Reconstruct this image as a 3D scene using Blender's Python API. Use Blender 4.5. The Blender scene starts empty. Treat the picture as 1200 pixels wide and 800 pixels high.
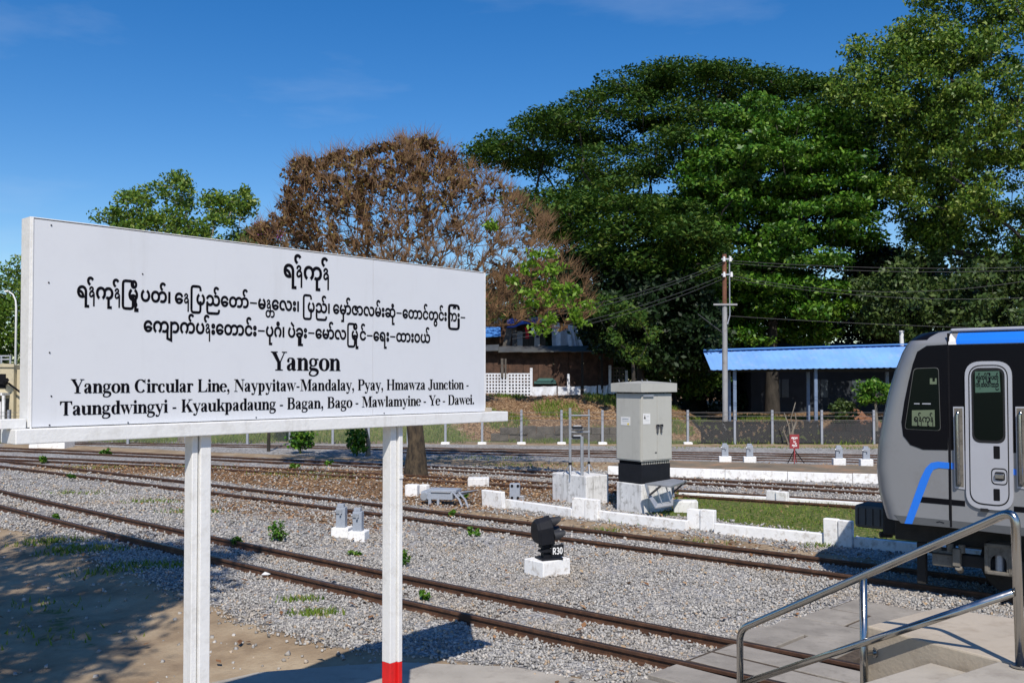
import bpy, bmesh, math, random
import numpy as np
from mathutils import Matrix, Vector
from mathutils.geometry import tessellate_polygon
random.seed(7); rng = np.random.default_rng(7)
S = bpy.context.scene; COL = S.collection; R = math.radians; PI = math.pi
# ---------------------------------------------------------------- camera, sky, sun, exposure
F, CX, CY, PITCH, CAMZ = 1095.0, 600.0, 420.2, R(1.3), 3.05
cam = bpy.data.cameras.new('camera'); camo = bpy.data.objects.new('camera', cam); COL.objects.link(camo)
camo.location = (0, 0, CAMZ); camo.rotation_euler = (R(90) + PITCH, 0, 0)
cam.sensor_width = 36; cam.lens = 36 * F / 1200; cam.shift_y = (CY - 400) / 1200
cam.clip_start = 0.1; cam.clip_end = 3000; S.camera = camo
SUN_EL, SUN_ROT = R(47.5), R(175.5)
w = bpy.data.worlds.new('World'); S.world = w; w.use_nodes = True
nt = w.node_tree; bg = nt.nodes['Background']; bg.inputs[1].default_value = 0.085
sky = nt.nodes.new('ShaderNodeTexSky'); sky.sky_type = 'NISHITA'; sky.sun_disc = False
sky.sun_elevation = SUN_EL; sky.sun_rotation = SUN_ROT; sky.air_density = 1.0; sky.dust_density = 0.3; sky.ozone_density = 2.5
tc = nt.nodes.new('ShaderNodeTexCoord'); mp = nt.nodes.new('ShaderNodeMapping'); mp.inputs['Scale'].default_value = (1.6, 3.0, 7.0)
mp.inputs['Rotation'].default_value = (0, R(-22), 0.3)
ns = nt.nodes.new('ShaderNodeTexNoise'); ns.inputs['Scale'].default_value = 1.3; ns.inputs['Detail'].default_value = 7; ns.inputs['Roughness'].default_value = 0.55
cr = nt.nodes.new('ShaderNodeValToRGB'); cr.color_ramp.elements[0].position = 0.54; cr.color_ramp.elements[1].position = 0.85
cr.color_ramp.elements[0].color = (0, 0, 0, 1); cr.color_ramp.elements[1].color = (0.26, 0.26, 0.26, 1)
hs = nt.nodes.new('ShaderNodeHueSaturation'); hs.inputs['Saturation'].default_value = 1.42; hs.inputs['Value'].default_value = 1.5; hs.inputs['Hue'].default_value = 0.508
mx = nt.nodes.new('ShaderNodeMix'); mx.data_type = 'RGBA'; mx.inputs[7].default_value = (8.5, 9.6, 11, 1)
L_ = nt.links.new
L_(tc.outputs['Generated'], mp.inputs[0]); L_(mp.outputs[0], ns.inputs['Vector']); L_(ns.outputs[0], cr.inputs[0])
L_(sky.outputs[0], hs.inputs['Color']); L_(hs.outputs[0], mx.inputs[6]); L_(cr.outputs[0], mx.inputs[0]); L_(mx.outputs[2], bg.inputs[0])
sun = bpy.data.lights.new('sun', 'SUN'); sun.energy = 5.0; sun.angle = R(0.5); sun.color = (1, 0.93, 0.84)
suno = bpy.data.objects.new('sun', sun); COL.objects.link(suno)
sd = Vector((math.sin(SUN_ROT) * math.cos(SUN_EL), math.cos(SUN_ROT) * math.cos(SUN_EL), math.sin(SUN_EL)))
suno.rotation_euler = sd.to_track_quat('Z', 'Y').to_euler(); suno.location = (0, -5, 30)
S.view_settings.view_transform = 'Standard'; S.view_settings.look = 'None'; S.view_settings.exposure = 0.0
S.view_settings.gamma = 1; S.view_settings.use_curve_mapping = False
S.cycles.max_bounces = 6; S.cycles.transparent_max_bounces = 16
# ---------------------------------------------------------------- measuring rays (survey of the place from the photo)
FW = Vector((0, math.cos(PITCH), math.sin(PITCH))); UP = Vector((0, -math.sin(PITCH), math.cos(PITCH)))
CAM = Vector((0, 0, CAMZ))
def ray(px, py): return Vector((1, 0, 0)) * ((px - CX) / F) + FW + UP * ((CY - py) / F)
def G(px, py, z=0.0):
    d = ray(px, py); t = (z - CAMZ) / d.z; return CAM + d * t
def AY(px, py, Y):
    d = ray(px, py); return CAM + d * (Y / d.y)
def plane(px, py, p0, n):
    d = ray(px, py); t = (Vector(p0) - CAM).dot(n) / d.dot(n); return CAM + d * t
# ---------------------------------------------------------------- object helpers
def obj(name, me, parent=None, loc=None):
    o = bpy.data.objects.new(name, me); COL.objects.link(o)
    if parent is not None: o.parent = parent
    if loc is not None: o.location = loc
    return o
def tag(o, label=None, cat=None, group=None, kind=None):
    if label: o['label'] = label
    if cat: o['category'] = cat
    if group: o['group'] = group
    if kind: o['kind'] = kind
    return o
def thing(name, label, cat, loc=(0, 0, 0), rz=0.0, group=None):
    o = bpy.data.objects.new(name, None); COL.objects.link(o); o.location = loc; o.rotation_euler = (0, 0, rz); o.empty_display_size = 0.2
    return tag(o, label, cat, group)
def copy_tree(o, parent=None):
    c = o.copy(); COL.objects.link(c)
    if parent is not None: c.parent = parent
    for ch in list(o.children): copy_tree(ch, c)
    return c
class MB:
    def __init__(s): s.v = []; s.f = []; s.m = []; s.M = Matrix()
    def add(s, vs, fs, m=0):
        b = len(s.v); s.v += [tuple(s.M @ Vector(q)) for q in vs]
        s.f += [tuple(b + i for i in q) for q in fs]; s.m += [m] * len(fs); return s
    def box(s, c, d, m=0, rz=0, rx=0, ry=0):
        hx, hy, hz = d[0] / 2, d[1] / 2, d[2] / 2
        T = Matrix.Translation(c) @ Matrix.Rotation(rz, 4, 'Z') @ Matrix.Rotation(ry, 4, 'Y') @ Matrix.Rotation(rx, 4, 'X')
        vs = [tuple(T @ Vector((x, y, z))) for x in (-hx, hx) for y in (-hy, hy) for z in (-hz, hz)]
        return s.add(vs, [(0, 1, 3, 2), (4, 6, 7, 5), (0, 4, 5, 1), (2, 3, 7, 6), (0, 2, 6, 4), (1, 5, 7, 3)], m)
    def b2(s, a, b, m=0):
        return s.box([(a[i] + b[i]) / 2 for i in range(3)], [abs(a[i] - b[i]) for i in range(3)], m)
    def tube(s, pts, r, n=10, m=0, caps=True):
        pts = [Vector(p) for p in pts]; rs = r if isinstance(r, (list, tuple)) else [r] * len(pts)
        vs = []; fs = []; ref = None
        for i, p in enumerate(pts):
            t = (pts[min(i + 1, len(pts) - 1)] - pts[max(i - 1, 0)]).normalized()
            if ref is None: ref = Vector((0, 0, 1)) if abs(t.z) < 0.9 else Vector((1, 0, 0))
            a = t.cross(ref).normalized(); b = t.cross(a).normalized(); ref = -b if False else ref
            if abs(t.dot(ref)) > 0.97: ref = a
            for k in range(n):
                q = 2 * PI * k / n; vs.append(p + a * (rs[i] * math.cos(q)) + b * (rs[i] * math.sin(q)))
        for i in range(len(pts) - 1):
            for k in range(n):
                k2 = (k + 1) % n; fs.append((i * n + k, i * n + k2, (i + 1) * n + k2, (i + 1) * n + k))
        if caps: fs.append(tuple(range(n))[::-1]); fs.append(tuple((len(pts) - 1) * n + k for k in range(n)))
        return s.add(vs, fs, m)
    def prism(s, poly, z0, z1, m=0):
        n = len(poly); vs = [(x, y, z0) for x, y in poly] + [(x, y, z1) for x, y in poly]
        fs = [tuple(range(n))[::-1], tuple(range(n, 2 * n))] + [(i, (i + 1) % n, n + (i + 1) % n, n + i) for i in range(n)]
        return s.add(vs, fs, m)
    def build(s, name, mats, parent=None, smooth=False, bevel=0, loc=None):
        if not isinstance(mats, (list, tuple)): mats = [mats]
        me = bpy.data.meshes.new(name); me.from_pydata(s.v, [], s.f)
        for m in mats: me.materials.append(m)
        me.polygons.foreach_set('material_index', s.m)
        bm = bmesh.new(); bm.from_mesh(me); bmesh.ops.recalc_face_normals(bm, faces=bm.faces); bm.to_mesh(me); bm.free()
        if smooth: me.polygons.foreach_set('use_smooth', [True] * len(me.polygons)); 
        o = obj(name, me, parent, loc)
        if bevel:
            bv = o.modifiers.new('bevel', 'BEVEL'); bv.width = bevel; bv.segments = 2; bv.limit_method = 'ANGLE'; bv.angle_limit = R(40)
        if smooth == 'auto': me.set_sharp_from_angle(angle=R(35))
        return o
def quick_mesh(name, V, Fc, mats, smooth=False):
    """V (n,3) float array, Fc (m,k) int array of equal faces"""
    me = bpy.data.meshes.new(name); V = np.asarray(V, np.float32); Fc = np.asarray(Fc, np.int32); k = Fc.shape[1]
    me.vertices.add(len(V)); me.vertices.foreach_set('co', V.ravel())
    me.loops.add(Fc.size); me.loops.foreach_set('vertex_index', Fc.ravel())
    me.polygons.add(len(Fc)); me.polygons.foreach_set('loop_start', np.arange(len(Fc), dtype=np.int32) * k)
    try: me.polygons.foreach_set('loop_total', np.full(len(Fc), k, np.int32))
    except Exception: pass
    if smooth: me.polygons.foreach_set('use_smooth', np.ones(len(Fc), bool))
    me.update(calc_edges=True); me.validate()
    for m in (mats if isinstance(mats, (list, tuple)) else [mats]): me.materials.append(m)
    return me
# ---------------------------------------------------------------- materials
def newmat(name):
    m = bpy.data.materials.new(name); m.use_nodes = True; return m, m.node_tree, m.node_tree.nodes['Principled BSDF']
def ramp(nt, fac, stops):
    r = nt.nodes.new('ShaderNodeValToRGB'); el = r.color_ramp.elements
    while len(el) < len(stops): el.new(0.5)
    for e, (p, c) in zip(el, stops): e.position = p; e.color = (*c, 1)
    nt.links.new(fac, r.inputs[0]); return r.outputs[0]
def noise(nt, vec, scale, detail=4, rough=0.55):
    n = nt.nodes.new('ShaderNodeTexNoise'); n.inputs['Scale'].default_value = scale; n.inputs['Detail'].default_value = detail
    n.inputs['Roughness'].default_value = rough
    if vec is not None: nt.links.new(vec, n.inputs['Vector'])
    return n.outputs[0]
def mixc(nt, fac, a, b):
    m = nt.nodes.new('ShaderNodeMix'); m.data_type = 'RGBA'
    for i, q in ((0, fac), (6, a), (7, b)):
        if isinstance(q, (int, float)): m.inputs[i].default_value = q
        elif isinstance(q, tuple): m.inputs[i].default_value = (*q, 1)
        else: nt.links.new(q, m.inputs[i])
    return m.outputs[2]
def math_(nt, op, a, b=0.0, c=None, clamp=False):
    m = nt.nodes.new('ShaderNodeMath'); m.operation = op; m.use_clamp = clamp
    for i, q in enumerate((a, b) if c is None else (a, b, c)):
        if isinstance(q, (int, float)): m.inputs[i].default_value = q
        else: nt.links.new(q, m.inputs[i])
    return m.outputs[0]
def bump(nt, h, strength, dist, bsdf):
    b = nt.nodes.new('ShaderNodeBump'); b.inputs['Strength'].default_value = strength; b.inputs['Distance'].default_value = dist
    nt.links.new(h, b.inputs['Height']); nt.links.new(b.outputs[0], bsdf.inputs['Normal']); return b
def objco(nt): return nt.nodes.new('ShaderNodeTexCoord').outputs['Object']
def geopos(nt): return nt.nodes.new('ShaderNodeNewGeometry').outputs['Position']
def paint(name, col, rough=0.5, metal=0.0, var=0.12, scale=6.0, dirt=None, dirt_amt=0.3, bmp=0.0, spec=0.5, coat=0.0, bscale=40):
    """painted / weathered solid surface: base colour varied by noise, optional stains in a second colour"""
    m, nt, b = newmat(name); v = objco(nt)
    n = noise(nt, v, scale, 5)
    lo = tuple(max(0, c * (1 - var)) for c in col); hi = tuple(min(1, c * (1 + var * 0.6)) for c in col)
    c = ramp(nt, n, [(0.3, lo), (0.7, hi)])
    if dirt:
        d = noise(nt, v, scale * 2.7, 8, 0.7); f = ramp(nt, d, [(0.52, (0, 0, 0)), (0.68, (dirt_amt,) * 3)])
        c = mixc(nt, f, c, dirt)
    nt.links.new(c, b.inputs['Base Color']); b.inputs['Roughness'].default_value = rough; b.inputs['Metallic'].default_value = metal
    b.inputs['Specular IOR Level'].default_value = spec; b.inputs['Coat Weight'].default_value = coat; b.inputs['Coat Roughness'].default_value = 0.08
    if bmp: bump(nt, noise(nt, v, bscale, 6), bmp, 0.01, b)
    return m
def leafmat(name, cols, trans=0.25, rough=0.55, clump=None):
    """leaf colours vary leaf by leaf (random per island) and softly over the crown"""
    m, nt, b = newmat(name)
    g = nt.nodes.new('ShaderNodeNewGeometry')
    n = noise(nt, g.outputs['Position'], 0.35, 3)
    k = math_(nt, 'ADD', math_(nt, 'MULTIPLY', g.outputs['Random Per Island'], 0.65), math_(nt, 'MULTIPLY', n, 0.35))
    st = [(0.15 + 0.7 * i / (len(cols) - 1), c) for i, c in enumerate(cols)]
    c = ramp(nt, k, st); nt.links.new(c, b.inputs['Base Color']); b.inputs['Roughness'].default_value = rough
    b.inputs['Specular IOR Level'].default_value = 0.35
    t = nt.nodes.new('ShaderNodeBsdfTranslucent'); nt.links.new(c, t.inputs[0])
    ms = nt.nodes.new('ShaderNodeMixShader'); ms.inputs[0].default_value = trans
    out = nt.nodes['Material Output']; nt.links.new(b.outputs[0], ms.inputs[1]); nt.links.new(t.outputs[0], ms.inputs[2]); nt.links.new(ms.outputs[0], out.inputs[0])
    return m
def barkmat(name, a, b_, scale=3):
    m, nt, b = newmat(name); v = objco(nt); mpn = nt.nodes.new('ShaderNodeMapping'); mpn.inputs['Scale'].default_value = (1, 1, 0.35); nt.links.new(v, mpn.inputs[0])
    n = noise(nt, mpn.outputs[0], scale, 8, 0.65); nt.links.new(ramp(nt, n, [(0.35, a), (0.65, b_)]), b.inputs['Base Color'])
    b.inputs['Roughness'].default_value = 0.9; bump(nt, noise(nt, mpn.outputs[0], scale * 4, 8, 0.7), 0.8, 0.05, b); return m
M = {}
M['white'] = paint('white_paint', (0.70, 0.70, 0.69), 0.6, var=0.05, scale=3, dirt=(0.42, 0.40, 0.36), dirt_amt=0.35, bmp=0.25)
M['limewash'] = paint('limewash', (0.80, 0.80, 0.79), 0.85, var=0.08, scale=2.5, dirt=(0.33, 0.28, 0.22), dirt_amt=0.7, bmp=0.6, bscale=14)
M['limewash_old'] = paint('limewash_old', (0.70, 0.70, 0.69), 0.9, var=0.12, scale=2.5, dirt=(0.20, 0.19, 0.17), dirt_amt=0.75, bmp=0.5, bscale=18)
M['sheet'] = paint('sign_sheet', (0.61, 0.625, 0.655), 0.45, var=0.02, scale=1.2, dirt=(0.54, 0.55, 0.58), dirt_amt=0.3)
def streaks(m, col, amt, sc=5.0, lo=.56, hi=.74):
    nt = m.node_tree; b = nt.nodes['Principled BSDF']; src = b.inputs['Base Color'].links[0].from_socket
    mpn = nt.nodes.new('ShaderNodeMapping'); mpn.inputs['Scale'].default_value = (1, 1, 0.09); nt.links.new(objco(nt), mpn.inputs[0])
    f = ramp(nt, noise(nt, mpn.outputs[0], sc, 7, 0.7), [(lo, (0, 0, 0)), (hi, (amt,) * 3)]); nt.links.new(mixc(nt, f, src, col), b.inputs['Base Color'])
streaks(M['sheet'], (0.40, 0.39, 0.37), 0.22); streaks(M['white'], (0.34, 0.31, 0.26), 0.4, 9); streaks(M['limewash_old'], (0.16, 0.15, 0.13), 0.6, 7, .52, .7); streaks(M['limewash'], (0.36, 0.31, 0.25), 0.35, 8)
M['ink'] = paint('black_print', (0.005, 0.005, 0.008), 0.9, var=0, spec=.05)
M['red'] = paint('red_paint', (0.62, 0.012, 0.012), 0.5, var=0.1, dirt=(0.25, 0.02, 0.02), dirt_amt=0.3)
M['steel'] = paint('galvanised_steel', (0.42, 0.44, 0.47), 0.5, 0.6, var=0.15, scale=9, dirt=(0.2, 0.2, 0.2))
M['greypaint'] = paint('grey_box_paint', (0.30, 0.335, 0.39), 0.55, var=0.1, dirt=(0.12, 0.11, 0.1), dirt_amt=0.4, bmp=0.15)
M['cabinet'] = paint('cabinet_paint', (0.43, 0.425, 0.385), 0.5, var=0.03, scale=1.5, dirt=(0.33, 0.32, 0.28), dirt_amt=0.3)
streaks(M['cabinet'], (0.27, 0.255, 0.22), 0.3, 6)
M['black'] = paint('black_paint', (0.009, 0.010, 0.014), 0.55, var=0.2, dirt=(0.03, 0.027, 0.025), spec=.25)
M['dark'] = paint('dark_recess', (0.01, 0.01, 0.012), 0.9, var=0.2, spec=.1)
def railmat():
    m, nt, b = newmat('rusty_rail'); v = geopos(nt); n = noise(nt, v, 7, 8, 0.7)
    c = ramp(nt, n, [(0.3, (0.035, 0.016, 0.009)), (0.55, (0.08, 0.036, 0.018)), (0.75, (0.17, 0.082, 0.042))])
    nt.links.new(c, b.inputs['Base Color']); b.inputs['Roughness'].default_value = 0.75; bump(nt, noise(nt, v, 60, 5), 0.4, 0.005, b); return m
M['rail'] = railmat()
M['railtop'] = paint('rail_running_face', (0.075, 0.05, 0.038), 0.45, 0.5, var=0.3, scale=3)
M['concrete'] = paint('concrete', (0.38, 0.345, 0.29), 0.85, var=0.18, scale=1.3, dirt=(0.2, 0.17, 0.14), dirt_amt=0.5, bmp=0.4, bscale=30)
M['beige'] = paint('beige_screed', (0.43, 0.37, 0.29), 0.85, var=0.16, scale=1.5, dirt=(0.27, 0.215, 0.155), dirt_amt=0.55, bmp=0.35, bscale=35)
M['slab'] = paint('paving_slab', (0.285, 0.26, 0.225), 0.9, var=0.25, scale=2.3, dirt=(0.15, 0.135, 0.115), dirt_amt=0.5, bmp=0.45, bscale=30)
def chrome():
    m, nt, b = newmat('polished_stainless_steel'); b.inputs['Base Color'].default_value = (0.42, 0.41, 0.39, 1); b.inputs['Metallic'].default_value = 1
    v = objco(nt); nt.links.new(ramp(nt, noise(nt, v, 12, 6), [(0.3, (0.14,) * 3), (0.7, (0.28,) * 3)]), b.inputs['Roughness']); return m
M['chrome'] = chrome()
# ================================================================= GROUND
def wpoly(pts, z=0.0): return np.array([tuple(G(x, y, z))[:2] for x, y in pts])
def sdist(P, X, Y):
    """signed distance to polygon, positive inside"""
    n = len(P); d = np.full(X.shape, 1e9); ins = np.zeros(X.shape, bool)
    for i in range(n):
        x0, y0 = P[i]; x1, y1 = P[(i + 1) % n]; dx, dy = x1 - x0, y1 - y0
        t = np.clip(((X - x0) * dx + (Y - y0) * dy) / (dx * dx + dy * dy + 1e-12), 0, 1)
        d = np.minimum(d, np.hypot(X - x0 - t * dx, Y - y0 - t * dy))
        c = ((y0 > Y) != (y1 > Y)) & (X < (x1 - x0) * (Y - y0) / (y1 - y0 + 1e-12) + x0); ins ^= c
    return np.where(ins, d, -d)
def soft(d, w): return np.clip(0.5 + d / (2 * w), 0, 1)
sm = lambda t: t * t * (3 - 2 * t)
# -- zones of the yard: earth, leaf litter, grass; everything else is ballast
Zsand = np.vstack([wpoly([(0, 617), (60, 631), (105, 652), (165, 676), (235, 702), (290, 728), (350, 745), (420, 760), (600, 779), (711, 800)]), [(1.6, 8.6), (3.4, 6.5), (8, 3), (8, -12), (-60, -12), (-60, 22), (-16, 21)]])
Zlit = [(wpoly([(60, 545), (250, 546), (470, 551), (600, 561), (650, 572), (700, 590), (590, 588), (590, 600), (450, 590), (330, 574), (200, 558), (90, 550)]), 0.82, 0.5),
        (wpoly([(170, 582), (260, 574), (440, 600), (500, 612), (440, 640), (300, 612), (200, 602)]), 0.55, 1.0),
        (wpoly([(590, 573), (715, 566), (800, 574), (800, 600), (700, 590), (600, 585)]), 0.8, 0.4)]
Zdirt = [(wpoly([(500, 592), (700, 611), (960, 646), (1100, 668), (960, 657), (830, 640), (700, 624), (500, 603)]), 0.9, 0.25),
         (wpoly([(0, 517), (240, 529), (450, 537), (700, 541), (1100, 545), (1100, 556), (787, 548), (700, 552), (450, 541), (240, 534), (0, 524)]), 0.9, 0.7),
         (wpoly([(-100, 508), (1300, 516), (1300, 527), (800, 523.5), (560, 521), (300, 518), (-100, 514)]), 0.8, 0.7),
         (wpoly([(0, 548), (110, 546), (250, 558), (300, 562), (160, 558), (0, 551)]), 0.7, 0.5)]
Zgrass = [(wpoly([(790, 577), (905, 582), (1100, 596), (1120, 645), (980, 628), (830, 608), (740, 600), (760, 588)]), 1.0, 0.35),
          (wpoly([(60, 500), (500, 509), (560, 516), (1030, 516), (1030, 521), (720, 520.5), (450, 516), (60, 513)]), 0.8, 0.9),
          (wpoly([(70, 507), (540, 507), (540, 518), (300, 516), (70, 512)]), 0.7, 1.2),
          (wpoly([(300, 553), (420, 549), (440, 556), (340, 560)]), 0.35, 0.8)]
PLAT = wpoly([(787, 549), (1100, 560), (1100, 540), (787, 536)])
def bank(X, Y):
    hb = 2.1 - 1.2 * sm(np.clip((X - 6.5) / 5, 0, 1)); return hb * sm(np.clip((Y - 46.5) / 7.5, 0, 1))
def height(X, Y):
    X = np.asarray(X, float); Y = np.asarray(Y, float)
    h = bank(X, Y)
    h = h - 0.13 * sm(np.clip(sdist(Zsand, X, Y) / 1.1, 0, 1))
    h = h + 0.03 * np.sin(X * 0.9 + Y * 0.5) * np.sin(Y * 0.7 - X * 0.3) * np.clip((Y - 46) / 4, 0, 1) * 4
    return h
def zone(L, X, Y):
    o = np.zeros(X.shape)
    for P, a, wd in L: o = np.maximum(o, a * soft(sdist(P, X, Y), wd))
    return o
xs = np.concatenate([-np.geomspace(32, 900, 22)[::-1], np.arange(-31, 31.01, 0.22), np.geomspace(32, 900, 22)])
ys = np.concatenate([[-300, -60, -12, -2, 3, 5], np.arange(6, 30, 0.2), np.arange(30, 60, 0.25), np.geomspace(60.5, 1500, 26)])
GX, GY = np.meshgrid(xs, ys); GZ = height(GX, GY)
GZ = GZ + np.where((GY < 46) & (GY > 5), 0.012 * np.sin(GX * 3.1 + 1.3 * np.sin(GY * 2.3)) * np.sin(GY * 2.7 + GX), 0)
nx, ny = len(xs), len(ys); idx = np.arange(nx * ny).reshape(ny, nx)
Fq = np.stack([idx[:-1, :-1].ravel(), idx[:-1, 1:].ravel(), idx[1:, 1:].ravel(), idx[1:, :-1].ravel()], 1)
def groundmat():
    m, nt, b = newmat('yard_ground'); v = geopos(nt)
    def at(n):
        a = nt.nodes.new('ShaderNodeAttribute'); a.attribute_name = n; return a.outputs['Fac']
    def voro(scale, out):
        q = nt.nodes.new('ShaderNodeTexVoronoi'); q.inputs['Scale'].default_value = scale; nt.links.new(v, q.inputs['Vector']); return q.outputs[out]
    vc = voro(17, 'Color'); vd = voro(17, 'Distance')
    sep = nt.nodes.new('ShaderNodeSeparateColor'); nt.links.new(vc, sep.inputs[0])
    gv = ramp(nt, sep.outputs[0], [(0.0, (0.15, 0.147, 0.142)), (0.4, (0.30, 0.295, 0.29)), (0.8, (0.41, 0.40, 0.39)), (1, (0.53, 0.52, 0.50))])
    gv = mixc(nt, ramp(nt, noise(nt, v, 0.5, 5), [(0.47, (0, 0, 0)), (0.66, (0.5,) * 3)]), gv, (0.21, 0.165, 0.115))
    sandc = ramp(nt, noise(nt, v, 1.1, 9, 0.65), [(0.32, (0.19, 0.135, 0.085)), (0.5, (0.30, 0.225, 0.145)), (0.68, (0.39, 0.31, 0.21))])
    sandc = mixc(nt, ramp(nt, noise(nt, v, 24, 6, 0.8), [(0.58, (0, 0, 0)), (0.7, (0.55,) * 3)]), sandc, (0.15, 0.115, 0.08))
    vl = voro(14, 'Color'); s2 = nt.nodes.new('ShaderNodeSeparateColor'); nt.links.new(vl, s2.inputs[0])
    lit = ramp(nt, s2.outputs[1], [(0.0, (0.06, 0.034, 0.018)), (0.35, (0.16, 0.092, 0.048)), (0.7, (0.27, 0.165, 0.085)), (1, (0.40, 0.29, 0.18))])
    gr = ramp(nt, noise(nt, v, 9, 8, 0.7), [(0.35, (0.05, 0.085, 0.018)), (0.5, (0.10, 0.14, 0.03)), (0.58, (0.21, 0.18, 0.07)), (0.68, (0.29, 0.22, 0.12))])
    n1 = noise(nt, v, 2.2, 8, 0.7)
    def th(a, wdt=0.12, off=0.0):   # ragged border: mask against noise
        x = math_(nt, 'SUBTRACT', math_(nt, 'ADD', a, off), n1); return math_(nt, 'ADD', math_(nt, 'DIVIDE', x, wdt), 0.5, clamp=True)
    c = gv
    fs = th(at('earth')); fl = th(at('litter')); fg = th(at('grass'))
    c = mixc(nt, fs, c, sandc); c = mixc(nt, fl, c, lit); c = mixc(nt, fg, c, gr)
    nt.links.new(c, b.inputs['Base Color']); b.inputs['Roughness'].default_value = 0.95; b.inputs['Specular IOR Level'].default_value = 0.2
    inv = math_(nt, 'SUBTRACT', 1.0, math_(nt, 'MULTIPLY', fs, 0.93))
    hgt = math_(nt, 'ADD', math_(nt, 'MULTIPLY', math_(nt, 'MULTIPLY', vd, -1.0), inv), math_(nt, 'MULTIPLY', noise(nt, v, 12, 8, 0.7), 0.25))
    bump(nt, hgt, 1.0, 0.05, b); return m
gme = quick_mesh('ground', np.stack([GX.ravel(), GY.ravel(), GZ.ravel()], 1), Fq, groundmat(), smooth=True)
earth = np.maximum(soft(sdist(Zsand, GX, GY), 0.35), zone(Zdirt, GX, GY))
farm = sm(np.clip((GY - 45.5) / 2, 0, 1)); leftg = sm(np.clip((-1 - GX) / 4, 0, 1)) * farm
litter = np.maximum(zone(Zlit, GX, GY), farm * 0.9 * (1 - leftg)); grass = np.maximum(zone(Zgrass, GX, GY), leftg * 0.8)
SG = sdist(np.vstack([wpoly([(0, 700), (120, 690), (180, 730), (120, 760), (0, 770)])]), GX, GY); grass = np.maximum(grass, 0.44 * soft(SG, 0.7))
for nme, arr in (('earth', earth), ('litter', litter), ('grass', grass)):
    a = gme.attributes.new(nme, 'FLOAT', 'POINT'); a.data.foreach_set('value', arr.ravel().astype(np.float32))
tag(obj('ground', gme), kind='structure')
# ================================================================= TRACKS
def fit(pts, z=0.12, deg=2):
    P = np.array([tuple(G(x, y, z))[:2] for x, y in pts]); return np.polyfit(P[:, 0], P[:, 1], deg), P[:, 0].min(), P[:, 0].max()
def line_eval(fitr, X):
    c, a, b = fitr; X = np.asarray(X, float); Xc = np.clip(X, a, b); d = np.polyder(c)
    return np.polyval(c, Xc) + np.polyval(d, Xc) * (X - Xc)
PROFILE = [(-0.06, 0), (0.06, 0), (0.06, 0.013), (0.012, 0.03), (0.010, 0.085), (0.034, 0.095), (0.035, 0.125), (0.028, 0.132), (-0.028, 0.132), (-0.035, 0.125), (-0.034, 0.095), (-0.010, 0.085), (-0.012, 0.03), (-0.06, 0.013)]
def sweep(path, normals, off, z0, name, mats, parent):
    n = len(PROFILE); V = []; Fc = []; mi = []
    for (x, y), (a, b) in zip(path, normals):
        for p, z in PROFILE: V.append((x + a * (off + p), y + b * (off + p), z0 + z))
    for i in range(len(path) - 1):
        for k in range(n):
            k2 = (k + 1) % n; Fc.append((i * n + k, i * n + k2, (i + 1) * n + k2, (i + 1) * n + k)); mi.append(1 if k == 7 else 0)
    me = bpy.data.meshes.new(name); me.from_pydata(V, [], Fc)
    for q in mats: me.materials.append(q)
    me.polygons.foreach_set('material_index', mi); return obj(name, me, parent)
def track(fr, x0, x1, label, z0=0.0, gauge=1.0, step=1.0, sleepers=None):
    t = thing('railway_track', label, 'railway track', (0, 0, 0), 0, 'metre gauge tracks crossing the yard')
    X = np.arange(x0, x1 + step, step); Y = line_eval(fr, X); dx = np.gradient(X); dy = np.gradient(Y); L = np.hypot(dx, dy)
    nrm = np.stack([-dy / L, dx / L], 1); path = np.stack([X, Y], 1)
    for s in (1, -1): sweep(path, nrm, s * (gauge / 2 + 0.035), z0, 'rail', [M['rail'], M['railtop']], t)
    # rail clips along the foot of the near rail, joined: too small to pick apart
    mb = MB(); acc = 0.0; k = 0
    if sleepers:
        a, b_ = sleepers
        Lc = np.concatenate([[0], np.cumsum(np.hypot(np.diff(X), np.diff(Y)))]); n = int(Lc[-1] / 0.62)
        for i in range(n):
            s_ = i * 0.62; x = float(np.interp(s_, Lc, X)); y = float(np.interp(s_, Lc, Y))
            if not (a < x < b_): continue
            nx_ = np.array([np.interp(s_, Lc, nrm[:, 0]), np.interp(s_, Lc, nrm[:, 1])]); ang = math.atan2(nx_[1], nx_[0])
            mb.M = Matrix.Translation((x, y, z0)) @ Matrix.Rotation(ang, 4, 'Z')
            mb.box((0, 0, -0.055), (1.75, 0.2, 0.13), 0)
            for q in (-0.6, -0.47, 0.47, 0.6): mb.box((q, 0, 0.02), (0.05, 0.07, 0.035), 1)
        o = mb.build('sleeper_row', [M['sleeper'], M['rail']], t); tag(o, kind='stuff')
    return t
M['sleeper'] = paint('old_timber_sleeper', (0.085, 0.065, 0.05), 0.9, var=0.4, scale=5, bmp=0.6)
T1 = fit([(0, 582), (150, 616), (300, 650.5), (450, 682.5), (600, 713.5), (730, 741), (860, 766.5)])
T2 = fit([(0, 541), (217, 566.5), (300, 576.5), (450, 595), (600, 613.5), (750, 632), (900, 651), (1000, 664)])
T3 = fit([(0, 533.5), (100, 539), (300, 548), (450, 555), (600, 562.5), (800, 574.5), (1035, 589.5)])
T4 = fit([(0, 524), (100, 528), (300, 536.5), (450, 544), (600, 550.5), (800, 560), (1035, 573)])
T5 = fit([(100, 517), (300, 520), (500, 523.5), (600, 525.3), (800, 528), (950, 530.3), (1035, 532)])
T6 = fit([(470, 525.5), (600, 529), (800, 532.5), (950, 536), (1035, 537.5)])
track(T1, -32, 9, 'nearest rusty track, running right behind the sign posts', z0=-0.01, sleepers=(-14, 8))
track(T2, -60, 22, 'rusty track on which the grey train stands', z0=-0.03, sleepers=(-20, 16))
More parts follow.
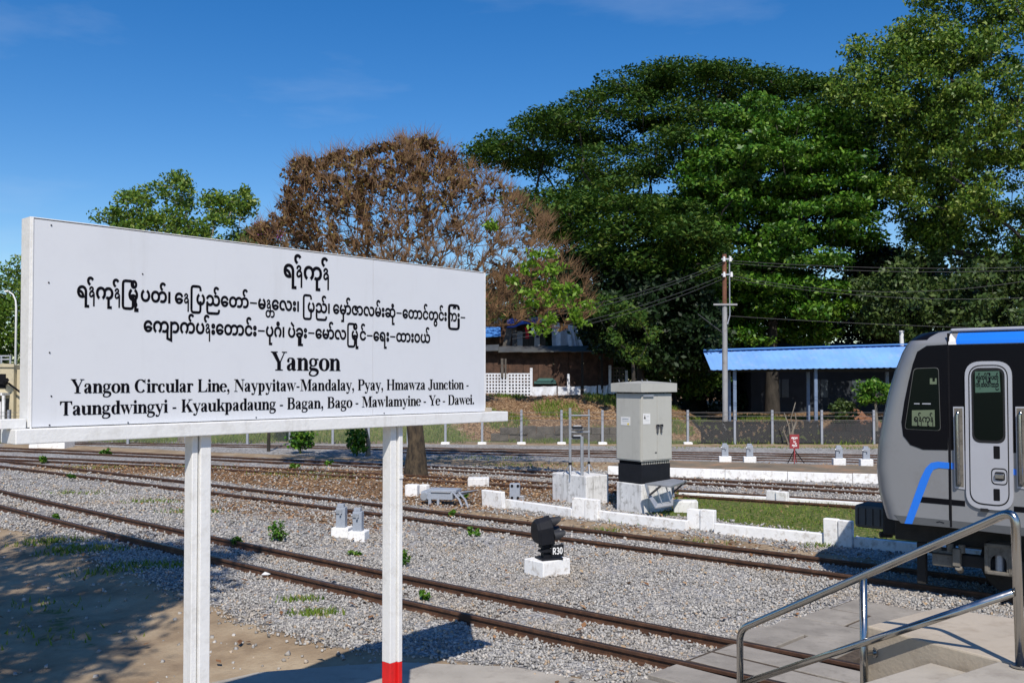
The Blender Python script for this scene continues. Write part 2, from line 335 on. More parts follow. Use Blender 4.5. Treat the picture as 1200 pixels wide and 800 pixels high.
track(T3, -60, 40, 'track just behind the cabinet and the white blocks', z0=-0.05, sleepers=(-20, 20))
track(T4, -60, 40, 'track along the low white platform wall', z0=-0.05, sleepers=(-20, 22))
track(T5, -60, 40, 'farthest track, along the foot of the wire fence', z0=-0.075)
track(T6, -4.6, 40, 'siding that branches off in front of the farthest track', z0=-0.085)
# ================================================================= BALLAST STONES, LEAVES, GRASS
def rot_batch(n):
    q = rng.normal(size=(n, 4)); q /= np.linalg.norm(q, axis=1)[:, None]; a, b, c, d = q.T
    return np.stack([np.stack([1 - 2 * (c * c + d * d), 2 * (b * c - d * a), 2 * (b * d + c * a)], 1), np.stack([2 * (b * c + d * a), 1 - 2 * (b * b + d * d), 2 * (c * d - b * a)], 1), np.stack([2 * (b * d - c * a), 2 * (c * d + b * a), 1 - 2 * (b * b + c * c)], 1)], 1)
CUBE = np.array([(x, y, z) for x in (-1, 1) for y in (-1, 1) for z in (-1, 1)], float)
CF = np.array([(0, 1, 3, 2), (4, 6, 7, 5), (0, 4, 5, 1), (2, 3, 7, 6), (0, 2, 6, 4), (1, 5, 7, 3)])
def in_view(X, Y, m=60):
    px = CX + F * X / Y; return (px > -m) & (px < 1200 + m)
def sample_area(y0, y1, dens, keep=None):
    n = int(dens * (y1 - y0) * (y1 * 1.25)); Y = rng.uniform(y0, y1, n); X = rng.uniform(-0.62, 0.62, n) * y1
    k = in_view(X, Y); X, Y = X[k], Y[k]
    if keep is not None:
        k = keep(X, Y); X, Y = X[k], Y[k]
    return X, Y
def rail_dist(X, Y):
    d = np.full(X.shape, 9.0)
    for T in (T1, T2, T3, T4):
        yl = line_eval(T, X); sl = (line_eval(T, X + .1) - yl) / .1; dd = np.abs(Y - yl) / np.sqrt(1 + sl * sl); d = np.minimum(d, np.abs(dd - 0.535))
    return d
def not_ballast(X, Y): return np.maximum.reduce([soft(sdist(Zsand, X, Y), 0.25), zone(Zdirt, X, Y), zone(Zlit, X, Y) * 0.9, zone(Zgrass, X, Y)])
CROSS = None
def cross_mask(X, Y):
    return sdist(CROSSP, X, Y) > -0.02
CROSSP = wpoly([(994, 703), (1088, 720), (1110, 760), (1010, 850), (770, 850), (800, 790), (822, 768), (884, 748), (930, 729)])
def stones(y0, y1, dens, smin, smax):
    X, Y = sample_area(y0, y1, dens, lambda X, Y: (not_ballast(X, Y) < rng.uniform(0.15, 1.0, X.shape)) & (rail_dist(X, Y) > 0.045) & ~cross_mask(X, Y))
    n = len(X); s = rng.uniform(smin, smax, n) / 2
    Vv = CUBE[None] * rng.uniform(0.55, 1.15, (n, 8, 1)) * (s[:, None] * rng.uniform(0.75, 1.0, (n, 3)) * np.array([1, 0.8, 0.62]))[:, None, :] * 0.8
    Vv = np.einsum('nij,nkj->nki', rot_batch(n), Vv)
    Z = height(X, Y) + s * rng.uniform(-0.15, 0.75, n)
    Vv += np.stack([X, Y, Z], 1)[:, None, :]
    return Vv.reshape(-1, 3), n
def stonemat():
    m, nt, b = newmat('crushed_stone'); g = nt.nodes.new('ShaderNodeNewGeometry')
    c = ramp(nt, g.outputs['Random Per Island'], [(0.0, (0.18, 0.175, 0.165)), (0.3, (0.32, 0.31, 0.293)), (0.75, (0.40, 0.388, 0.365)), (0.9, (0.51, 0.49, 0.455)), (0.97, (0.38, 0.29, 0.20))])
    c = mixc(nt, ramp(nt, noise(nt, g.outputs['Position'], 0.55, 5), [(0.5, (0, 0, 0)), (0.68, (0.5,) * 3)]), c, (0.31, 0.25, 0.18))
    nt.links.new(c, b.inputs['Base Color']); b.inputs['Roughness'].default_value = 0.9; b.inputs['Specular IOR Level'].default_value = 0.25
    bump(nt, noise(nt, g.outputs['Position'], 60, 4), 0.4, 0.005, b); return m
Vs = []; ns_ = 0
for a in ((8.5, 12, 780, 0.020, 0.064), (12, 17, 540, 0.026, 0.064), (17, 25, 150, 0.045, 0.085), (25, 33, 55, 0.05, 0.10)):
    v_, n_ = stones(*a); Vs.append(v_); ns_ += n_
Vs = np.concatenate(Vs); Fs = (CF[None] + (np.arange(ns_) * 8)[:, None, None]).reshape(-1, 4)
sme = quick_mesh('ballast_stones', Vs, Fs, stonemat()); tag(obj('ballast_stones', sme), 'loose grey crushed stone ballast spread between and beside the rails', 'gravel', kind='stuff')
def flakes(name, X, Y, size, mat, label, cat, lift=0.02, tilt=0.5, shape='leaf'):
    n = len(X); s = rng.uniform(0.6, 1.2, n) * size; a = rng.uniform(0, 2 * PI, n)
    q = np.array([(-1, 0, 0), (0, -0.55, 0.12), (1, 0, 0), (0, 0.55, 0.12)])
    Vv = q[None] * s[:, None, None]; t = rng.uniform(-tilt, tilt, n)
    ca, sa = np.cos(a), np.sin(a); ct, st = np.cos(t), np.sin(t)
    x = Vv[:, :, 0] * ct[:, None]; z = Vv[:, :, 2] + Vv[:, :, 0] * st[:, None]; y = Vv[:, :, 1]
    V2 = np.stack([x * ca[:, None] - y * sa[:, None] + X[:, None], x * sa[:, None] + y * ca[:, None] + Y[:, None], z + (height(X, Y) + lift + rng.uniform(0, 0.03, n))[:, None]], 2)
    me = quick_mesh(name, V2.reshape(-1, 3), np.arange(4 * n).reshape(n, 4), mat)
    return tag(obj(name, me), label, cat, kind='stuff')
M['dryleaf'] = leafmat('dry_leaf', [(0.10, 0.045, 0.02), (0.25, 0.125, 0.055), (0.38, 0.22, 0.11), (0.46, 0.34, 0.2)], 0.1, 0.8)
X, Y = sample_area(15, 34, 70, lambda X, Y: (zone(Zlit, X, Y) + 0.45 * zone(Zdirt, X, Y) > rng.uniform(0.1, 1.0, X.shape)) & (rail_dist(X, Y) > 0.04))
X2, Y2 = sample_area(46, 56, 34, lambda X, Y: (X > -2) & (bank(X, Y) > 0.05) & (np.sin(X * 1.3) * np.sin(Y * 1.7 + X) > -.35))
X3, Y3 = sample_area(9, 34, 2.2)
flakes('fallen_leaves', np.concatenate([X, X2, X3]), np.concatenate([Y, Y2, Y3]), 0.055, M['dryleaf'], 'brown dry leaves lying over the ballast, earth and bank', 'fallen leaves', 0.035)
def blades(name, X, Y, h, mat, label, cat):
    n = len(X); a = rng.uniform(0, 2 * PI, n); hh = rng.uniform(0.5, 1.2, n) * h; wv = 0.012 + 0.05 * hh; ln = rng.uniform(0.1, 0.9, n) * hh
    b = rng.uniform(0, 2 * PI, n); Z = height(X, Y)
    A = np.stack([X - np.cos(a) * wv, Y - np.sin(a) * wv, Z - .01], 1); B = np.stack([X + np.cos(a) * wv, Y + np.sin(a) * wv, Z - .01], 1)
    Cc = np.stack([X + np.cos(b) * ln, Y + np.sin(b) * ln, Z + hh], 1)
    me = quick_mesh(name, np.stack([A, B, Cc], 1).reshape(-1, 3), np.arange(3 * n).reshape(n, 3), mat)
    return tag(obj(name, me), label, cat, kind='stuff')
M['grass'] = leafmat('grass_blade', [(0.06, 0.12, 0.012), (0.12, 0.21, 0.02), (0.19, 0.26, 0.035), (0.30, 0.27, 0.10)], 0.3, 0.7)
X, Y = sample_area(18, 30, 260, lambda X, Y: (zone(Zgrass[:1], X, Y) * (0.55 + 0.45 * np.sin(X * 1.7 + Y) * np.sin(Y * 2.1)) > rng.uniform(0, 1.0, X.shape)))
blades('lawn_grass', X, Y, 0.055, M['grass'], 'short patchy green lawn inside the white kerb beside the train', 'grass')
X, Y = sample_area(38, 56, 90, lambda X, Y: ((zone(Zgrass[1:], X, Y) + sm(np.clip((-1 - X) / 4, 0, 1)) * (Y > 45)) * (0.6 + 0.4 * np.sin(X * 1.3)) > rng.uniform(0.15, 1.0, X.shape)))
Xe, Ye = sample_area(46, 54, 34, lambda X, Y: (np.sin(X * 1.1 + 2) * np.sin(Y * 1.3 + X * .4) > .15) & (X > -2))
X = np.concatenate([X, np.repeat(Xe, 6) + rng.normal(0, .1, 6 * len(Xe))]); Y = np.concatenate([Y, np.repeat(Ye, 6) + rng.normal(0, .1, 6 * len(Ye))])
blades('bank_grass', X, Y, 0.22, M['grass'], 'rough green grass along the wire fence and up the far left bank', 'grass')
bx = []; 
for (px, py, r_, n_) in [(178, 663, 0.7, 260), (99, 644, 0.8, 350), (130, 668, 0.6, 90), (60, 634, 0.8, 240), (60, 700, 1.0, 50), (20, 735, 1.2, 70), (372, 720, 0.35, 200), (700, 622, .5, 60), (830, 636, .6, 60), (760, 612, .7, 90), (960, 640, .3, 60), (840, 545, 1.2, 120), (1000, 525, 2, 300), (880, 524, 2, 260), (760, 524, 2, 200), (350, 704, 0.3, 120), (180, 588, 0.8, 200), (225, 600, 0.7, 200), (90, 578, 0.9, 120), (220, 548, 1.5, 300), (350, 556, 1.6, 260), (400, 560, 1.4, 160), (110, 548, 1.2, 250), (620, 545, 2, 250), (560, 537, 2, 200)]:
    g = G(px, py); ang = rng.uniform(0, 2 * PI, n_); rr = r_ * np.sqrt(rng.uniform(0, 1, n_)) * rng.uniform(.4, 1, n_); bx.append((g.x + np.cos(ang) * rr * 1.4, g.y + np.sin(ang) * rr * 0.6))
blades('weedy_grass', np.concatenate([q[0] for q in bx]), np.concatenate([q[1] for q in bx]), 0.09, M['grass'], 'sparse grass tufts growing at the ballast edge and on the earth', 'grass')

nP = 1900; Yp_ = rng.uniform(8.6, 20, nP); Xp_ = rng.uniform(-.6, .2, nP) * Yp_; kk_ = (sdist(Zsand, Xp_, Yp_) > .05) & (rng.uniform(0, 1, nP) < .25 + .75 * (sdist(Zsand, Xp_, Yp_) < 1.0)); Xp_, Yp_ = Xp_[kk_], Yp_[kk_]; nP = len(Xp_)
sP = rng.uniform(.006, .028, nP); VP = np.einsum('nij,nkj->nki', rot_batch(nP), CUBE[None] * rng.uniform(.5, 1, (nP, 8, 1)) * sP[:, None, None]) + np.stack([Xp_, Yp_, height(Xp_, Yp_) + sP * .3], 1)[:, None, :]
tag(obj('pebbles', quick_mesh('pebbles', VP.reshape(-1, 3), (CF[None] + (np.arange(nP) * 8)[:, None, None]).reshape(-1, 4), sme.materials[0])), 'loose pebbles and grit strewn over the bare earth at lower left', 'pebbles', kind='stuff')
# ================================================================= LETTERING
class Glyphs:
    """flat print built from strokes; every stroke sits a hair above the last so no two faces share a plane"""
    def __init__(s): s.v = []; s.f = []; s.k = 0
    def poly(s, pts):
        s.k += 1; z = (s.k % 7) * 0.0002; b = len(s.v); s.v += [(x, y, z) for x, y in pts]
        for t in tessellate_polygon([[Vector((x, y, 0)) for x, y in pts]]): s.f.append(tuple(b + i for i in t))
    def brush(s, pts, closed=False, steps=6):
        P = np.array(pts, float); n = len(P); out = []
        if n == 2: out = [P[0], P[1]]
        else:
            rngk = range(n) if closed else range(n - 1)
            for i in rngk:
                p0, p1, p2, p3 = (P[(i - 1) % n], P[i], P[(i + 1) % n], P[(i + 2) % n]) if closed else (P[max(i - 1, 0)], P[i], P[i + 1], P[min(i + 2, n - 1)])
                for k in range(steps):
                    t = k / steps; out.append(0.5 * ((2 * p1) + (-p0 + p2) * t + (2 * p0 - 5 * p1 + 4 * p2 - p3) * t * t + (-p0 + 3 * p1 - 3 * p2 + p3) * t ** 3))
            if not closed: out.append(P[-1])
        O = np.array(out); m = len(O)
        T = (np.roll(O, -1, 0) - np.roll(O, 1, 0))[:, :2] if closed else np.gradient(O[:, :2], axis=0)
        T /= np.linalg.norm(T, axis=1)[:, None] + 1e-9; N = np.stack([-T[:, 1], T[:, 0]], 1)
        A = O[:, :2] + N * O[:, 2:] / 2; B = O[:, :2] - N * O[:, 2:] / 2
        s.k += 1; z = (s.k % 7) * 0.0002; b = len(s.v); s.v += [(x, y, z) for x, y in A] + [(x, y, z) for x, y in B]
        for i in range(m if closed else m - 1): j = (i + 1) % m; s.f.append((b + i, b + j, b + m + j, b + m + i))
    def rect(s, x0, y0, x1, y1): s.poly([(x0, y0), (x1, y0), (x1, y1), (x0, y1)])
    def dot(s, x, y, r): s.poly([(x + r * math.cos(2 * PI * i / 12), y + r * math.sin(2 * PI * i / 12)) for i in range(12)])
    def ring(s, cx, cy, rx, ry, wt, wn, a0=0, a1=360, n=14):
        full = a1 - a0 >= 360; k = n if full else n + 1
        pts = []
        for i in range(k):
            a = R(a0 + (a1 - a0) * i / n); pts.append((cx + rx * math.cos(a), cy + ry * math.sin(a), wn + (wt - wn) * abs(math.cos(a)) ** 1.5))
        s.brush(pts, full, 3)
ST = 0.168; XH = 0.465; CH = 0.676
def ser(g, x0, x1, y, up=True):
    d = 1 if up else -1; h = 0.028 * d; g.poly([(x0, y), (x1, y), (x1, y + h), (x1 - 0.035, y + h * 1.4), (x0 + 0.035, y + h * 1.4), (x0, y + h)] if d > 0 else [(x0, y + h), (x0 + 0.035, y + h * 1.4), (x1 - 0.035, y + h * 1.4), (x1, y + h), (x1, y), (x0, y)])
def stem(g, x, y0, y1, top='f', bot='f', w=ST):
    g.rect(x, y0, x + w, y1)
    if bot == 'f': ser(g, x - 0.045, x + w + 0.045, y0)
    if top == 'f': ser(g, x - 0.045, x + w + 0.045, y1, False)
    if top == 'l': g.poly([(x + w * 0.5, y1), (x - 0.05, y1 - 0.012), (x - 0.05, y1 - 0.035), (x + 0.01, y1 - 0.06), (x + w * 0.5, y1 - 0.09)])
def arch(g, x, w=ST): g.brush([(x + 0.08, 0.34, 0.03), (x + 0.15, 0.415, 0.06), (x + 0.225, 0.43, 0.09), (x + 0.285, 0.37, 0.14), (x + 0.30, 0.28, ST), (x + 0.30, 0.02, ST)]); ser(g, x + 0.30 - w / 2 - 0.04, x + 0.30 + w / 2 + 0.045, 0)
def glyph(g, c):
    if c == 'a':
        g.brush([(0.085, 0.36, 0.09), (0.12, 0.43, 0.06), (0.20, 0.448, 0.04), (0.29, 0.415, 0.10), (0.315, 0.33, ST), (0.315, 0.10, ST), (0.345, 0.035, 0.10), (0.44, 0.04, 0.03)]); g.dot(0.095, 0.35, 0.058)
        g.brush([(0.30, 0.285, 0.04), (0.19, 0.235, 0.06), (0.105, 0.14, 0.14), (0.115, 0.055, 0.12), (0.18, 0.03, 0.06), (0.28, 0.085, 0.03)]); return 0.48
    if c == 'b' or c == 'p':
        if c == 'p': stem(g, 0.06, -0.205, XH, 'l', 'f')
        g.brush([(0.19, 0.37, 0.03), (0.27, 0.44, 0.05), (0.37, 0.37, 0.13), (0.40, 0.23, ST), (0.37, 0.09, 0.13), (0.28, 0.015, 0.045), (0.19, 0.07, 0.03)]); return 0.53
    if c == 'c' or c == 'e':
        a1 = 322; g.ring(0.235, 0.225, 0.165, 0.212, ST, 0.04, 52 if c == 'c' else 4, a1)
        if c == 'c': g.dot(0.335, 0.35, 0.06)
        else: g.rect(0.12, 0.235, 0.43, 0.27); g.brush([(0.375, 0.25, 0.11), (0.36, 0.36, 0.10), (0.28, 0.43, 0.05)])
        return 0.455
    if c == 'd':
        stem(g, 0.32, 0.0, CH, 'l', None); g.poly([(0.45, 0), (0.53, 0.005), (0.53, 0.03), (0.46, 0.045)])
        g.brush([(0.34, 0.38, 0.03), (0.25, 0.44, 0.05), (0.15, 0.37, 0.13), (0.115, 0.23, ST), (0.15, 0.09, 0.13), (0.24, 0.015, 0.045), (0.34, 0.07, 0.03)]); return 0.54
    if c == 'g':
        g.ring(0.21, 0.31, 0.13, 0.135, 0.12, 0.035); g.brush([(0.31, 0.41, 0.05), (0.38, 0.425, 0.055), (0.455, 0.415, 0.06)])
        g.brush([(0.14, 0.19, 0.04), (0.075, 0.12, 0.09), (0.12, 0.065, 0.11), (0.28, 0.05, 0.12), (0.40, 0.0, 0.12), (0.405, -0.09, 0.10), (0.31, -0.17, 0.055), (0.18, -0.185, 0.045), (0.06, -0.14, 0.08), (0.06, -0.06, 0.07), (0.15, 0.03, 0.04)]); return 0.49
    if c == 'i': stem(g, 0.065, 0, XH, 'l'); g.dot(0.14, 0.60, 0.083); return 0.275
    if c == 'l': stem(g, 0.065, 0, CH, 'l'); return 0.275
    if c == 'k':
        stem(g, 0.06, 0, CH, 'l'); g.poly([(0.20, 0.20), (0.40, 0.44), (0.46, 0.44), (0.22, 0.14)]); g.poly([(0.25, 0.27), (0.36, 0.32), (0.54, 0.02), (0.38, 0.02)])
        ser(g, 0.32, 0.53, XH, False); ser(g, 0.33, 0.57, 0); return 0.56
    if c == 'm': stem(g, 0.06, 0, XH, 'l'); arch(g, 0.10); arch(g, 0.39); return 0.84
    if c == 'n': stem(g, 0.06, 0, XH, 'l'); arch(g, 0.12); return 0.56
    if c == 'o': g.ring(0.25, 0.23, 0.17, 0.215, ST, 0.04); return 0.5
    if c == 'r': stem(g, 0.06, 0, XH, 'l'); g.brush([(0.19, 0.32, 0.03), (0.25, 0.42, 0.06), (0.33, 0.44, 0.05)]); g.dot(0.355, 0.395, 0.062); return 0.43
    if c == 't': g.brush([(0.145, 0.60, 0.02), (0.16, 0.45, ST), (0.16, 0.12, ST), (0.20, 0.035, 0.10), (0.32, 0.075, 0.03)]); g.rect(0.02, 0.428, 0.30, XH); g.poly([(0.03, 0.44), (0.1, 0.44), (0.17, 0.62), (0.14, 0.62)]); return 0.335
    if c == 'u':
        g.brush([(0.125, 0.44, ST), (0.125, 0.15, ST), (0.17, 0.05, 0.11), (0.25, 0.03, 0.06), (0.36, 0.10, 0.03)]); g.poly([(0.12, XH), (0.01, XH), (0.01, 0.43), (0.12, 0.40)]); g.rect(0.34, 0.0, 0.34 + ST, XH); g.poly([(0.36, XH), (0.27, XH), (0.27, 0.43), (0.36, 0.40)]); g.poly([(0.47, 0), (0.55, 0), (0.55, 0.03), (0.47, 0.045)]); return 0.565
    if c == 'w':
        g.poly([(0.02, 0.445), (0.17, 0.445), (0.29, 0.14), (0.24, -0.01), (0.21, -0.01)]); g.poly([(0.26, 0.445), (0.41, 0.445), (0.53, 0.14), (0.49, -0.01), (0.45, -0.01)]); g.poly([(0.225, -0.01), (0.26, 0.09), (0.37, 0.40), (0.33, 0.42)]); g.poly([(0.465, -0.01), (0.50, 0.09), (0.655, 0.445), (0.61, 0.445)])
        ser(g, -0.01, 0.22, XH, False); ser(g, 0.24, 0.44, XH, False); ser(g, 0.55, 0.72, XH, False); return 0.72
    if c == 'y':
        g.poly([(0.02, 0.445), (0.17, 0.445), (0.32, 0.13), (0.27, -0.03), (0.24, -0.02)]); g.brush([(0.42, 0.45, 0.045), (0.27, 0.0, 0.05), (0.20, -0.14, 0.06), (0.11, -0.17, 0.05)]); g.dot(0.09, -0.135, 0.06); ser(g, -0.01, 0.23, XH, False); ser(g, 0.34, 0.5, XH, False); return 0.5
    if c == 'z': g.rect(0.04, 0.42, 0.41, XH); g.rect(0.03, 0, 0.42, 0.045); g.poly([(0.24, 0.43), (0.41, 0.43), (0.20, 0.03), (0.03, 0.03)]); g.poly([(0.04, 0.45), (0.07, 0.31), (0.04, 0.31)]); g.poly([(0.39, 0.02), (0.42, 0.16), (0.44, 0.16), (0.42, 0)]); return 0.455
    if c == 'Y':
        g.poly([(0.04, 0.65), (0.23, 0.65), (0.40, 0.33), (0.40, 0.22), (0.28, 0.28)]); g.poly([(0.36, 0.26), (0.56, 0.65), (0.61, 0.65), (0.41, 0.25)]); g.rect(0.275, 0.0, 0.435, 0.31); ser(g, -0.0, 0.30, CH, False); ser(g, 0.47, 0.70, CH, False); ser(g, 0.19, 0.52, 0); return 0.69
    if c == 'C': g.ring(0.36, 0.335, 0.25, 0.315, 0.175, 0.045, 42, 322, 18); g.poly([(0.60, 0.68), (0.625, 0.68), (0.63, 0.45), (0.60, 0.45), (0.54, 0.56)]); return 0.71
    if c == 'L': stem(g, 0.09, 0, CH, 'f', 'f', 0.165); g.rect(0.2, 0.0, 0.60, 0.045); g.poly([(0.50, 0.03), (0.60, 0.03), (0.645, 0.22), (0.615, 0.22)]); g.poly([(0.42, 0.03), (0.62, 0.03), (0.625, 0.13)]); return 0.66
    if c == 'N': g.rect(0.115, 0, 0.16, CH); g.rect(0.575, 0, 0.62, CH); g.poly([(0.10, CH), (0.27, CH), (0.62, 0.13), (0.62, -0.01), (0.58, -0.01), (0.11, 0.60)]); ser(g, 0.02, 0.25, CH, False); ser(g, 0.02, 0.25, 0); ser(g, 0.49, 0.71, CH, False); return 0.72
    if c == 'M': g.rect(0.12, 0, 0.165, CH); g.rect(0.65, 0, 0.82, CH); g.poly([(0.12, CH), (0.29, CH), (0.53, 0.14), (0.44, -0.01), (0.41, -0.01)]); g.poly([(0.43, -0.01), (0.48, 0.10), (0.72, CH), (0.66, CH)]); ser(g, 0.02, 0.28, CH, False); ser(g, 0.66, 0.90, CH, False); ser(g, 0.02, 0.26, 0); ser(g, 0.58, 0.90, 0); return 0.93
    if c in 'PBDRH' or c == 'K':
        stem(g, 0.09, 0, CH, 'f', 'f', 0.165)
        if c == 'P': g.brush([(0.24, 0.655, 0.04), (0.36, 0.65, 0.05), (0.49, 0.58, 0.13), (0.51, 0.49, ST), (0.47, 0.38, 0.12), (0.35, 0.32, 0.05), (0.24, 0.315, 0.04)]); return 0.61
        if c == 'B': g.brush([(0.24, 0.655, 0.04), (0.36, 0.65, 0.05), (0.47, 0.59, 0.12), (0.49, 0.51, 0.14), (0.45, 0.41, 0.11), (0.33, 0.365, 0.045), (0.24, 0.365, 0.04)]); g.brush([(0.24, 0.35, 0.04), (0.36, 0.35, 0.045), (0.50, 0.29, 0.13), (0.53, 0.19, 0.155), (0.49, 0.08, 0.13), (0.36, 0.022, 0.045), (0.24, 0.02, 0.04)]); return 0.66
        if c == 'D': g.brush([(0.24, 0.655, 0.04), (0.38, 0.65, 0.05), (0.54, 0.56, 0.14), (0.595, 0.34, 0.165), (0.54, 0.12, 0.14), (0.38, 0.022, 0.05), (0.24, 0.02, 0.04)]); return 0.72
        if c == 'H': stem(g, 0.52, 0, CH, 'f', 'f', 0.165); g.rect(0.2, 0.325, 0.56, 0.37); return 0.78
        if c == 'K': g.poly([(0.24, 0.27), (0.54, 0.65), (0.60, 0.65), (0.25, 0.23)]); g.poly([(0.30, 0.36), (0.42, 0.47), (0.70, 0.02), (0.51, 0.02)]); ser(g, 0.44, 0.70, CH, False); ser(g, 0.45, 0.75, 0); return 0.76
    if c == 'J': g.brush([(0.33, 0.65, 0.165), (0.33, 0.14, 0.165), (0.28, 0.02, 0.11), (0.18, -0.035, 0.05), (0.09, 0.0, 0.07)]); g.dot(0.10, 0.07, 0.075); ser(g, 0.17, 0.50, CH, False); return 0.51
    if c == 'T': stem(g, 0.255, 0, CH, None, 'f', 0.165); g.rect(0.04, 0.63, 0.635, CH); g.poly([(0.03, CH), (0.06, CH), (0.14, 0.64), (0.055, 0.49), (0.03, 0.49)]); g.poly([(0.645, CH), (0.615, CH), (0.535, 0.64), (0.62, 0.49), (0.645, 0.49)]); return 0.675
    if c == '-': g.rect(0.04, 0.19, 0.27, 0.27); return 0.31
    if c == '.': g.dot(0.115, 0.07, 0.08); return 0.25
    if c == ',': g.dot(0.115, 0.07, 0.08); g.brush([(0.165, 0.06, 0.06), (0.15, -0.06, 0.05), (0.06, -0.14, 0.025)]); return 0.25
    return 0.25
def serif_line(txt):
    V = []; Fc = []; x = 0.0
    for c in txt:
        g = Glyphs(); adv = glyph(g, c); b = len(V); V += [(x + vx, vy, vz) for vx, vy, vz in g.v]; Fc += [tuple(b + i for i in f) for f in g.f]; x += adv * 0.955
    return V, Fc, x
_gc = {}
def font_mesh(txt, off):
    k = (txt, off)
    if k not in _gc:
        c = bpy.data.curves.new('print', 'FONT'); c.body = txt; c.size = 1; c.offset = off; c.resolution_u = 3
        o = bpy.data.objects.new('print', c); me = bpy.data.meshes.new_from_object(o)
        _gc[k] = ([tuple(v.co) for v in me.vertices], [tuple(p.vertices) for p in me.polygons]); bpy.data.objects.remove(o); bpy.data.meshes.remove(me); bpy.data.curves.remove(c)
    return _gc[k]
def font_adv(ch):
    xm = lambda t: max(v[0] for v in font_mesh(t, 0)[0])
    return xm(ch + '|') - xm('|')
def burmese_line(items, off=0.022):
    """items: characters in written (left to right) order; a tuple (ch, dx, dy, sx, sy, advance) nudges one by hand"""
    V = []; Fc = []; x = 0.0; k = 0
    for n_, it in enumerate(items):
        tuple_next = n_ + 1 < len(items) and isinstance(items[n_ + 1], tuple)
        if isinstance(it, tuple): ch, dx, dy, sx, sy, adv = it
        else: ch, dx, dy, sx, sy, adv = it, 0, 0, 1, 1, None
        if adv is None: adv = font_adv(ch) if ch != ' ' else 0.22
        if ch == RA and sx == 1: adv -= 0.20
        if ch == DASH or ch == NA:
            g = Glyphs()
            if ch == DASH: g.rect(0.07, 0.24, 0.62, 0.33); adv = 0.68
            else:
                wb = 0.085 + off * .5
                g.brush([(0.10, 0.375, wb * .9), (0.115, 0.46, wb), (0.20, 0.515, wb), (0.285, 0.46, wb), (0.27, 0.37, wb), (0.19, 0.315, wb), (0.12, 0.24, wb), (0.10, 0.13, wb), (0.16, 0.06, wb), (0.25, 0.085, wb), (0.30, 0.16, wb)])
                g.brush([(0.20, 0.315, wb), (0.30, 0.27, wb), (0.345, 0.18, wb), (0.345, -0.10, wb), (0.345, (-0.10 if tuple_next else -0.42), wb)]); adv = 0.44
            b = len(V); V += [(x + v[0], v[1], v[2]) for v in g.v]; Fc += [tuple(b + i for i in f) for f in g.f]
        elif ch != ' ':
            vs, fs = font_mesh(ch, off); b = len(V); k += 1; z = (k % 5) * 0.0003
            V += [(x + dx + vx * sx, dy + vy * sy, z) for vx, vy, vz in vs]; Fc += [tuple(b + i for i in f) for f in fs]
        x += adv
    return V, Fc, x
def print_on(name, VF, x0, x1, z0, sz, mat, parent, y=-0.0015, fn=None):
    """lay flat print on the local xz-plane of parent: spans x0..x1, baseline z0, one em = sz high"""
    V, Fc, _ = VF; a = min(v[0] for v in V); b = max(v[0] for v in V); k = (x1 - x0) / (b - a)
    P = [(x0 + (v[0] - a) * k, y - v[2] * 0.6, z0 + v[1] * sz) for v in V]
    if fn: P = [fn(*p) for p in P]
    me = bpy.data.meshes.new(name); me.from_pydata(P, [], Fc); me.materials.append(mat); return obj(name, me, parent)
A_ = '\u103a'; RA = ('\u103c'); U = '\u102f'; DOT = '\u1037'; VIS = '\u1038'; E = '\u1031'; AA = '\u102c'; I = '\u102d'; II = '\u102e'; ANU = '\u1036'; UU = '\u1030'; AI = '\u1032'; YA = '\u103b'; WA = '\u103d'; HA = '\u103e'
KA, KHA, GA, NGA, NYA, TA, THA, NA, PA, HPA, BA, MA, YY, RR, LA, WWA, CHA, ZA = 'က', 'ခ', 'ဂ', 'င', 'ည', 'တ', 'ထ', 'န', 'ပ', 'ဖ', 'ဗ', 'မ', 'ယ', 'ရ', 'လ', 'ဝ', 'ဆ', 'ဇ'
SEC = '၊'; DASH = '–'
TU = (U, 0.13, 0.10, 1.0, 1.35, 0.12)        # tall u beside a medial ra
YANGON = [RR, NA, A_, KA, U, NA, A_]
B1 = YANGON
B2 = YANGON + [RA, MA, I, TU, DOT, PA, TA, A_, SEC, ' ', E, NA, RA, PA, NYA, A_, E, TA, AA, A_, DASH, MA, NA, (TA, -0.50, -0.46, 0.70, 0.72, 0.0), E, LA, VIS, SEC, ' ', RA, PA, NYA, A_, SEC, ' ',
     E, MA, HA, AA, A_, ZA, AA, LA, MA, A_, VIS, CHA, ANU, U, DASH, E, TA, AA, NGA, A_, TA, WA, NGA, A_, VIS, (RA, 0, -0.04, 1.75, 1.16, 0.06), KA, II, VIS, DASH]
B3 = [E, KA, YA, AA, KA, A_, PA, NA, A_, VIS, E, TA, AA, NGA, A_, VIS, DASH, PA, U, GA, ANU, SEC, ' ', PA, AI, KHA, UU, VIS, DASH, E, MA, AA, A_, LA, RA, MA, I, TU, NGA, A_, DASH, E, RR, VIS, DASH, THA, AA, VIS, WWA, YY, A_]
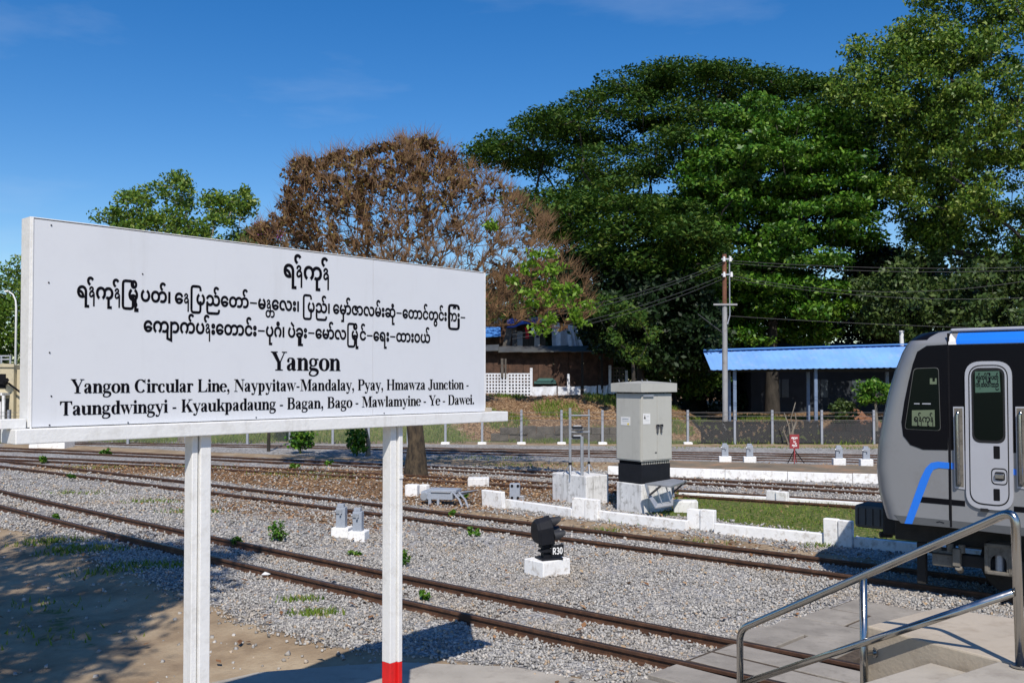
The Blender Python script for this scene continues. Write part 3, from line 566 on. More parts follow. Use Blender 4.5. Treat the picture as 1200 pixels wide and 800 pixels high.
# ================================================================= STATION SIGN
D0 = 5.44
Lp = Vector((-0.5132 * D0, D0, 0)); Rp = Vector((-0.045 * D0, 1.515 * D0, 0)); SL = (Rp - Lp).length; sdir = (Rp - Lp).normalized(); sang = math.atan2(sdir.y, sdir.x)
snrm = Vector((sdir.y, -sdir.x, 0)); SZ0, SZ1 = 2.775, 3.99
def sxy(px, py):
    p = plane(px, py, Lp, snrm); return (p - Lp).dot(sdir), p.z
GND = -0.12
sign = thing('station_sign', 'big white station name board on two posts with black writing ending in Yangon and Dawei', 'sign', (Lp.x, Lp.y, 0), sang)
seam = sxy(437, 400)[0]; TH_ = 0.13
mb = MB(); mb.b2((0.0, 0, SZ0), (seam - 0.0012, 0.02, SZ1)); mb.build('panel', M['sheet'], sign)
mb = MB(); mb.b2((seam + 0.002, 0, SZ0), (SL, 0.02, SZ1)); mb.build('panel', M['sheet'], sign)
mb = MB(); mb.b2((0.01, 0.022, SZ0 + 0.01), (SL - 0.01, 0.03, SZ1 - 0.01)); mb.build('backing', M['dark'], sign)
mb = MB(); mb.b2((-0.012, -0.004, SZ0 - 0.02), (-0.002, 0.0, SZ1 + 0.012)); mb.b2((-0.022, 0.002, SZ0), (-0.001, TH_, SZ1 + 0.012)); mb.b2((SL + 0.001, 0.002, SZ0), (SL + 0.02, TH_, SZ1 + 0.008)); mb.b2((0, 0.03, SZ1 - 0.02), (SL, TH_, SZ1 + 0.006)); mb.b2((-0.001, 0.001, SZ1 + 0.0065), (SL, 0.05, SZ1 + 0.012))
mb.build('edge_frame', M['white'], sign, bevel=0.004)
mb = MB(); mb.b2((0, 0.1, SZ0), (SL, TH_ - 0.002, SZ1 - 0.022)); mb.build('rear_sheet', M['white'], sign)
bl = sxy(5, 509)[0]; br = sxy(587, 491)[0]
mb = MB(); mb.b2((bl + 0.035, -0.07, SZ0 - 0.093), (br + 0.02, 0.16, SZ0 - 0.006)); mb.build('bottom_beam', M['white'], sign, bevel=0.006)
mb = MB(); mb.b2((SL + 0.01, 0.0, SZ0 - 0.005), (SL + 0.10, 0.06, SZ0 + 0.03)); mb.build('end_cleat', M['beige'], sign, bevel=0.004)
mb = MB(); mb.b2((-0.17, 0.0, SZ0 - 0.005), (-0.03, 0.08, SZ0 + 0.05)); mb.build('end_cleat', M['white'], sign, bevel=0.004)
pl = sxy(231, 560)[0]; pr = sxy(460, 560)[0]
for q, (cx, wd) in enumerate(((pl, 0.185), (pr, 0.155))):
    zt = SZ0 - 0.095; a = cx - wd / 2 + (0.062, 0.066)[q]; b = cx + wd / 2 + (0.002, 0.02)[q]; zr = sxy(460, 777)[1] if q else GND + 0.02
    mb = MB(); g_ = a + (b - a) * (0.36 if q == 0 else 0.60)
    for z0, z1, mi in ((GND - 0.3, zr, 1), (zr, zt, 0)):
        mb.b2((a, 0.01, z0), (g_ - 0.004, 0.11, z1), mi); mb.b2((g_ + 0.004, -0.012, z0), (b, 0.10, z1), mi); mb.b2((g_ - 0.0045, 0.03, z0), (g_ + 0.0045, 0.095, z1), 2)
    p = mb.build('post', [M['white'], M['red'], M['dark']], sign, bevel=0.012 if q == 0 else 0.006)
    if q:
        p['label'] = 'white post with red painted foot'
        for zz in (2.26, 0.52): mb = MB(); mb.b2((g_ + 0.004, -0.02, zz), (b, -0.0125, zz + 0.03)); mb.build('bracket', M['white'], p, bevel=0.002)
def zavg(a, b): return (sxy(*a)[1] + sxy(*b)[1]) / 2
def line(name, VF, xa, xb, ba, bb, capz):
    s0 = sxy(xa, ba)[0]; s1 = sxy(xb, bb)[0]; print_on(name, VF, s0, s1, zavg((xa, ba), (xb, bb)), capz, M['ink'], sign)
zt_ = lambda a, b, fr: 1.04 * (sxy(*a)[1] - sxy(*b)[1]) / fr
line('text_line', burmese_line(B1, 0.034), 332, 385.5, 323.5, 329.5, 0.168)
line('text_line', burmese_line(B2, 0.036), 90, 545, 344.8, 379.0, 0.124)
line('text_line', burmese_line(B3, 0.036), 168, 504, 387.5, 401.8, 0.124)
line('text_line', serif_line('Yangon'), 317, 399, 434, 434.4, zt_((320, 412.6), (320, 434), CH))
line('text_line', serif_line('Yangon Circular Line, Naypyitaw-Mandalay, Pyay, Hmawza Junction -'), 82.5, 549, 459.4, 456.8, zt_((85, 443.4), (85, 459.4), CH))
line('text_line', serif_line('Taungdwingyi - Kyaukpadaung - Bagan, Bago - Mawlamyine - Ye - Dawei.'), 69.9, 555.5, 484.8, 474.8, zt_((72, 468.8), (72, 484.8), CH))
for (x, y) in ((60, 264), (167, 321), (57, 331), (58, 413), (60, 464), (58, 498), (200, 270), (330, 286), (480, 303), (545, 313), (150, 495), (300, 489), (450, 484)):
    s_, z_ = sxy(x, y); mb = MB(); mb.tube([(s_, -0.004, z_), (s_, 0.001, z_)], 0.0045, 8); mb.build('screw', M['dark'], sign)
# ================================================================= STAIR HANDRAIL, LANDING, CROSSING
TDIR = Vector((0.777, -0.63, 0)).normalized(); TPER = Vector((0.63, 0.777, 0))
r0 = Vector((2.885, 5.3, 0)); r1 = Vector((1.71, 7.0, 0)); rdir = (r1 - r0).normalized()
Rw = Vector(AY(1177, 600, 5.3)); 
zt0 = AY(1195, 597, 5.3).z; zt1 = AY(868, 742, 7.0).z; LANDZ = AY(1195, 781, 5.3).z
P0_ = AY(1190, 690, 5.28); P1_ = AY(868, 760, 7.0); Pm = AY(1013, 690, 6.13)
hr = thing('stair_handrail', 'polished steel tube handrail with two rails sloping down beside the concrete steps', 'handrail', (P0_.x, P0_.y, LANDZ))
o_ = Vector((P0_.x, P0_.y, LANDZ)); rr = 0.0255
def arc_path(pts, rad, n=6):
    """round the inner corners of a polyline"""
    pts = [Vector(p) for p in pts]; out = [pts[0]]
    for i in range(1, len(pts) - 1):
        a, b, c = pts[i - 1], pts[i], pts[i + 1]; u = (a - b).normalized(); v = (c - b).normalized(); s = b + u * rad; e = b + v * rad
        for k in range(n + 1): t = k / n; out.append(s * (1 - t) ** 2 + b * 2 * t * (1 - t) + e * t * t)
    out.append(pts[-1]); return out
top0 = AY(1176, 593, 5.3); base0 = AY(1199, 781, 5.3); top1 = AY(867, 737, 7.0); base1 = Vector((top1.x, top1.y, 0.1))
base0.x = top0.x + 0.085
corner0 = Vector((top0.x + 0.055, top0.y - 0.02, AY(1190, 590, 5.3).z))
mb = MB(); pth = arc_path([base0 - o_, Vector((base0.x - .02, base0.y, zt0)) - o_, top1 - o_ + Vector((0, 0, 0)), base1 - o_], 0.09, 8); mb.tube(pth, rr, 16); mb.build('top_rail', M['chrome'], hr, smooth=True)
lowA = AY(1188, 694, 5.3); lowB = AY(868, 801, 7.0)
mb = MB(); mb.tube([lowA - o_, lowB - o_], rr * 0.93, 16); mb.build('lower_rail', M['chrome'], hr, smooth=True)
mtop = AY(1011.5, 672, 6.13); mb = MB(); mb.tube([mtop - o_, Vector((mtop.x, mtop.y, 0.6)) - o_], rr * 0.95, 16); mb.build('post', M['chrome'], hr, smooth=True)
mb = MB(); q = AY(1017, 765, 6.13) - o_; mb.tube([q + Vector((-.02, 0, 0)), q + Vector((0.05, 0.02, 0))], 0.017, 10); mb.tube([q + Vector((0.045, 0.02, 0)), q + Vector((0.055, 0.022, 0))], 0.035, 12); mb.build('wall_bracket', M['chrome'], hr, smooth='auto')
mb = MB(); mb.tube([base0 - o_ - Vector((0, 0, .0)), base0 - o_ + Vector((0, 0, 0.012))], 0.05, 16); mb.build('base_flange', M['chrome'], hr, smooth='auto')
# landing block and steps
LZ = LANDZ - 0.002
def LP(px, py, z=None): return tuple(G(px, py, LZ if z is None else z))[:2]
land = bpy.data.objects.new('platform', None); COL.objects.link(land); tag(land, kind='structure')
c_far = Vector((*LP(1099, 711), 0)); nav = Vector((-rdir.y, rdir.x, 0)); nav = nav if nav.y > 0 else -nav
c_left = Vector((mtop.x, mtop.y, 0)) + nav * 0.075 + rdir * 0.03; near_r = Vector((base0.x, base0.y, 0)) + nav * 0.03 - rdir * 0.1
far_r = c_far + TDIR * 5
mb = MB(); mb.prism([tuple(c_left)[:2], tuple(near_r)[:2], tuple(near_r - rdir * 5)[:2], tuple(far_r)[:2], tuple(c_far)[:2]], -0.3, LZ, 0); mb.build('landing_block', M['beige'], land, bevel=0.012)
sidev = Vector((rdir.y, -rdir.x, 0)); 
if sidev.dot(Vector((0, -1, 0))) < 0: sidev = -sidev
ed = Vector((*LP(1171, 773), 0)); e0 = near_r + sidev * 0.004 + rdir * ((ed - near_r).dot(rdir) - 0.27); print('step edge', (ed - near_r).dot(rdir), file=__import__('sys').stderr)
nst = 8
for i in range(nst):
    z = LZ - 0.004 - (0.11 + 0.165 * (i - 1) if i else 0)
    a = e0 + rdir * (-4.5 if i == 0 else 0.27 if i == 1 else 0.27 + .42 + .285 * (i - 2)); b = e0 + rdir * (0.27 if i == 0 else 0.27 + .42 + .285 * (i - 1))
    mb = MB(); mb.prism([tuple(a)[:2], tuple(b)[:2], tuple(b + sidev * 1.5)[:2], tuple(a + sidev * 1.5)[:2]], -0.3, z if i else LZ - 0.004, 0)
    mb.build('step', M['concrete'], land, bevel=0.01)
# concrete apron in front of the ballast, and the slab crossing
apr = bpy.data.objects.new('pavement', None); COL.objects.link(apr); tag(apr, kind='structure')
AP = [tuple(G(x, y, 0.012))[:2] for x, y in ((215, 806), (300, 787), (400, 779), (470, 775), (600, 780), (705, 799))]
mb = MB(); mb.prism(AP + [(1.7, 8.2), (1.9, 6.5), (0.5, 3), (-8, -4), (-4, 6), (-3.3, 8.5)], -0.35, 0.012, 0); mb.build('concrete_apron', M['concrete'], apr, bevel=0.01)
def crossing():
    cr_ = bpy.data.objects.new('level_crossing', None); COL.objects.link(cr_); tag(cr_, kind='structure')
    A = Vector((*tuple(G(1000, 703, 0.05))[:2], 0)); B = Vector((*tuple(G(1082, 717, 0.05))[:2], 0)); al = (B - A).normalized()
    C_ = Vector((*tuple(G(905, 738, 0.05))[:2], 0)); pe = (C_ - A); 
    per = Vector((al.y, -al.x, 0)); per = per if per.dot(pe) > 0 else -per
    me_cache = {}
    def row(s0, s1, zz, cuts, sh=0.0, j=0.028):
        for a, b in zip(cuts[:-1], cuts[1:]):
            mb = MB(); dz = random.uniform(-0.008, 0.008)
            q = [A + al * (a + j + sh) + per * (s0 + j), A + al * (b - j + sh) + per * (s0 + j), A + al * (b - j + sh) + per * (s1 - j), A + al * (a + j + sh) + per * (s1 - j)]
            mb.prism([tuple(p)[:2] for p in q], -0.1, zz + dz); mb.build('slab', M['slab'], cr_, bevel=0.008)
    return A, al, per, row
cA, cal, cper, crow = crossing()
# where the two rails of the near track cross the slab band
def rail_hit(off):
    best = min(np.arange(0, 8, 0.01), key=lambda s: abs(float(line_eval(T1, (cA + cper * s).x + cal.x * .6)) + off - ((cA + cper * s).y + cal.y * .6)))
    return best
yn = 1 / abs(cper.y)
h = rail_hit(0.0); print('crossing centre', h, A_ and '', file=__import__('sys').stderr)
g0, g1 = h - 0.535, h + 0.535
sp = (g0 - 0.06) / 4
for i in range(4): crow(sp * i, sp * (i + 1), 0.075 + 0.01 * i, [0, 0.62, 1.25] if i % 2 else [0, 1.25], sh=-0.05 * i)
for i in range(2): crow(g0 + 0.07 + i * 0.465, g0 + 0.07 + (i + 1) * 0.465, 0.105, [0.02, 0.92, 1.85])
for i in range(3): crow(g1 + 0.07 + i * 0.55, g1 + 0.07 + (i + 1) * 0.55, 0.10 - 0.03 * i, [-0.02, 0.95, 1.9])

M['joint'] = paint('dirt_in_joints', (.075, .055, .038), .95, var=.5, scale=20, bmp=.8)
for s0, s1, zz in ((0.0, g0 - .06, .066), (g0 + .07, g1 - .07, .092), (g1 + .07, g1 + 1.7, .045)):
    q = [cA + cal * .01 + cper * (s0 + .03), cA + cal * 1.24 + cper * (s0 + .03), cA + cal * 1.24 + cper * s1, cA + cal * .01 + cper * s1]
    mb = MB(); mb.prism([tuple(p)[:2] for p in q], -.1, zz); mb.build('joint_fill', M['joint'], bpy.data.objects['level_crossing'])
# ================================================================= YARD OBJECTS
def gp(px, py, z=0.0): v = G(px, py, z); return Vector((v.x, v.y, z))
T2ang = math.atan2(-0.63, 0.777)
def tdir_at(T, X): return math.atan(float(line_eval(T, X + .1) - line_eval(T, X - .1)) / .2)
# -- platform behind the fourth track with its low white wall
pf = [gp(712, 556), gp(787, 558), gp(1035, 567)]; d_ = (pf[2] - pf[0]).normalized(); pf_a = pf[0]; pf_b = pf[2] + d_ * 14
back = Vector((-d_.y, d_.x, 0)) * 3.2
plat = bpy.data.objects.new('platform', None); COL.objects.link(plat); tag(plat, kind='structure')
def earthmat():
    m, nt, b = newmat('trodden_earth'); v = geopos(nt)
    c = ramp(nt, noise(nt, v, 0.8, 9, 0.7), [(0.3, (0.115, 0.095, 0.07)), (0.5, (0.20, 0.16, 0.11)), (0.62, (0.33, 0.20, 0.115)), (0.75, (0.22, 0.20, 0.10))])
    nt.links.new(c, b.inputs['Base Color']); b.inputs['Roughness'].default_value = 0.95; bump(nt, noise(nt, v, 9, 8, 0.75), 0.8, 0.05, b); return m
M['earth'] = earthmat()
mb = MB(); off = Vector((-d_.y, d_.x, 0)) * 0.18
mb.prism([tuple(p)[:2] for p in (pf_a + off, pf_b + off, pf_b + back, pf_a + back)], -0.2, 0.245); mb.build('platform_top', M['earth'], plat)
L = (pf_b - pf_a).length; nseg = 12
for i in range(nseg):
    a = pf_a + d_ * (L * i / nseg + 0.006); b = pf_a + d_ * (L * (i + 1) / nseg - 0.006); hgt = 0.27 + random.uniform(-0.008, 0.008)
    mb = MB(); mb.prism([tuple(p)[:2] for p in (a, b, b + off * 0.98, a + off * 0.98)], -0.2, hgt); mb.build('kerb_stone', M['limewash'], plat, bevel=0.012)
# -- garden kerb: long white kerb stones with upright end slabs
kerb = thing('garden_kerb', 'low whitewashed concrete kerb with upright slabs along the front of the lawn', 'kerb')
FK = [(590, 594), (670, 606), (700, 609), (804, 622), (836, 625), (963, 638), (1000, 642), (1075, 650), (1200, 664)]
def kseg(p, q, h, wth, par, mat='limewash', z0=-0.15):
    d = (q - p).normalized(); n = Vector((-d.y, d.x, 0)) * wth; Lk = (q - p).length; k = max(1, round(Lk / 1.75))
    for i in range(k):
        a = p + d * (Lk * i / k + .004); b = p + d * (Lk * (i + 1) / k - .004); mb = MB(); hh = h + random.uniform(-.012, .012)
        mb.prism([tuple(v)[:2] for v in (a, b, b + n, a + n)], z0, hh); mb.build('kerb_stone', M[mat], par, bevel=0.012)
for a, b in ((0, 1), (2, 3), (4, 5), (6, 7), (7, 8)): kseg(gp(*FK[a]), gp(*FK[b]), 0.20, 0.14, kerb)
def slabpair(px0, px1, py, ptop, par, tilt=0.25, mat='limewash', wid=0.42, both=True):
    p = gp(px0, py); q = gp(px1, py + (px1 - px0) * 0.12); h = (py - ptop) / F * p.y * 0.97
    d = (q - p).normalized(); n = Vector((-d.y, d.x, 0)); Lk = (q - p).length
    for k in range(2 if both else 1):
        a = p + d * (Lk * (0.5 * k if both else 0) + .005); b = p + d * (Lk * (0.5 * (k + 1) if both else 1) - .005) + n * random.uniform(-.03, .05); t = random.uniform(-.03, .03)
        mb = MB(); hh = h * random.uniform(.94, 1.0)
        e = n * 0.13
        mb.add([tuple(a)[:2] + (-.15,), tuple(b)[:2] + (-.15,), tuple(b + e)[:2] + (-.15,), tuple(a + e)[:2] + (-.15,), (a.x + t, a.y, hh), (b.x + t, b.y, hh + t * .5), (b.x + e.x + t, b.y + e.y, hh), (a.x + e.x + t, a.y + e.y, hh)],
               [(3, 2, 1, 0), (4, 5, 6, 7), (0, 1, 5, 4), (1, 2, 6, 5), (2, 3, 7, 6), (3, 0, 4, 7)]); mb.build('upright_slab', M[mat], par, bevel=0.015)
slabpair(565, 590, 593, 572, kerb, both=False); slabpair(670, 700, 606, 581, kerb); slabpair(804, 836, 619.5, 594, kerb); slabpair(965, 999, 638.5, 606, kerb)
rk = thing('garden_kerb', 'thin whitewashed kerb behind the lawn along the track, with a pair of small slabs', 'kerb')
kseg(gp(795, 580.5), gp(903, 586), 0.09, 0.10, rk); kseg(gp(921, 587.5), gp(1110, 599), 0.09, 0.10, rk); slabpair(897, 921, 588, 573.5, rk)
def block(name, label, cat, pa, pb, top, depth, mat='limewash', bev=0.02, group=None):
    a = gp(*pa); b = gp(*pb); d = (b - a); Lk = d.length; ang = math.atan2(d.y, d.x); h = (pa[1] - top) / F * a.y
    t = thing(name, label, cat, tuple(a), ang, group); mb = MB(); mb.b2((0, 0, -0.12), (Lk, depth, h)); mb.build('block', M[mat], t, bevel=bev); return t
def solo(name, label, cat, mb, mat, loc, rz=0, group=None, bevel=0, smooth=False):
    o = mb.build(name, mat, None, bevel=bevel, smooth=smooth); o.location = loc; o.rotation_euler = (0, 0, rz); return tag(o, label, cat, group)
# low whitewashed loose blocks
def loose(label, px0, px1, py, ptop, dep, mat='limewash', ang=0.0, group='whitewashed concrete blocks lying in the yard'):
    a = gp((px0 + px1) / 2, py); wd = (px1 - px0) / F * a.y; h = (py - ptop) / F * a.y * 0.93
    mb = MB(); mb.b2((-wd / 2, 0, -0.12), (wd / 2, dep, h)); return solo('concrete_block', label, 'concrete block', mb, M[mat], tuple(a), ang, group, bevel=0.025)
loose('white concrete block left of the grey point machine', 474, 489, 581, 567, 0.25, ang=-0.2)
loose('white slab leaning close behind the left end of the grey point machine', 490, 500, 579, 567, 0.2, ang=-0.5)
loose('stained grey-white block lying behind the grey point machine by the track', 548, 573, 570, 559.5, 0.5, 'limewash_old')
loose('rounded white block on the lawn right of the metal folding rack', 790, 818, 600.5, 586, 0.35, 'limewash_old', ang=-0.1)
loose('long low white block far left beneath the beam of the sign', 33, 76, 525, 515.5, 0.9, ang=-0.05)
# -- equipment cabinet on its plinth
cc = gp(752, 602); cc2 = gp(722, 597.0); 
CW, CD = 0.95, 0.95
cang = math.atan2(gp(787, 589).y - cc.y, gp(787, 589).x - cc.x)
pxm = F / cc.y
wl = 0.0
# corner nearest the camera at cc; left face runs back-left, right face runs back-right
ca = R(38)
def fit_len(px_t, direction):
    lo, hi = 0.1, 3
    for _ in range(40):
        m_ = (lo + hi) / 2; q = cc + direction * m_; x = CX + F * q.x / q.y
        if (x - px_t) * (1 if direction.x > 0 else -1) > 0: hi = m_
        else: lo = m_
    return hi
dR = Vector((math.cos(ca), math.sin(ca), 0)); dL = Vector((-math.sin(ca), math.cos(ca), 0))
wR = fit_len(787, dR); wL = fit_len(722, dL); print('cabinet', cc, wR, wL)
cab = thing('equipment_cabinet', 'tall beige-grey metal equipment cabinet with overhanging top on a black and white plinth', 'cabinet', tuple(cc), ca)
zc = lambda py: AY(752, py, cc.y).z
zp, zb, zb2, ztop, zlid, zpk = zc(567.5), zc(545), zc(541), zc(461), zc(459.5), zc(449)
mb = MB(); mb.b2((0, 0, -0.15), (wR, wL, zp)); mb.build('plinth', M['limewash_old'], cab, bevel=0.02)
mb = MB(); mb.b2((0.03, 0.03, zp), (wR - 0.03, wL - 0.03, zb)); mb.build('plinth_frame', M['black'], cab, bevel=0.006)
mb = MB(); mb.b2((0.05, 0.05, zb), (wR - 0.05, wL - 0.05, zb2 + 0.005)); mb.build('vent_strip', M['dark'], cab)
mb = MB(); nb = 16
for i in range(nb): x = 0.06 + (wR - 0.12) * i / (nb - 1); mb.box((x, 0.045, (zb + zb2) / 2), (0.02, 0.02, zb2 - zb - .01))
mb.build('vent_grille', M['cabinet'], cab)
mb = MB(); mb.b2((0.0, 0.0, zb2), (wR, wL, ztop)); mb.build('housing', M['cabinet'], cab, bevel=0.008)
# doors: a pair on each visible face, standing 12 mm proud
for s in (0, 1):
    a = 0.02 + s * (wR / 2 - 0.02); mb = MB(); mb.b2((a + .003, -0.014, zb2 + 0.03), (a + wR / 2 - 0.025, -0.001, ztop - 0.03)); dr = mb.build('door', M['cabinet'], cab, bevel=0.004)
    if s == 0: mb = MB(); mb.b2((0.035, -0.020, zc(497)), (0.035 + 0.235, -0.0145, zc(484.5))); w_ = mb.build('warning_plate', M['white'], dr); mb = MB(); cz = zc(488.2); mb.add([(0.06, -0.0212, cz - .05), (0.12, -0.0212, cz - .05), (0.09, -0.0212, cz + .045)], [(0, 1, 2)]); mb.build('warning_sign', M['ink'], w_) ; mb = MB(); mb.b2((0.15, -0.0212, cz), (0.23, -0.0205, cz + 0.012)); mb.b2((0.12, -0.0212, cz - 0.09), (0.24, -0.0205, cz - 0.083)); mb.build('small_print', M['greypaint'], w_)
mb = MB(); mb.b2((-0.014, 0.03, zb2 + 0.03), (-0.001, wL - 0.03, ztop - 0.03)); drl = mb.build('door', M['cabinet'], cab, bevel=0.004)
py_ = wL * 0.42; mb = MB(); mb.b2((-0.020, py_, zc(499)), (-0.0145, py_ + 0.30, zc(489))); w_ = mb.build('notice_plate', M['white'], drl)
mb = MB(); mb.b2((-0.0212, py_ + .05, zc(492)), (-0.0205, py_ + 0.25, zc(491))); mb.b2((-0.0212, py_ + .05, zc(494)), (-0.0205, py_ + 0.25, zc(493.6))); mb.build('small_print', M['greypaint'], w_)
mb = MB(); mb.b2((-0.0214, py_ + .03, zc(498.5)), (-0.0205, py_ + 0.09, zc(496.3))); mb.build('warning_sign', paint('yellow_print', (0.7, 0.55, 0.05), 0.5), w_)
M['darkgrey'] = paint('dark_grey_plastic', (.07, .07, .075), .5, var=.1)
for k in range(2):
    x = wR * 0.5 + (-0.01 if k == 0 else 0.115); z0, z1 = zc(508), zc(498.5)
    mb = MB(); mb.b2((x - .022, -0.05, z0), (x + .022, -0.0145, z1)); mb.add([(x - .03, -0.055, z1 - .005), (x + .045, -0.055, z1 - .05), (x + .045, -0.055, z1 + .015), (x - .06, -0.055, z1 + .015), (x - .085, -0.055, z1 - .035)], [(0, 1, 2, 3, 4)], 1)
    mb.build('door_handle', [M['darkgrey'], M['black']], cab, bevel=0.003)
mb = MB(); mb.b2((wR * .42, -0.02, zc(531.8)), (wR * .42 + .06, -.0145, zc(530.6))); mb.build('key_plate', M['dark'], cab)
mb = MB(); mb.b2((0.03, -0.05, ztop - .075), (0.36, -.0145, ztop - .03)); mb.build('lamp_hood', M['steel'], cab)
ov = 0.09
mb = MB(); mb.b2((-ov, -ov, zlid), (wR + ov, wL + ov, zpk)); mb.add([(-ov, -ov, zpk + .002), (wR + ov, -ov, zpk + .002), (wR + ov, wL + ov, zpk + .002), (-ov, wL + ov, zpk + .002), (wR * .3, wL * .5, zpk + .05), (wR * .7, wL * .5, zpk + .05)], [(0, 1, 5, 4), (1, 2, 5), (2, 3, 4, 5), (3, 0, 4)])
mb.build('canopy', M['cabinet'], cab, bevel=0.006)
for x, y in ((0.02, 0.02), (wR - .05, 0.02), (wR - .05, wL - .05), (0.02, wL - .05)):
    mb = MB(); mb.tube([(x + .035 * math.cos(q), y, zpk + .05 + .035 * math.sin(q)) for q in np.linspace(-.6, PI + .6, 9)], .008, 6); mb.build('lifting_eye', M['steel'], cab, smooth=True)
# -- folding metal rack leaning at the plinth
rk0 = gp(774, 605); fr = thing('metal_rack', 'grey metal folding step rack leaning on the cabinet plinth', 'rack', tuple(rk0), 0)
def RP(px, py, dy): v = AY(px, py, rk0.y + dy) - rk0; return tuple(v)
def plate(nm, pts, th_, mat='steel'):
    mb = MB(); n = len(pts); dn = Vector((0, .01, -th_)); q = [Vector(p) for p in pts]; mb.add([tuple(p) for p in q] + [tuple(p + dn) for p in q], [tuple(range(n)), tuple(range(n, 2 * n))[::-1]] + [(i, (i + 1) % n, n + (i + 1) % n, n + i) for i in range(n)]); return mb.build(nm, M[mat], fr)
plate('top_plate', [RP(756, 566, .0), RP(787, 569, -.25), RP(805, 563, .35), RP(789, 560.5, .7)], .04)
plate('foot_plate', [RP(759.5, 580.5, -.15), RP(768, 594.5, -.2), RP(789, 591, -.15), RP(789, 581, .1), RP(785, 587, -.05), RP(771, 589.5, -.1), RP(764, 580.5, -.1)], .03)
for a, b, r_ in (((757, 567, .0), (761, 582, -.1), .035), ((788, 566, .3), (789, 582, .05), .03)): mb = MB(); mb.tube([RP(*a), RP(*b)], r_, 4); mb.build('leg', M['steel'], fr)
for a, b in (((775, 568.5, -.12), (761, 580, -.2)), ((803, 564, .3), (790, 576, .05))): mb = MB(); mb.tube([RP(*a), RP(*b)], .026, 4); mb.build('brace', M['hood'] if 'hood' in M else M['black'], fr)
for a, b in (((769, 571, -.1), (776, 590, -.12)), ((780, 569, -.1), (786, 588, -.1))): mb = MB(); mb.tube([RP(*a), RP(*b)], .013, 4); mb.build('slat', M['greypaint'], fr)
# -- relay frame on its big white block
fb = gp(687, 592); bl_ = thing('pole_base_block', 'large whitewashed concrete block carrying the metal pole frame, left of the cabinet', 'concrete block', tuple(fb), ca)
cc_s = cc; cc = fb; wR2 = fit_len(713, dR); wL2 = fit_len(647, dL); cc = cc_s; hb_ = AY(687, 558, fb.y).z; print('frame block', wR2, wL2, hb_)
mb = MB(); mb.b2((0, 0, -0.15), (wR2, wL2, hb_)); mb.build('block', M['limewash_old'], bl_, bevel=0.02)
mf = thing('signal_stand', 'grey steel frame of three upright poles with crossbars standing on a white block', 'steel frame', (fb.x, fb.y, hb_), 0)
def FP(px, py, dy): v = AY(px, py, fb.y + dy); return Vector((v.x - fb.x, dy, v.z - hb_))
poles_ = [(668, 478, 0.50, .034), (690, 479.5, 0.75, .022), (682, 511, 0.28, .04)]
for px, py, dy, r_ in poles_:
    t_ = FP(px, py, dy); mb = MB(); mb.tube([(t_.x, t_.y, 0), tuple(t_)], r_, 10); mb.build('pole', M['steel'], mf, smooth='auto')
    if r_ < .035:
        mb = MB()
        for q in (0.5, 2.6, 4.7): mb.tube([(t_.x, t_.y, .26), (t_.x + .2 * math.cos(q), t_.y + .2 * math.sin(q), 0.0)], .011, 6)
        mb.build('foot_brace', M['steel'], mf); mb = MB(); mb.tube([(t_.x, t_.y, .24), (t_.x, t_.y, .30)], r_ + .012, 10); mb.build('clamp', M['black'], mf, smooth='auto')
for py in (486.5, 506): a = FP(667, py, .5); b = FP(691, py, .75); mb = MB(); mb.tube([a, b], .022, 6); mb.build('crossbar', M['steel'], mf)
for k, py in enumerate((500.5, 512)):
    c_ = FP(676.5, py, .55); mb = MB(); mb.box(tuple(c_), (.26, .14, .05), 1); mb.box((c_.x, c_.y - .005, c_.z + .035), (.2, .12, .028)); mb.box((c_.x, c_.y, c_.z - .035), (.3, .1, .022)); mb.build('junction_box', [M['steel'], M['black']], mf, bevel=.004)
# -- small dwarf signal
sb = gp(636.5, 677.5); sgb = thing('white_block', 'small bright white block carrying the black dwarf signal', 'concrete block', tuple(sb), R(40))
cc_s = cc; cc = sb; dR_, dL_ = dR, dL; dR = Vector((math.cos(R(40)), math.sin(R(40)), 0)); dL = Vector((-math.sin(R(40)), math.cos(R(40)), 0)); a1 = fit_len(668, dR); a2 = fit_len(614, dL); cc = cc_s; dR, dL = dR_, dL_
hs_ = AY(638, 659, sb.y).z; print('signal', a1, a2, hs_)
mb = MB(); mb.b2((0, 0, -0.1), (a1, a2, hs_)); mb.build('block', M['limewash'], sgb, bevel=0.012)
k_ = sb.y / F
sg = thing('dwarf_signal', 'black dwarf railway signal with three hooded lamps and the plate R30', 'signal', (sb.x + .10, sb.y + .32, hs_), R(22))
mb = MB(); mb.box((0, 0.0, .015), (.36, .30, .03)); mb.build('base_plate', M['black'], sg, bevel=.004)
mb = MB(); mb.box((-.04, 0.02, .09), (.13, .13, .15)); mb.box((-.04, 0.02, .20), (.20, .16, .05)); mb.box((-.06, -.0, .13), (.19, .17, .035)); mb.build('pedestal', M['black'], sg, bevel=.006)
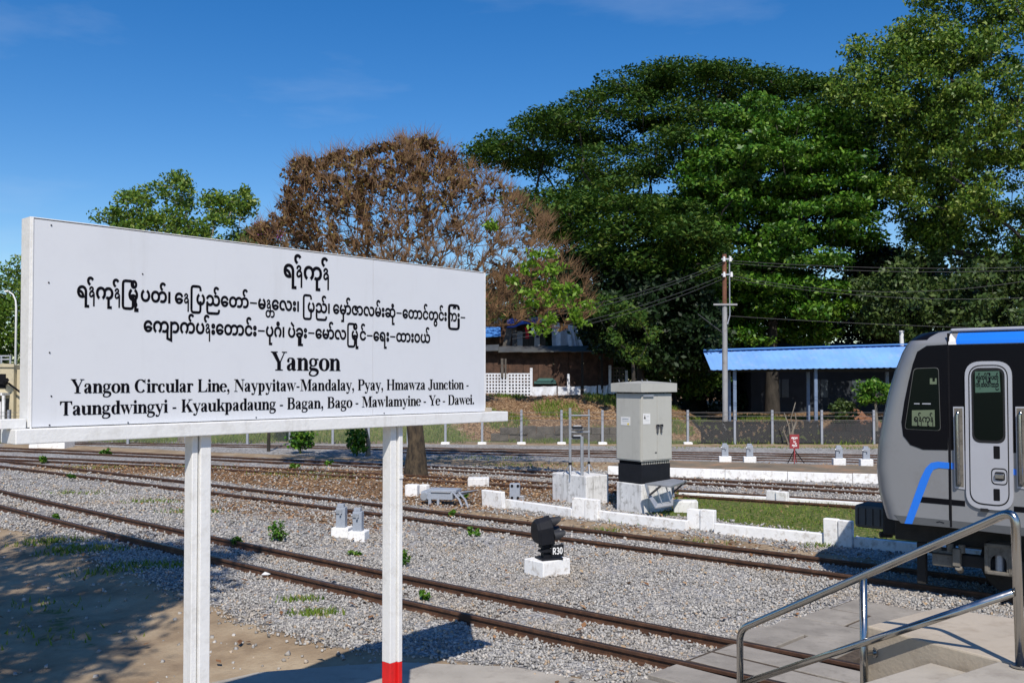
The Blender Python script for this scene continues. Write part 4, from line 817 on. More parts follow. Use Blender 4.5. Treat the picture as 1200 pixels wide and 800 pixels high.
# lamp head: D-shaped housing, lamps and hoods facing right
hd = MB(); hd.M = Matrix.Translation((-.06, 0.03, .45)) @ Matrix.Rotation(R(-8), 4, 'Y') 
prof = [(-.15, -.21), (.10, -.21), (.19, -.14), (.21, -.02), (.16, .10), (.06, .19), (-.05, .215), (-.13, .16), (-.17, .05)]
prof_w = [(y_, z_) for y_, z_ in prof]
vs = []; n = len(prof_w)
for x, s_ in ((-.17, .80), (-.12, .97), (.03, 1), (.05, 1.06), (.08, 1.06), (.09, .95)):
    for y_, z_ in prof_w: vs.append((x, y_ * s_, z_ * s_))
fs = []
for i in range(5):
    for k in range(n): fs.append((i * n + k, i * n + (k + 1) % n, (i + 1) * n + (k + 1) % n, (i + 1) * n + k))
fs += [tuple(range(n)), tuple(5 * n + k for k in range(n))]
hd.add(vs, fs); hd.build('lamp_housing', M['black'], sg, bevel=.006)
M['hood'] = paint('dusty_black_hood', (0.02, 0.021, 0.025), 0.6, var=0.25, dirt=(0.07, 0.07, 0.065), dirt_amt=.4)
for (y_, z_) in ((0.0, .105), (-.115, -.095), (.09, -.06)):
    mb = MB(); mb.M = hd.M; vs = []; n = 14; r_ = .078
    for i, x in enumerate((.085, .30)):
        for k in range(n + 1):
            q = PI * (1.0 + 0.28) - (PI * 1.56) * k / n; xx = x if i == 0 else x - .13 * max(0, (-math.sin(q) * .9 + .25)) - .02
            sc_ = 1 if i == 0 else .92
            vs.append((xx, y_ + r_ * sc_ * math.cos(q), z_ + r_ * sc_ * math.sin(q) - (0.012 if i else 0)))
    m_ = n + 1; vs2 = [(x, y_ + (y - y_) * .9, z_ + (z - z_) * .9) for x, y, z in vs]
    fs = [(k, k + 1, m_ + k + 1, m_ + k) for k in range(n)]; fs += [tuple(2 * m_ + i for i in f) for f in fs]; fs += [(m_ + k, m_ + k + 1, 3 * m_ + k + 1, 3 * m_ + k) for k in range(n)] + [(0, m_, 3 * m_, 2 * m_), (n, m_ + n, 3 * m_ + n, 2 * m_ + n)]
    mb.add(vs + vs2, fs); h_ = mb.build('lamp_hood', M['hood'], sg, smooth='auto')
    mb = MB(); mb.M = hd.M; mb.tube([(.085, y_, z_), (.10, y_, z_)], .066, 16); mb.build('lens', M['dark'], h_, smooth='auto')
mb = MB(); mb.box((.105, -.10, .135), (.21, .012, .19)); pt = mb.build('number_plate', M['black'], sg, bevel=.002)
lg = Glyphs()
def sans(g, c):
    w_ = 0.13
    if c == 'R': g.rect(0, 0, w_, .7); g.brush([(0.05, .64, w_), (.28, .64, w_), (.39, .50, w_), (.28, .34, w_), (.05, .34, w_)]); g.brush([(.22, .34, w_), (.42, 0, w_)]); return .53
    if c == '3': g.brush([(.02, .58, w_ * .8), (.15, .66, w_), (.32, .58, w_), (.28, .40, w_), (.14, .36, w_ * .8)]); g.brush([(.14, .36, w_ * .8), (.34, .28, w_), (.32, .10, w_), (.16, .035, w_), (.0, .12, w_ * .8)]); return .46
    if c == '0': g.ring(.2, .35, .15, .30, w_, w_); return .42
xx = 0.0; Vt = []; Ft = []
for c in 'R30':
    g = Glyphs(); ad = sans(g, c); b = len(Vt); Vt += [(xx + v[0], v[1], v[2]) for v in g.v]; Ft += [tuple(b + i for i in f) for f in g.f]; xx += ad
M['whiteprint'] = paint('white_print', (0.75, 0.75, 0.74), 0.6, var=0.05)
print_on('plate_lettering', (Vt, Ft, xx), .022, .19, .083, .15, M['whiteprint'], pt, y=-.1068)
# -- track terminal boxes: grey posts on white blocks
def terminal(px, py, hpx, wpx, label, scale=1.0, zb=0.0):
    p = gp(px, py, zb); k = p.y / F; H_ = hpx * k; W_ = wpx * k
    t = thing('track_terminal_box', label, 'terminal box', tuple(p), -0.15, 'grey terminal boxes on small white blocks')
    bh = H_ * 0.30
    mb = MB(); mb.b2((-W_ * .95, -.02, -0.1), (W_ * .95, .30, bh)); mb.build('block', M['limewash'], t, bevel=.02)
    mb = MB(); mb.b2((-W_ / 2, .04, bh), (W_ / 2, .19, H_ * .9)); mb.b2((-W_ * .42, .06, H_ * .9), (W_ * .30, .17, H_)); mb.build('box', M['greypaint'], t, bevel=.008)
    mb = MB(); mb.b2((-W_ * .45, .015, H_ * .72), (W_ * .2, .038, H_ * .83)); mb.tube([(-W_ * .62, .05, H_ * .78), (-W_ * .5, .05, H_ * .78)], .03, 8); mb.box((W_ * .05, .0, H_ * .70), (.03, .03, .03)); mb.build('lock', M['steel'], t)
    return t
terminal(398, 630, 39, 11, 'left one of the two close grey terminal boxes on white blocks before the second track')
terminal(417.5, 634, 38, 11, 'right one of the two close grey terminal boxes on white blocks before the second track')
for px, py, lb in ((850, 541, 'grey terminal box directly below the tall utility pole on the platform'), (879, 541.5, 'grey terminal box between the utility pole and the red tripod sign'), (984, 543.5, 'grey terminal box first to the right of the red tripod sign'), (1016, 544.5, 'grey terminal box nearest the nose of the train')):
    terminal(px, py, 21.5, 7.5, lb, zb=0.245)
jb = thing('junction_box', 'small dark grey box with bolts behind the left end of the white kerb', 'junction box', tuple(gp(604, 586)), -.1); kb = gp(604, 586).y / F
mb = MB(); mb.b2((-7 * kb, 0, 0), (5 * kb, .22, 19.5 * kb)); mb.build('housing', M['greypaint'], jb, bevel=.012)
for (x, z) in ((-4, 17), (3, 17), (-4, 3), (3, 3)): mb = MB(); mb.tube([(x * kb, -.02, z * kb), (x * kb, .0, z * kb)], .035, 8); mb.build('bolt', M['dark'], jb)
mb = MB(); mb.box((7 * kb, .1, 2.5 * kb), (.12, .14, .12)); mb.build('cable_gland', M['steel'], jb, bevel=.01)
# -- point machine
pm0 = gp(505, 592); pm = thing('point_machine', 'low grey cast point machine on short legs among brown leaves by the second track', 'point machine', tuple(pm0), -.22); k_ = pm0.y / F
def B_(x0, x1, z0, z1, y0, y1, nm, mat='greypaint', bev=.01, par=None): mb = MB(); mb.b2((x0 * k_, y0, z0 * k_), (x1 * k_, y1, z1 * k_)); return mb.build(nm, M[mat], par or pm, bevel=bev)
B_(-5, 26, 7, 15, 0, .42, 'casing'); B_(-6, 30, 15, 18.5, .05, .5, 'casing_lid'); B_(-13, -5, 5, 16, .05, .4, 'motor_housing'); B_(-3.5, 0, -3, 8, 0, .12, 'leg'); B_(7, 10, -3, 8, 0, .12, 'leg'); B_(0, 24, 15.2, 17, -.03, .04, 'hinge', 'steel')
mb = MB(); mb.add([(28 * k_, .1, 14 * k_), (50 * k_, .3, 17 * k_), (50 * k_, .45, 17 * k_), (28 * k_, .5, 14 * k_), (28 * k_, .1, 9 * k_), (40 * k_, .3, 13 * k_), (40 * k_, .45, 13 * k_), (28 * k_, .5, 9 * k_)], [(0, 1, 2, 3), (7, 6, 5, 4), (0, 4, 5, 1), (1, 5, 6, 2), (2, 6, 7, 3), (3, 7, 4, 0)]); mb.build('throw_bar', M['greypaint'], pm)
for x in (27, 34): mb = MB(); mb.tube([(x * k_, .0, 16 * k_), ((x + 9) * k_, -.1, 8 * k_), ((x + 13) * k_, -.15, 0)], .028, 6); mb.build('crank_arm', M['steel'], pm)
mb = MB(); mb.tube([(-9 * k_, .0, 10 * k_), (-9 * k_, .05, 10 * k_)], .09, 12); mb.build('end_cap', M['steel'], pm, smooth='auto')
# -- red tripod board
tp = gp(931, 542, 0.245); ts = thing('tripod_sign', 'small dark red board with white writing on a tripod standing on the platform', 'sign', tuple(tp), -.05); kt = tp.y / F
M['maroon'] = paint('maroon_paint', (0.27, 0.03, 0.035), .6, var=.15, dirt=(.1, .02, .02))
mb = MB(); mb.b2((-5.5 * kt, -.02, 16.5 * kt), (5.5 * kt, .02, 33 * kt)); bd = mb.build('board', M['maroon'], ts, bevel=.004)
for z, tx, w_ in ((27.8, [RR, AA, VIS], 3.6), (23.6, [PA], 1.2), (19.2, [RR, PA, A_], 3.0)): print_on('board_lettering', burmese_line(tx, .05), -w_ * kt, w_ * kt, z * kt, .11, M['whiteprint'], bd, y=-.0215)
for (x, y) in ((-9, -.15), (10, -.15), (2, .5), (-3, -.35), (4, .2)): mb = MB(); mb.tube([(0, 0, 15 * kt), (x * kt, y, 0.0)], .015, 6); mb.build('leg', M['maroon'] if abs(x) < 5 else M['dark'], ts)
mb = MB(); mb.tube([(0, 0, 9 * kt), (0, 0, 17 * kt)], .03, 6); mb.build('stem', M['maroon'], ts)
# -- utility pole
up = gp(850, 519); kp = up.y / F
ut = thing('utility_pole', 'tall thin utility pole, rusty at the top and white below, with a short crossarm', 'utility pole', tuple(up), 0)
zz = lambda py: AY(850, py, up.y).z
M['rust'] = paint('rusty_steel', (0.16, 0.065, 0.035), .85, var=.4, dirt=(.3, .2, .15))
M['postlight'] = paint('weathered_pole_paint', (.31, .31, .315), .6, .1, var=.15, scale=1.5, dirt=(.15, .12, .1), dirt_amt=.5)
M['rustgrey'] = paint('peeling_grey_paint', (0.33, 0.33, .33), .7, .2, var=.2, scale=2, dirt=(.10, .06, .04), dirt_amt=.6)
for a, b, r_, mt in ((519, 484, .14, 'rustgrey'), (484, 407, .135, 'postlight'), (407, 358, .125, 'rustgrey'), (358, 298, .11, 'rust')):
    mb = MB(); mb.tube([(0, 0, zz(a)), (0, 0, zz(b))], r_, 12); mb.build('shaft', M[mt], ut, smooth='auto')
mb = MB(); mb.box((0, -.14, zz(357)), (1.15, .07, .08)); mb.build('crossarm', M['postlight'], ut)
for py, x in ((304, -.05), (304, .25), (322, -.05), (322, .3)): mb = MB(); mb.tube([(x, -.17, zz(py) - .12), (x, -.17, zz(py) + .12)], [.07, .05], 8); mb.build('insulator', M['white'], ut, smooth='auto')
mb = MB(); mb.box((.1, -.14, zz(304)), (.55, .06, .07)); mb.box((.1, -.14, zz(322)), (.55, .06, .07)); mb.build('insulator_bracket', M['steel'], ut)
mb = MB(); mb.tube([(.22, -.1, zz(300)), (.22, -.12, zz(370)), (.1, -.15, zz(380))], .03, 6); mb.build('conduit', M['steel'], ut)
def wire(pa, pb, ya, yb, sag, label, r_=.0115):
    a = AY(*pa, ya); b = AY(*pb, yb); pts = [a.lerp(b, t) - Vector((0, 0, sag * 4 * t * (1 - t))) - a for t in np.linspace(0, 1, 15)]
    mb = MB(); mb.tube(pts, r_, 5, caps=False); o = mb.build('overhead_wire', M['wire'], None); o.location = a; tag(o, label, 'wire', 'overhead wires at the utility pole')
M['wire'] = paint('weathered_wire', (0.045, 0.045, 0.045), .6, var=.1)
Yp = up.y
wire((850, 305), (1260, 311), Yp, 44, .25, 'topmost wire running right from the utility pole')
wire((852, 308), (1260, 314), Yp, 44, .3, 'wire close under the topmost one, right of the utility pole')
wire((852, 322), (1260, 318), Yp, 44, .9, 'sagging middle wire right of the utility pole')
wire((852, 326), (1260, 345), Yp, 44, .55, 'lower sagging wire right of the utility pole')
wire((852, 370), (1260, 387), Yp, 44, .1, 'lowest wire right of the utility pole, just above the blue roof')
wire((849, 306), (600, 372), Yp, 40, .4, 'upper wire running down left from the utility pole')
wire((849, 309), (600, 377), Yp, 40, .4, 'second wire running down left from the utility pole')
wire((849, 322), (600, 392), Yp, 40, .35, 'third wire running down left from the utility pole')
wire((849, 326), (600, 397), Yp, 40, .35, 'fourth wire running down left from the utility pole')
wire((818, 368), (847, 390), Yp + 2, Yp, .0, 'short thick stay wire reaching the left of the utility pole', .03)
# -- wire fence
fxs = [(-60, 517), (10, 517), (80, 518), (150, 518), (218, 518), (290, 518.5), (340, 518.5), (390, 519), (432, 519), (478, 519), (522, 519), (565, 519), (611, 519), (658, 519), (706, 519), (755, 519), (806, 519), (861, 519), (905, 519), (963, 519.5), (1024, 520), (1082, 520), (1140, 520), (1200, 520), (1262, 520)]
fence = thing('wire_fence', 'grey chain-link fence on pale concrete posts with barbed wire strands, behind the tracks', 'fence')
FY = 44.6
fp = [Vector((AY(x, y, FY).x, FY, 0)) for x, y in fxs]; ph = 1.62
def meshmat(name, wirecol, cell, th, fill=None, fa=0.0):
    m, nt, b = newmat(name); v = geopos(nt); sp = nt.nodes.new('ShaderNodeSeparateXYZ'); nt.links.new(v, sp.inputs[0])
    x, z = sp.outputs[0], sp.outputs[2]
    def lines(e): f_ = math_(nt, 'FRACT', math_(nt, 'DIVIDE', e, cell)); return math_(nt, 'LESS_THAN', f_, th)
    ln = math_(nt, 'MAXIMUM', lines(math_(nt, 'ADD', x, z)), lines(math_(nt, 'SUBTRACT', x, z)))
    b.inputs['Base Color'].default_value = (*wirecol, 1); b.inputs['Roughness'].default_value = .9; b.inputs['Specular IOR Level'].default_value = .05
    if fill:
        nt.links.new(mixc(nt, ln, fill, wirecol), b.inputs['Base Color']); nt.links.new(math_(nt, 'MAXIMUM', ln, math_(nt, 'GREATER_THAN', fa, noise(nt, v, 6, 6))), b.inputs['Alpha'])
    else: nt.links.new(ln, b.inputs['Alpha'])
    return m
M['chainlink'] = meshmat('chain_link_mesh', (.16, .16, .16), .075, .13)
M['postgrey'] = paint('concrete_post', (.27, .29, .33), .8, var=.12, dirt=(.3, .28, .25))
mb = MB(); mb.b2((-.055, -.055, -.1), (.055, .055, ph)); pm_ = mb.build('post', M['postgrey'], fence, bevel=.008); pm_.location = fp[0]; fence_post_me = pm_.data
for p in fp[1:]: o = pm_.copy(); COL.objects.link(o); o.location = p
mb = MB(); mb.box((0, -.05, .02), (.42, .3, .16)); base_o = None
for p, (x, y) in zip(fp, fxs):
    if x in (522, 565, 611, 658, 706, 806):
        if base_o is None: base_o = mb.build('post_foot', M['limewash'], fence, bevel=.04); base_o.location = p
        else: o = base_o.copy(); COL.objects.link(o); o.location = p
for a, b in zip(fp[:-1], fp[1:]):
    mb = MB(); mb.add([(a.x + .06, FY + .061, .05), (b.x - .06, FY + .061, .05), (b.x - .06, FY + .061, 1.12), (a.x + .06, FY + .061, 1.12)], [(0, 1, 2, 3)]); mb.build('mesh_panel', M['chainlink'], fence)
M['barb'] = paint('barbed_wire', (.16, .15, .15), .6, var=.2)
for z in (1.14, 1.32, 1.50):
    mb = MB(); mb.tube([Vector((p.x, FY - .062, z + (.0 if i % 1 == 0 else 0))) for i, p in enumerate(fp)], .009, 4, caps=False)
    for x in np.arange(fp[0].x, fp[-1].x, .25): mb.box((x, FY - .062, z), (.008, .008, .045), rx=.6)
    mb.build('barbed_wire', M['barb'], fence)
# dark shade net tied behind the right-hand bays
M['net'] = meshmat('dark_shade_net', (.03, .03, .032), .10, .22, (.008, .008, .009), .58)
for i, (a, b) in enumerate(((822, 861), (861, 905), (905, 963), (963, 1024), (1024, 1082), (1082, 1140))):
    xa, xb = AY(a, 519, FY).x, AY(b, 519, FY).x; top_ = (1.1, 1.1, 1.12, 1.0, .62, .9)[i] if i != 3 else 1.05
    top_ = {3: .62}.get(i, top_)
    mb = MB(); n = 6; vs = []; 
    for k in range(n + 1): x = xa + (xb - xa) * k / n; s_ = .04 * math.sin(PI * k / n); vs += [(x, FY + .10 + .02 * math.sin(k * 2.1), .02), (x, FY + .12, top_ - s_)]
    mb.add(vs, [(2 * k, 2 * k + 2, 2 * k + 3, 2 * k + 1) for k in range(n)]); nl = mb.build('shade_net', M['net'], fence)
# grey-brown low wall on the bank foot, left part
M['drab'] = paint('drab_stone', (.10, .088, .075), .95, var=.45, scale=3, dirt=(.05, .045, .04), dirt_amt=.7, bmp=.8, bscale=8)
lw = thing('low_wall', 'low weathered grey-brown wall at the foot of the leafy bank behind the fence', 'wall', (AY(575, 505, 46.6).x, 46.6, 0))
Lw = AY(725, 505, 46.6).x - AY(575, 505, 46.6).x; nb = 7
for r_ in range(2):
    for i in range(nb):
        mb = MB(); a = Lw * (i + (.5 if r_ else 0)) / nb; b = min(Lw, a + Lw / nb); dz_ = random.uniform(-.05, .05); mb.b2((a + .01, random.uniform(-.05, .05), .0 + r_ * .34), (b - .01, .3 + random.uniform(0, .04), .05 + (r_ + 1) * .34 - .012 + dz_)); mb.build('stone', M['drab'], lw, bevel=.03)

# -- cables from the cabinet, litter on the ballast
cb = MB(); pts = [gp(722, 600, .02), gp(712, 603, .03), gp(700, 600, .05), gp(693, 596, .03)]; cb.tube(pts, .022, 6); o = cb.build('ground_cable', M['black'], None, smooth=True); tag(o, 'black cable lying on the ground from the cabinet plinth to the pole base block', 'cable')
cup = gp(313, 673, .04); mb = MB(); mb.add([(-.09, 0, 0), (.02, -.05, .01), (.10, 0, .03), (.03, .06, .05), (-.05, .05, .035)], [(0, 1, 2, 3, 4)]); o = solo('paper_scrap', 'crumpled white scrap lying on the ballast right of the left sign post', 'litter', mb, M['white'], tuple(cup)); s_ = o.modifiers.new('t', 'SOLIDIFY'); s_.thickness = .008
# ================================================================= TRAIN
Xt = 5.6; ty = float(line_eval(T2, Xt)); sl_ = float(line_eval(T2, Xt + .5) - line_eval(T2, Xt - .5)); tang = math.atan(sl_)
torg = Vector((Xt, ty, 0.0)); ux = Vector((math.cos(tang), math.sin(tang), 0)); uy = Vector((-math.sin(tang), math.cos(tang), 0))
HWD = 1.38
def SU(px, py, y=-HWD):
    p = plane(px, py, torg + uy * y, uy); return (p - torg).dot(ux), p.z
train = thing('commuter_train', 'grey commuter train with black windows, blue roof band and bent blue stripe', 'train', tuple(torg), tang)
# silhouette of the nose: (px, py) read on a plane near the side
sil = [(1078, 391), (1070, 397), (1061, 411), (1051, 436), (1044, 460), (1037, 490), (1032, 520), (1030, 548), (1033, 574), (1039, 595), (1043, 607), (1046, 613.5)]
sp_ = [SU(x, y, -1.0) for x, y in sil][::-1]
zs_s = np.array([q[1] for q in sp_]); us_s = np.array([q[0] for q in sp_])
ztop = SU(1110, 388.5)[1]; zbot = SU(1090, 613)[1]; zst0 = SU(1115, 404)[1]
print('train z', ztop, zbot, 'nose u', us_s.min(), SU(1200, 500))
def nose_u(z): return float(np.interp(z, zs_s, us_s)) - 0.09
A_N, N_N, LEN = 0.40, 2.9, 13.0
def halfw(z):
    if z < 1.1: return HWD - 0.10 * (1.1 - z)
    if z > zst0: t = min(1, (z - zst0) / (ztop - zst0 + .001)); return HWD - 0.16 * t * t
    return HWD
def side_y(u, z):
    a = nose_u(z) + A_N
    if u >= a: return -halfw(z)
    t = min(1, max(0, (a - u) / A_N)); return -halfw(z) * (max(0, 1 - t ** N_N)) ** (1 / N_N)
M['tgrey'] = paint('train_silver_grey', (0.235, 0.24, 0.25), .38, .15, var=.03, scale=1, dirt=(.16, .15, .14), dirt_amt=.25, coat=.35); streaks(M['tgrey'], (.13, .12, .105), .3, 4)
M['tlight'] = paint('train_light_grey', (0.42, 0.43, 0.47), .35, .15, var=.03, coat=.4)
M['tdark'] = paint('train_skirt_grey', (0.10, 0.105, 0.11), .5, .1, var=.08)
M['tblack'] = paint('train_gloss_black', (0.004, 0.004, 0.006), .3, var=0, coat=.0, spec=.12)
M['tblue'] = paint('train_blue_film', (0.012, 0.17, 0.72), .35, var=.02, coat=.3)
M['glass'] = paint('dark_glass', (0.003, 0.006, 0.005), .15, var=0, coat=.0, spec=.12)
M['cframe'] = paint('dull_window_trim', (.12, .12, .11), .5, .3)
M['rubber'] = paint('rubber_seal', (0.006, .006, .007), .7, var=0)
M['under'] = paint('underframe_grime', (0.022, 0.02, 0.018), .85, var=.35, bmp=.5)
M['grime'] = paint('bogie_dusty_grey', (0.17, 0.155, 0.13), .8, .1, var=.25, scale=7, dirt=(.05, .04, .03), dirt_amt=.7)
zr = list(np.linspace(zbot, 1.2, 5)) + list(np.linspace(1.3, zst0, 26)) + list(np.linspace(zst0 + .02, ztop, 10))
th = [PI / 2 * (1 - (1 - q) ** 1.5) if q > .5 else PI / 2 * (1 - .5 ** 1.5) * (q / .5) ** 1.6 for q in np.linspace(0, 1, 60)]
V = []; Fc = []
for z in zr:
    a = nose_u(z); wz = halfw(z); row = []
    for q in th: row.append((a + A_N * (1 - math.cos(q) ** (2 / N_N)), wz * math.sin(q) ** (2 / N_N)))
    row += [(LEN, wz)]
    full = [(u, -y, z) for u, y in row[::-1]] + [(u, y, z) for u, y in row[1:]]
    V += full
n = len(th) * 2 + 1
for i in range(len(zr) - 1):
    for k in range(n - 1): Fc.append((i * n + k, i * n + k + 1, (i + 1) * n + k + 1, (i + 1) * n + k))
# roof: domed
base = (len(zr) - 1) * n; ridge = []
for k in range(n):
    u, y, z = V[base + k]; V.append((min(LEN, u + .12), y * .86, z + .03))
b2 = len(V) - n
for k in range(n - 1): Fc.append((base + k, base + k + 1, b2 + k + 1, b2 + k))
for k in range(n): u, y, z = V[b2 + k]; V.append((min(LEN, u + .3), y * .4, z + .04))
b3 = len(V) - n
for k in range(n - 1): Fc.append((b2 + k, b2 + k + 1, b3 + k + 1, b3 + k))
Fc.append(tuple(b3 + k for k in range(n))); Fc.append(tuple(range(n))[::-1])
for i in range(len(zr) - 1): Fc.append((i * n, (i + 1) * n, (i + 1) * n + n - 1, i * n + n - 1))
me = bpy.data.meshes.new('body'); me.from_pydata(V, [], Fc); me.materials.append(M['tgrey']); me.materials.append(M['tblack'])
uj0 = SU(1111, 400)[0]; zrf = SU(1090, 397.5)[1]
for p_ in me.polygons:
    if p_.center.z > zrf and p_.center.x < uj0 + .3 and len(p_.vertices) < 9: p_.material_index = 1
bm = bmesh.new(); bm.from_mesh(me); bmesh.ops.recalc_face_normals(bm, faces=bm.faces); bm.to_mesh(me); bm.free()
me.polygons.foreach_set('use_smooth', [True] * len(me.polygons)); me.set_sharp_from_angle(angle=R(28)); body = obj('body', me, train)
def overlay(name, poly, mat, off, parent, thick=None, px=True, round_=0.0, seg=.05, side=-1):
    P = [SU(x, y) for x, y in poly] if px else [tuple(p) for p in poly]
    if round_: P = [(q[0], q[1]) for q in arc_path([((P[-1][0] + P[0][0]) / 2, (P[-1][1] + P[0][1]) / 2, 0)] + [(x, y, 0) for x, y in P] + [((P[-1][0] + P[0][0]) / 2, (P[-1][1] + P[0][1]) / 2, 0)], round_, 7)][:-1]
    bm = bmesh.new(); vs = [bm.verts.new((x, 0, z)) for x, z in P]; f = bm.faces.new(vs)
    us = [p[0] for p in P]; zs = [p[1] for p in P]
    for ax, lo, hi, sg_ in ((0, min(us), min(max(us), nose_u(1.5) + 1.4), seg), (2, min(zs), max(zs), .3 if max(zs) < zst0 + .02 else .04)):
        q = lo + sg_
        while q < hi:
            co = [0, 0, 0]; co[ax] = q; no = [0, 0, 0]; no[ax] = 1
            bmesh.ops.bisect_plane(bm, geom=bm.verts[:] + bm.edges[:] + bm.faces[:], plane_co=co, plane_no=no); q += sg_
    bmesh.ops.triangulate(bm, faces=bm.faces)
    th_ = thick if thick is not None else off
    bd = [e for e in bm.edges if e.is_boundary]
    for v in bm.verts: v.co.y = side_y(v.co.x, v.co.z) - off
    ex = bmesh.ops.extrude_edge_only(bm, edges=bd)
    for g_ in ex['geom']:
        if isinstance(g_, bmesh.types.BMVert): g_.co.y += th_
    bmesh.ops.recalc_face_normals(bm, faces=bm.faces); me = bpy.data.meshes.new(name); bm.to_mesh(me); bm.free()
    # make sure the big faces look outwards
    me.materials.append(mat); o = obj(name, me, parent)
    if side > 0: o.scale = (1, -1, 1)
    return o
# black window band: side band behind the joint and the cab side window mask in front of it
mask = [(1111, 403.5), (1111, 527), (1082, 526.5), (1067, 521), (1058.5, 510), (1056.5, 494), (1060, 470), (1065, 446), (1070, 426), (1075, 412), (1086, 405)]
wband = None
uJ = SU(1111.5, 450)[0]; zW0 = SU(1112, 527)[1]; zW1 = SU(1112, 404.2)[1]; UE = LEN - .02; uD0, uD1 = SU(1131, 500)[0], SU(1187, 500)[0]
def band(nm, u0, u1, z0, z1, mt, off, sd_): overlay(nm, [(u0, z0), (u1, z0), (u1, z1), (u0, z1)], M[mt], off, body, px=False, side=sd_)
for sd_ in (-1, 1):
    overlay('window_mask', mask, M['tblack'], .007, body, side=sd_)
    band('window_band', uJ, UE, zW0, zW1, 'tblack', .004, sd_); band('roof_band', uJ + .1, UE, zW1 + .01, SU(1113, 390)[1], 'tblue', .009, sd_)
    band('lower_stripe', uD1, UE, SU(1190, 599.5)[1], SU(1190, 593)[1], 'tblack', .004, sd_); band('blue_stripe', uD1, UE, SU(1190, 556.3)[1], SU(1190, 549.3)[1], 'tblue', .006, sd_)
    for k in range(3): band('window', 4.3 + k * 2.5, 5.9 + k * 2.5, zW0 + .35, zW1 - .35, 'glass', .008, sd_)
    overlay('lower_stripe', [(1078, 581.5), (1131, 586.5), (1131, 593), (1075.5, 588)], M['tblack'], .004, body, side=sd_)
    overlay('skirt_band', [(1047, 603), (1120, 610), (1280, 626), (1280, 637), (1120, 618.5), (1056, 612.6)], M['tdark'], .003, body, side=sd_)
    sw = [(1060, 613), (1069, 613.6), (1074, 600), (1091, 555), (1094, 550), (1100, 548), (1131, 550.5), (1131, 543.5), (1099, 540.5), (1091, 542), (1085, 548), (1079, 560)]
    overlay('blue_stripe', sw, M['tblue'], .006, body, side=sd_)
overlay('white_film', [(1111.5, 390), (1119, 397), (1121, 403.6), (1111.5, 403.8)], M['white'], .0115, body)
# roof cap panels
mb = MB(); uj = SU(1111, 400)[0]; mb.b2((uj, -HWD + .10, ztop + .0), (LEN, HWD - .10, ztop + .045)); mb.build('roof_panel', M['tlight'], body, bevel=.03)
mb = MB(); mb.b2((uj - .012, -HWD - .001, zbot + .01), (uj + .012, -HWD + .02, ztop - .02)); mb.build('panel_joint', M['dark'], body)
jz = SU(1111, 404)[1]
overlay('panel_joint', [(1110.2, 390), (1112.2, 390), (1115.8, 617), (1113.6, 617)], M['dark'], .008, body)
# dark roof front
V = []; 
mb = MB()
# cab side window
cw = [(1071, 432), (1099, 430), (1101, 502), (1062, 500)]
cabw = overlay('cab_window', [(1070.9, 431.3), (1100.2, 430.3), (1102.6, 504.6), (1060.2, 502.6)], M['cframe'], .010, train, thick=.006, round_=.05)
overlay('glass', [(1071.6, 432), (1099.6, 431), (1102, 504), (1060.9, 502)], M['glass'], .013, cabw, thick=.006, round_=.048)
M['notice'] = paint('paper_behind_tinted_glass', (0.13, 0.165, 0.10), .35, var=.1)
M['notice2'] = paint('green_paper_behind_glass', (0.06, 0.12, 0.085), .35, var=.1)
nt_ = overlay('paper_notice', [(1069, 480.5), (1095.5, 480), (1096, 499.5), (1069, 498.5)], M['notice'], .0145, cabw, thick=.001)
def pfn(off): return lambda x, y, z: (x, side_y(x, z) - off + (y + .0015), z)
a_, z_ = SU(1071.5, 493.8); b_, _ = SU(1094, 493.8); print_on('notice_lettering', burmese_line(B1, .02), a_, b_, z_, .125, M['ink'], nt_, fn=pfn(.0165))
for (x0, y0, x1, y1) in ((1071.5, 473.2, 1078, 472.2), (1081, 473.4, 1091, 472.2)):
    overlay('reflector_strip', [(x0, y0), (x1, y0 + .2), (x1, y1), (x0, y1)], M['tlight'], .0145, cabw, thick=.001)
overlay('cabin_equipment', [(1090, 443), (1093, 443), (1093, 447), (1096, 447), (1096, 443), (1098, 443), (1098, 450), (1090, 450)], M['notice'], .0145, cabw, thick=.001)
# side door of the cab
door = overlay('door', [(1131, 423.5), (1186, 422.8), (1188.5, 599), (1133, 594)], M['tlight'], .030, train, round_=.20, thick=.04)
overlay('seal', [(1135.2, 427.6), (1181.6, 427), (1184, 594), (1137.2, 589.4)], M['rubber'], .032, door, round_=.17, thick=.01)
leaf = overlay('door_leaf', [(1136.7, 429.2), (1180.2, 428.5), (1182.6, 592.2), (1138.7, 587.6)], M['tlight'], .040, door, round_=.155, thick=.012)
overlay('window_seal', [(1138.8, 431), (1178, 430.6), (1179.4, 519.5), (1140.4, 518)], M['rubber'], .043, door, round_=.11, thick=.01)
dgl = overlay('glass', [(1141.3, 433.8), (1175.6, 433.4), (1176.8, 516), (1142.8, 514.8)], M['glass'], .046, door, round_=.09, thick=.01)
n2 = overlay('paper_notice', [(1143.5, 435), (1172, 434.6), (1173.5, 459), (1144, 460)], M['notice2'], .048, door, thick=.001)
def line_t(x0, x1, y, em, items): a, z = SU(x0, y); b, _ = SU(x1, y); print_on('notice_lettering', burmese_line(items, .04), a, b, z, em, M['ink'], n2, fn=pfn(.050))
line_t(1145, 1171, 444.5, .085, [RR, NA, A_, KA, U, NA, A_, RA, MA, I, TU, DOT, PA, TA, A_]); line_t(1144.5, 1171.5, 453, .085, [KA, NA, A_, ' ', THA, WWA, YY, A_, ' ', KA, AA, NYA, A_])
for y0, y1 in ((522, 537), (572, 586)): overlay('vent_slot', [(1165, y0), (1172.5, y0 + .4), (1172.8, y1 + .4), (1165.3, y1)], M['dark'], .042, leaf, thick=.003, round_=.012)
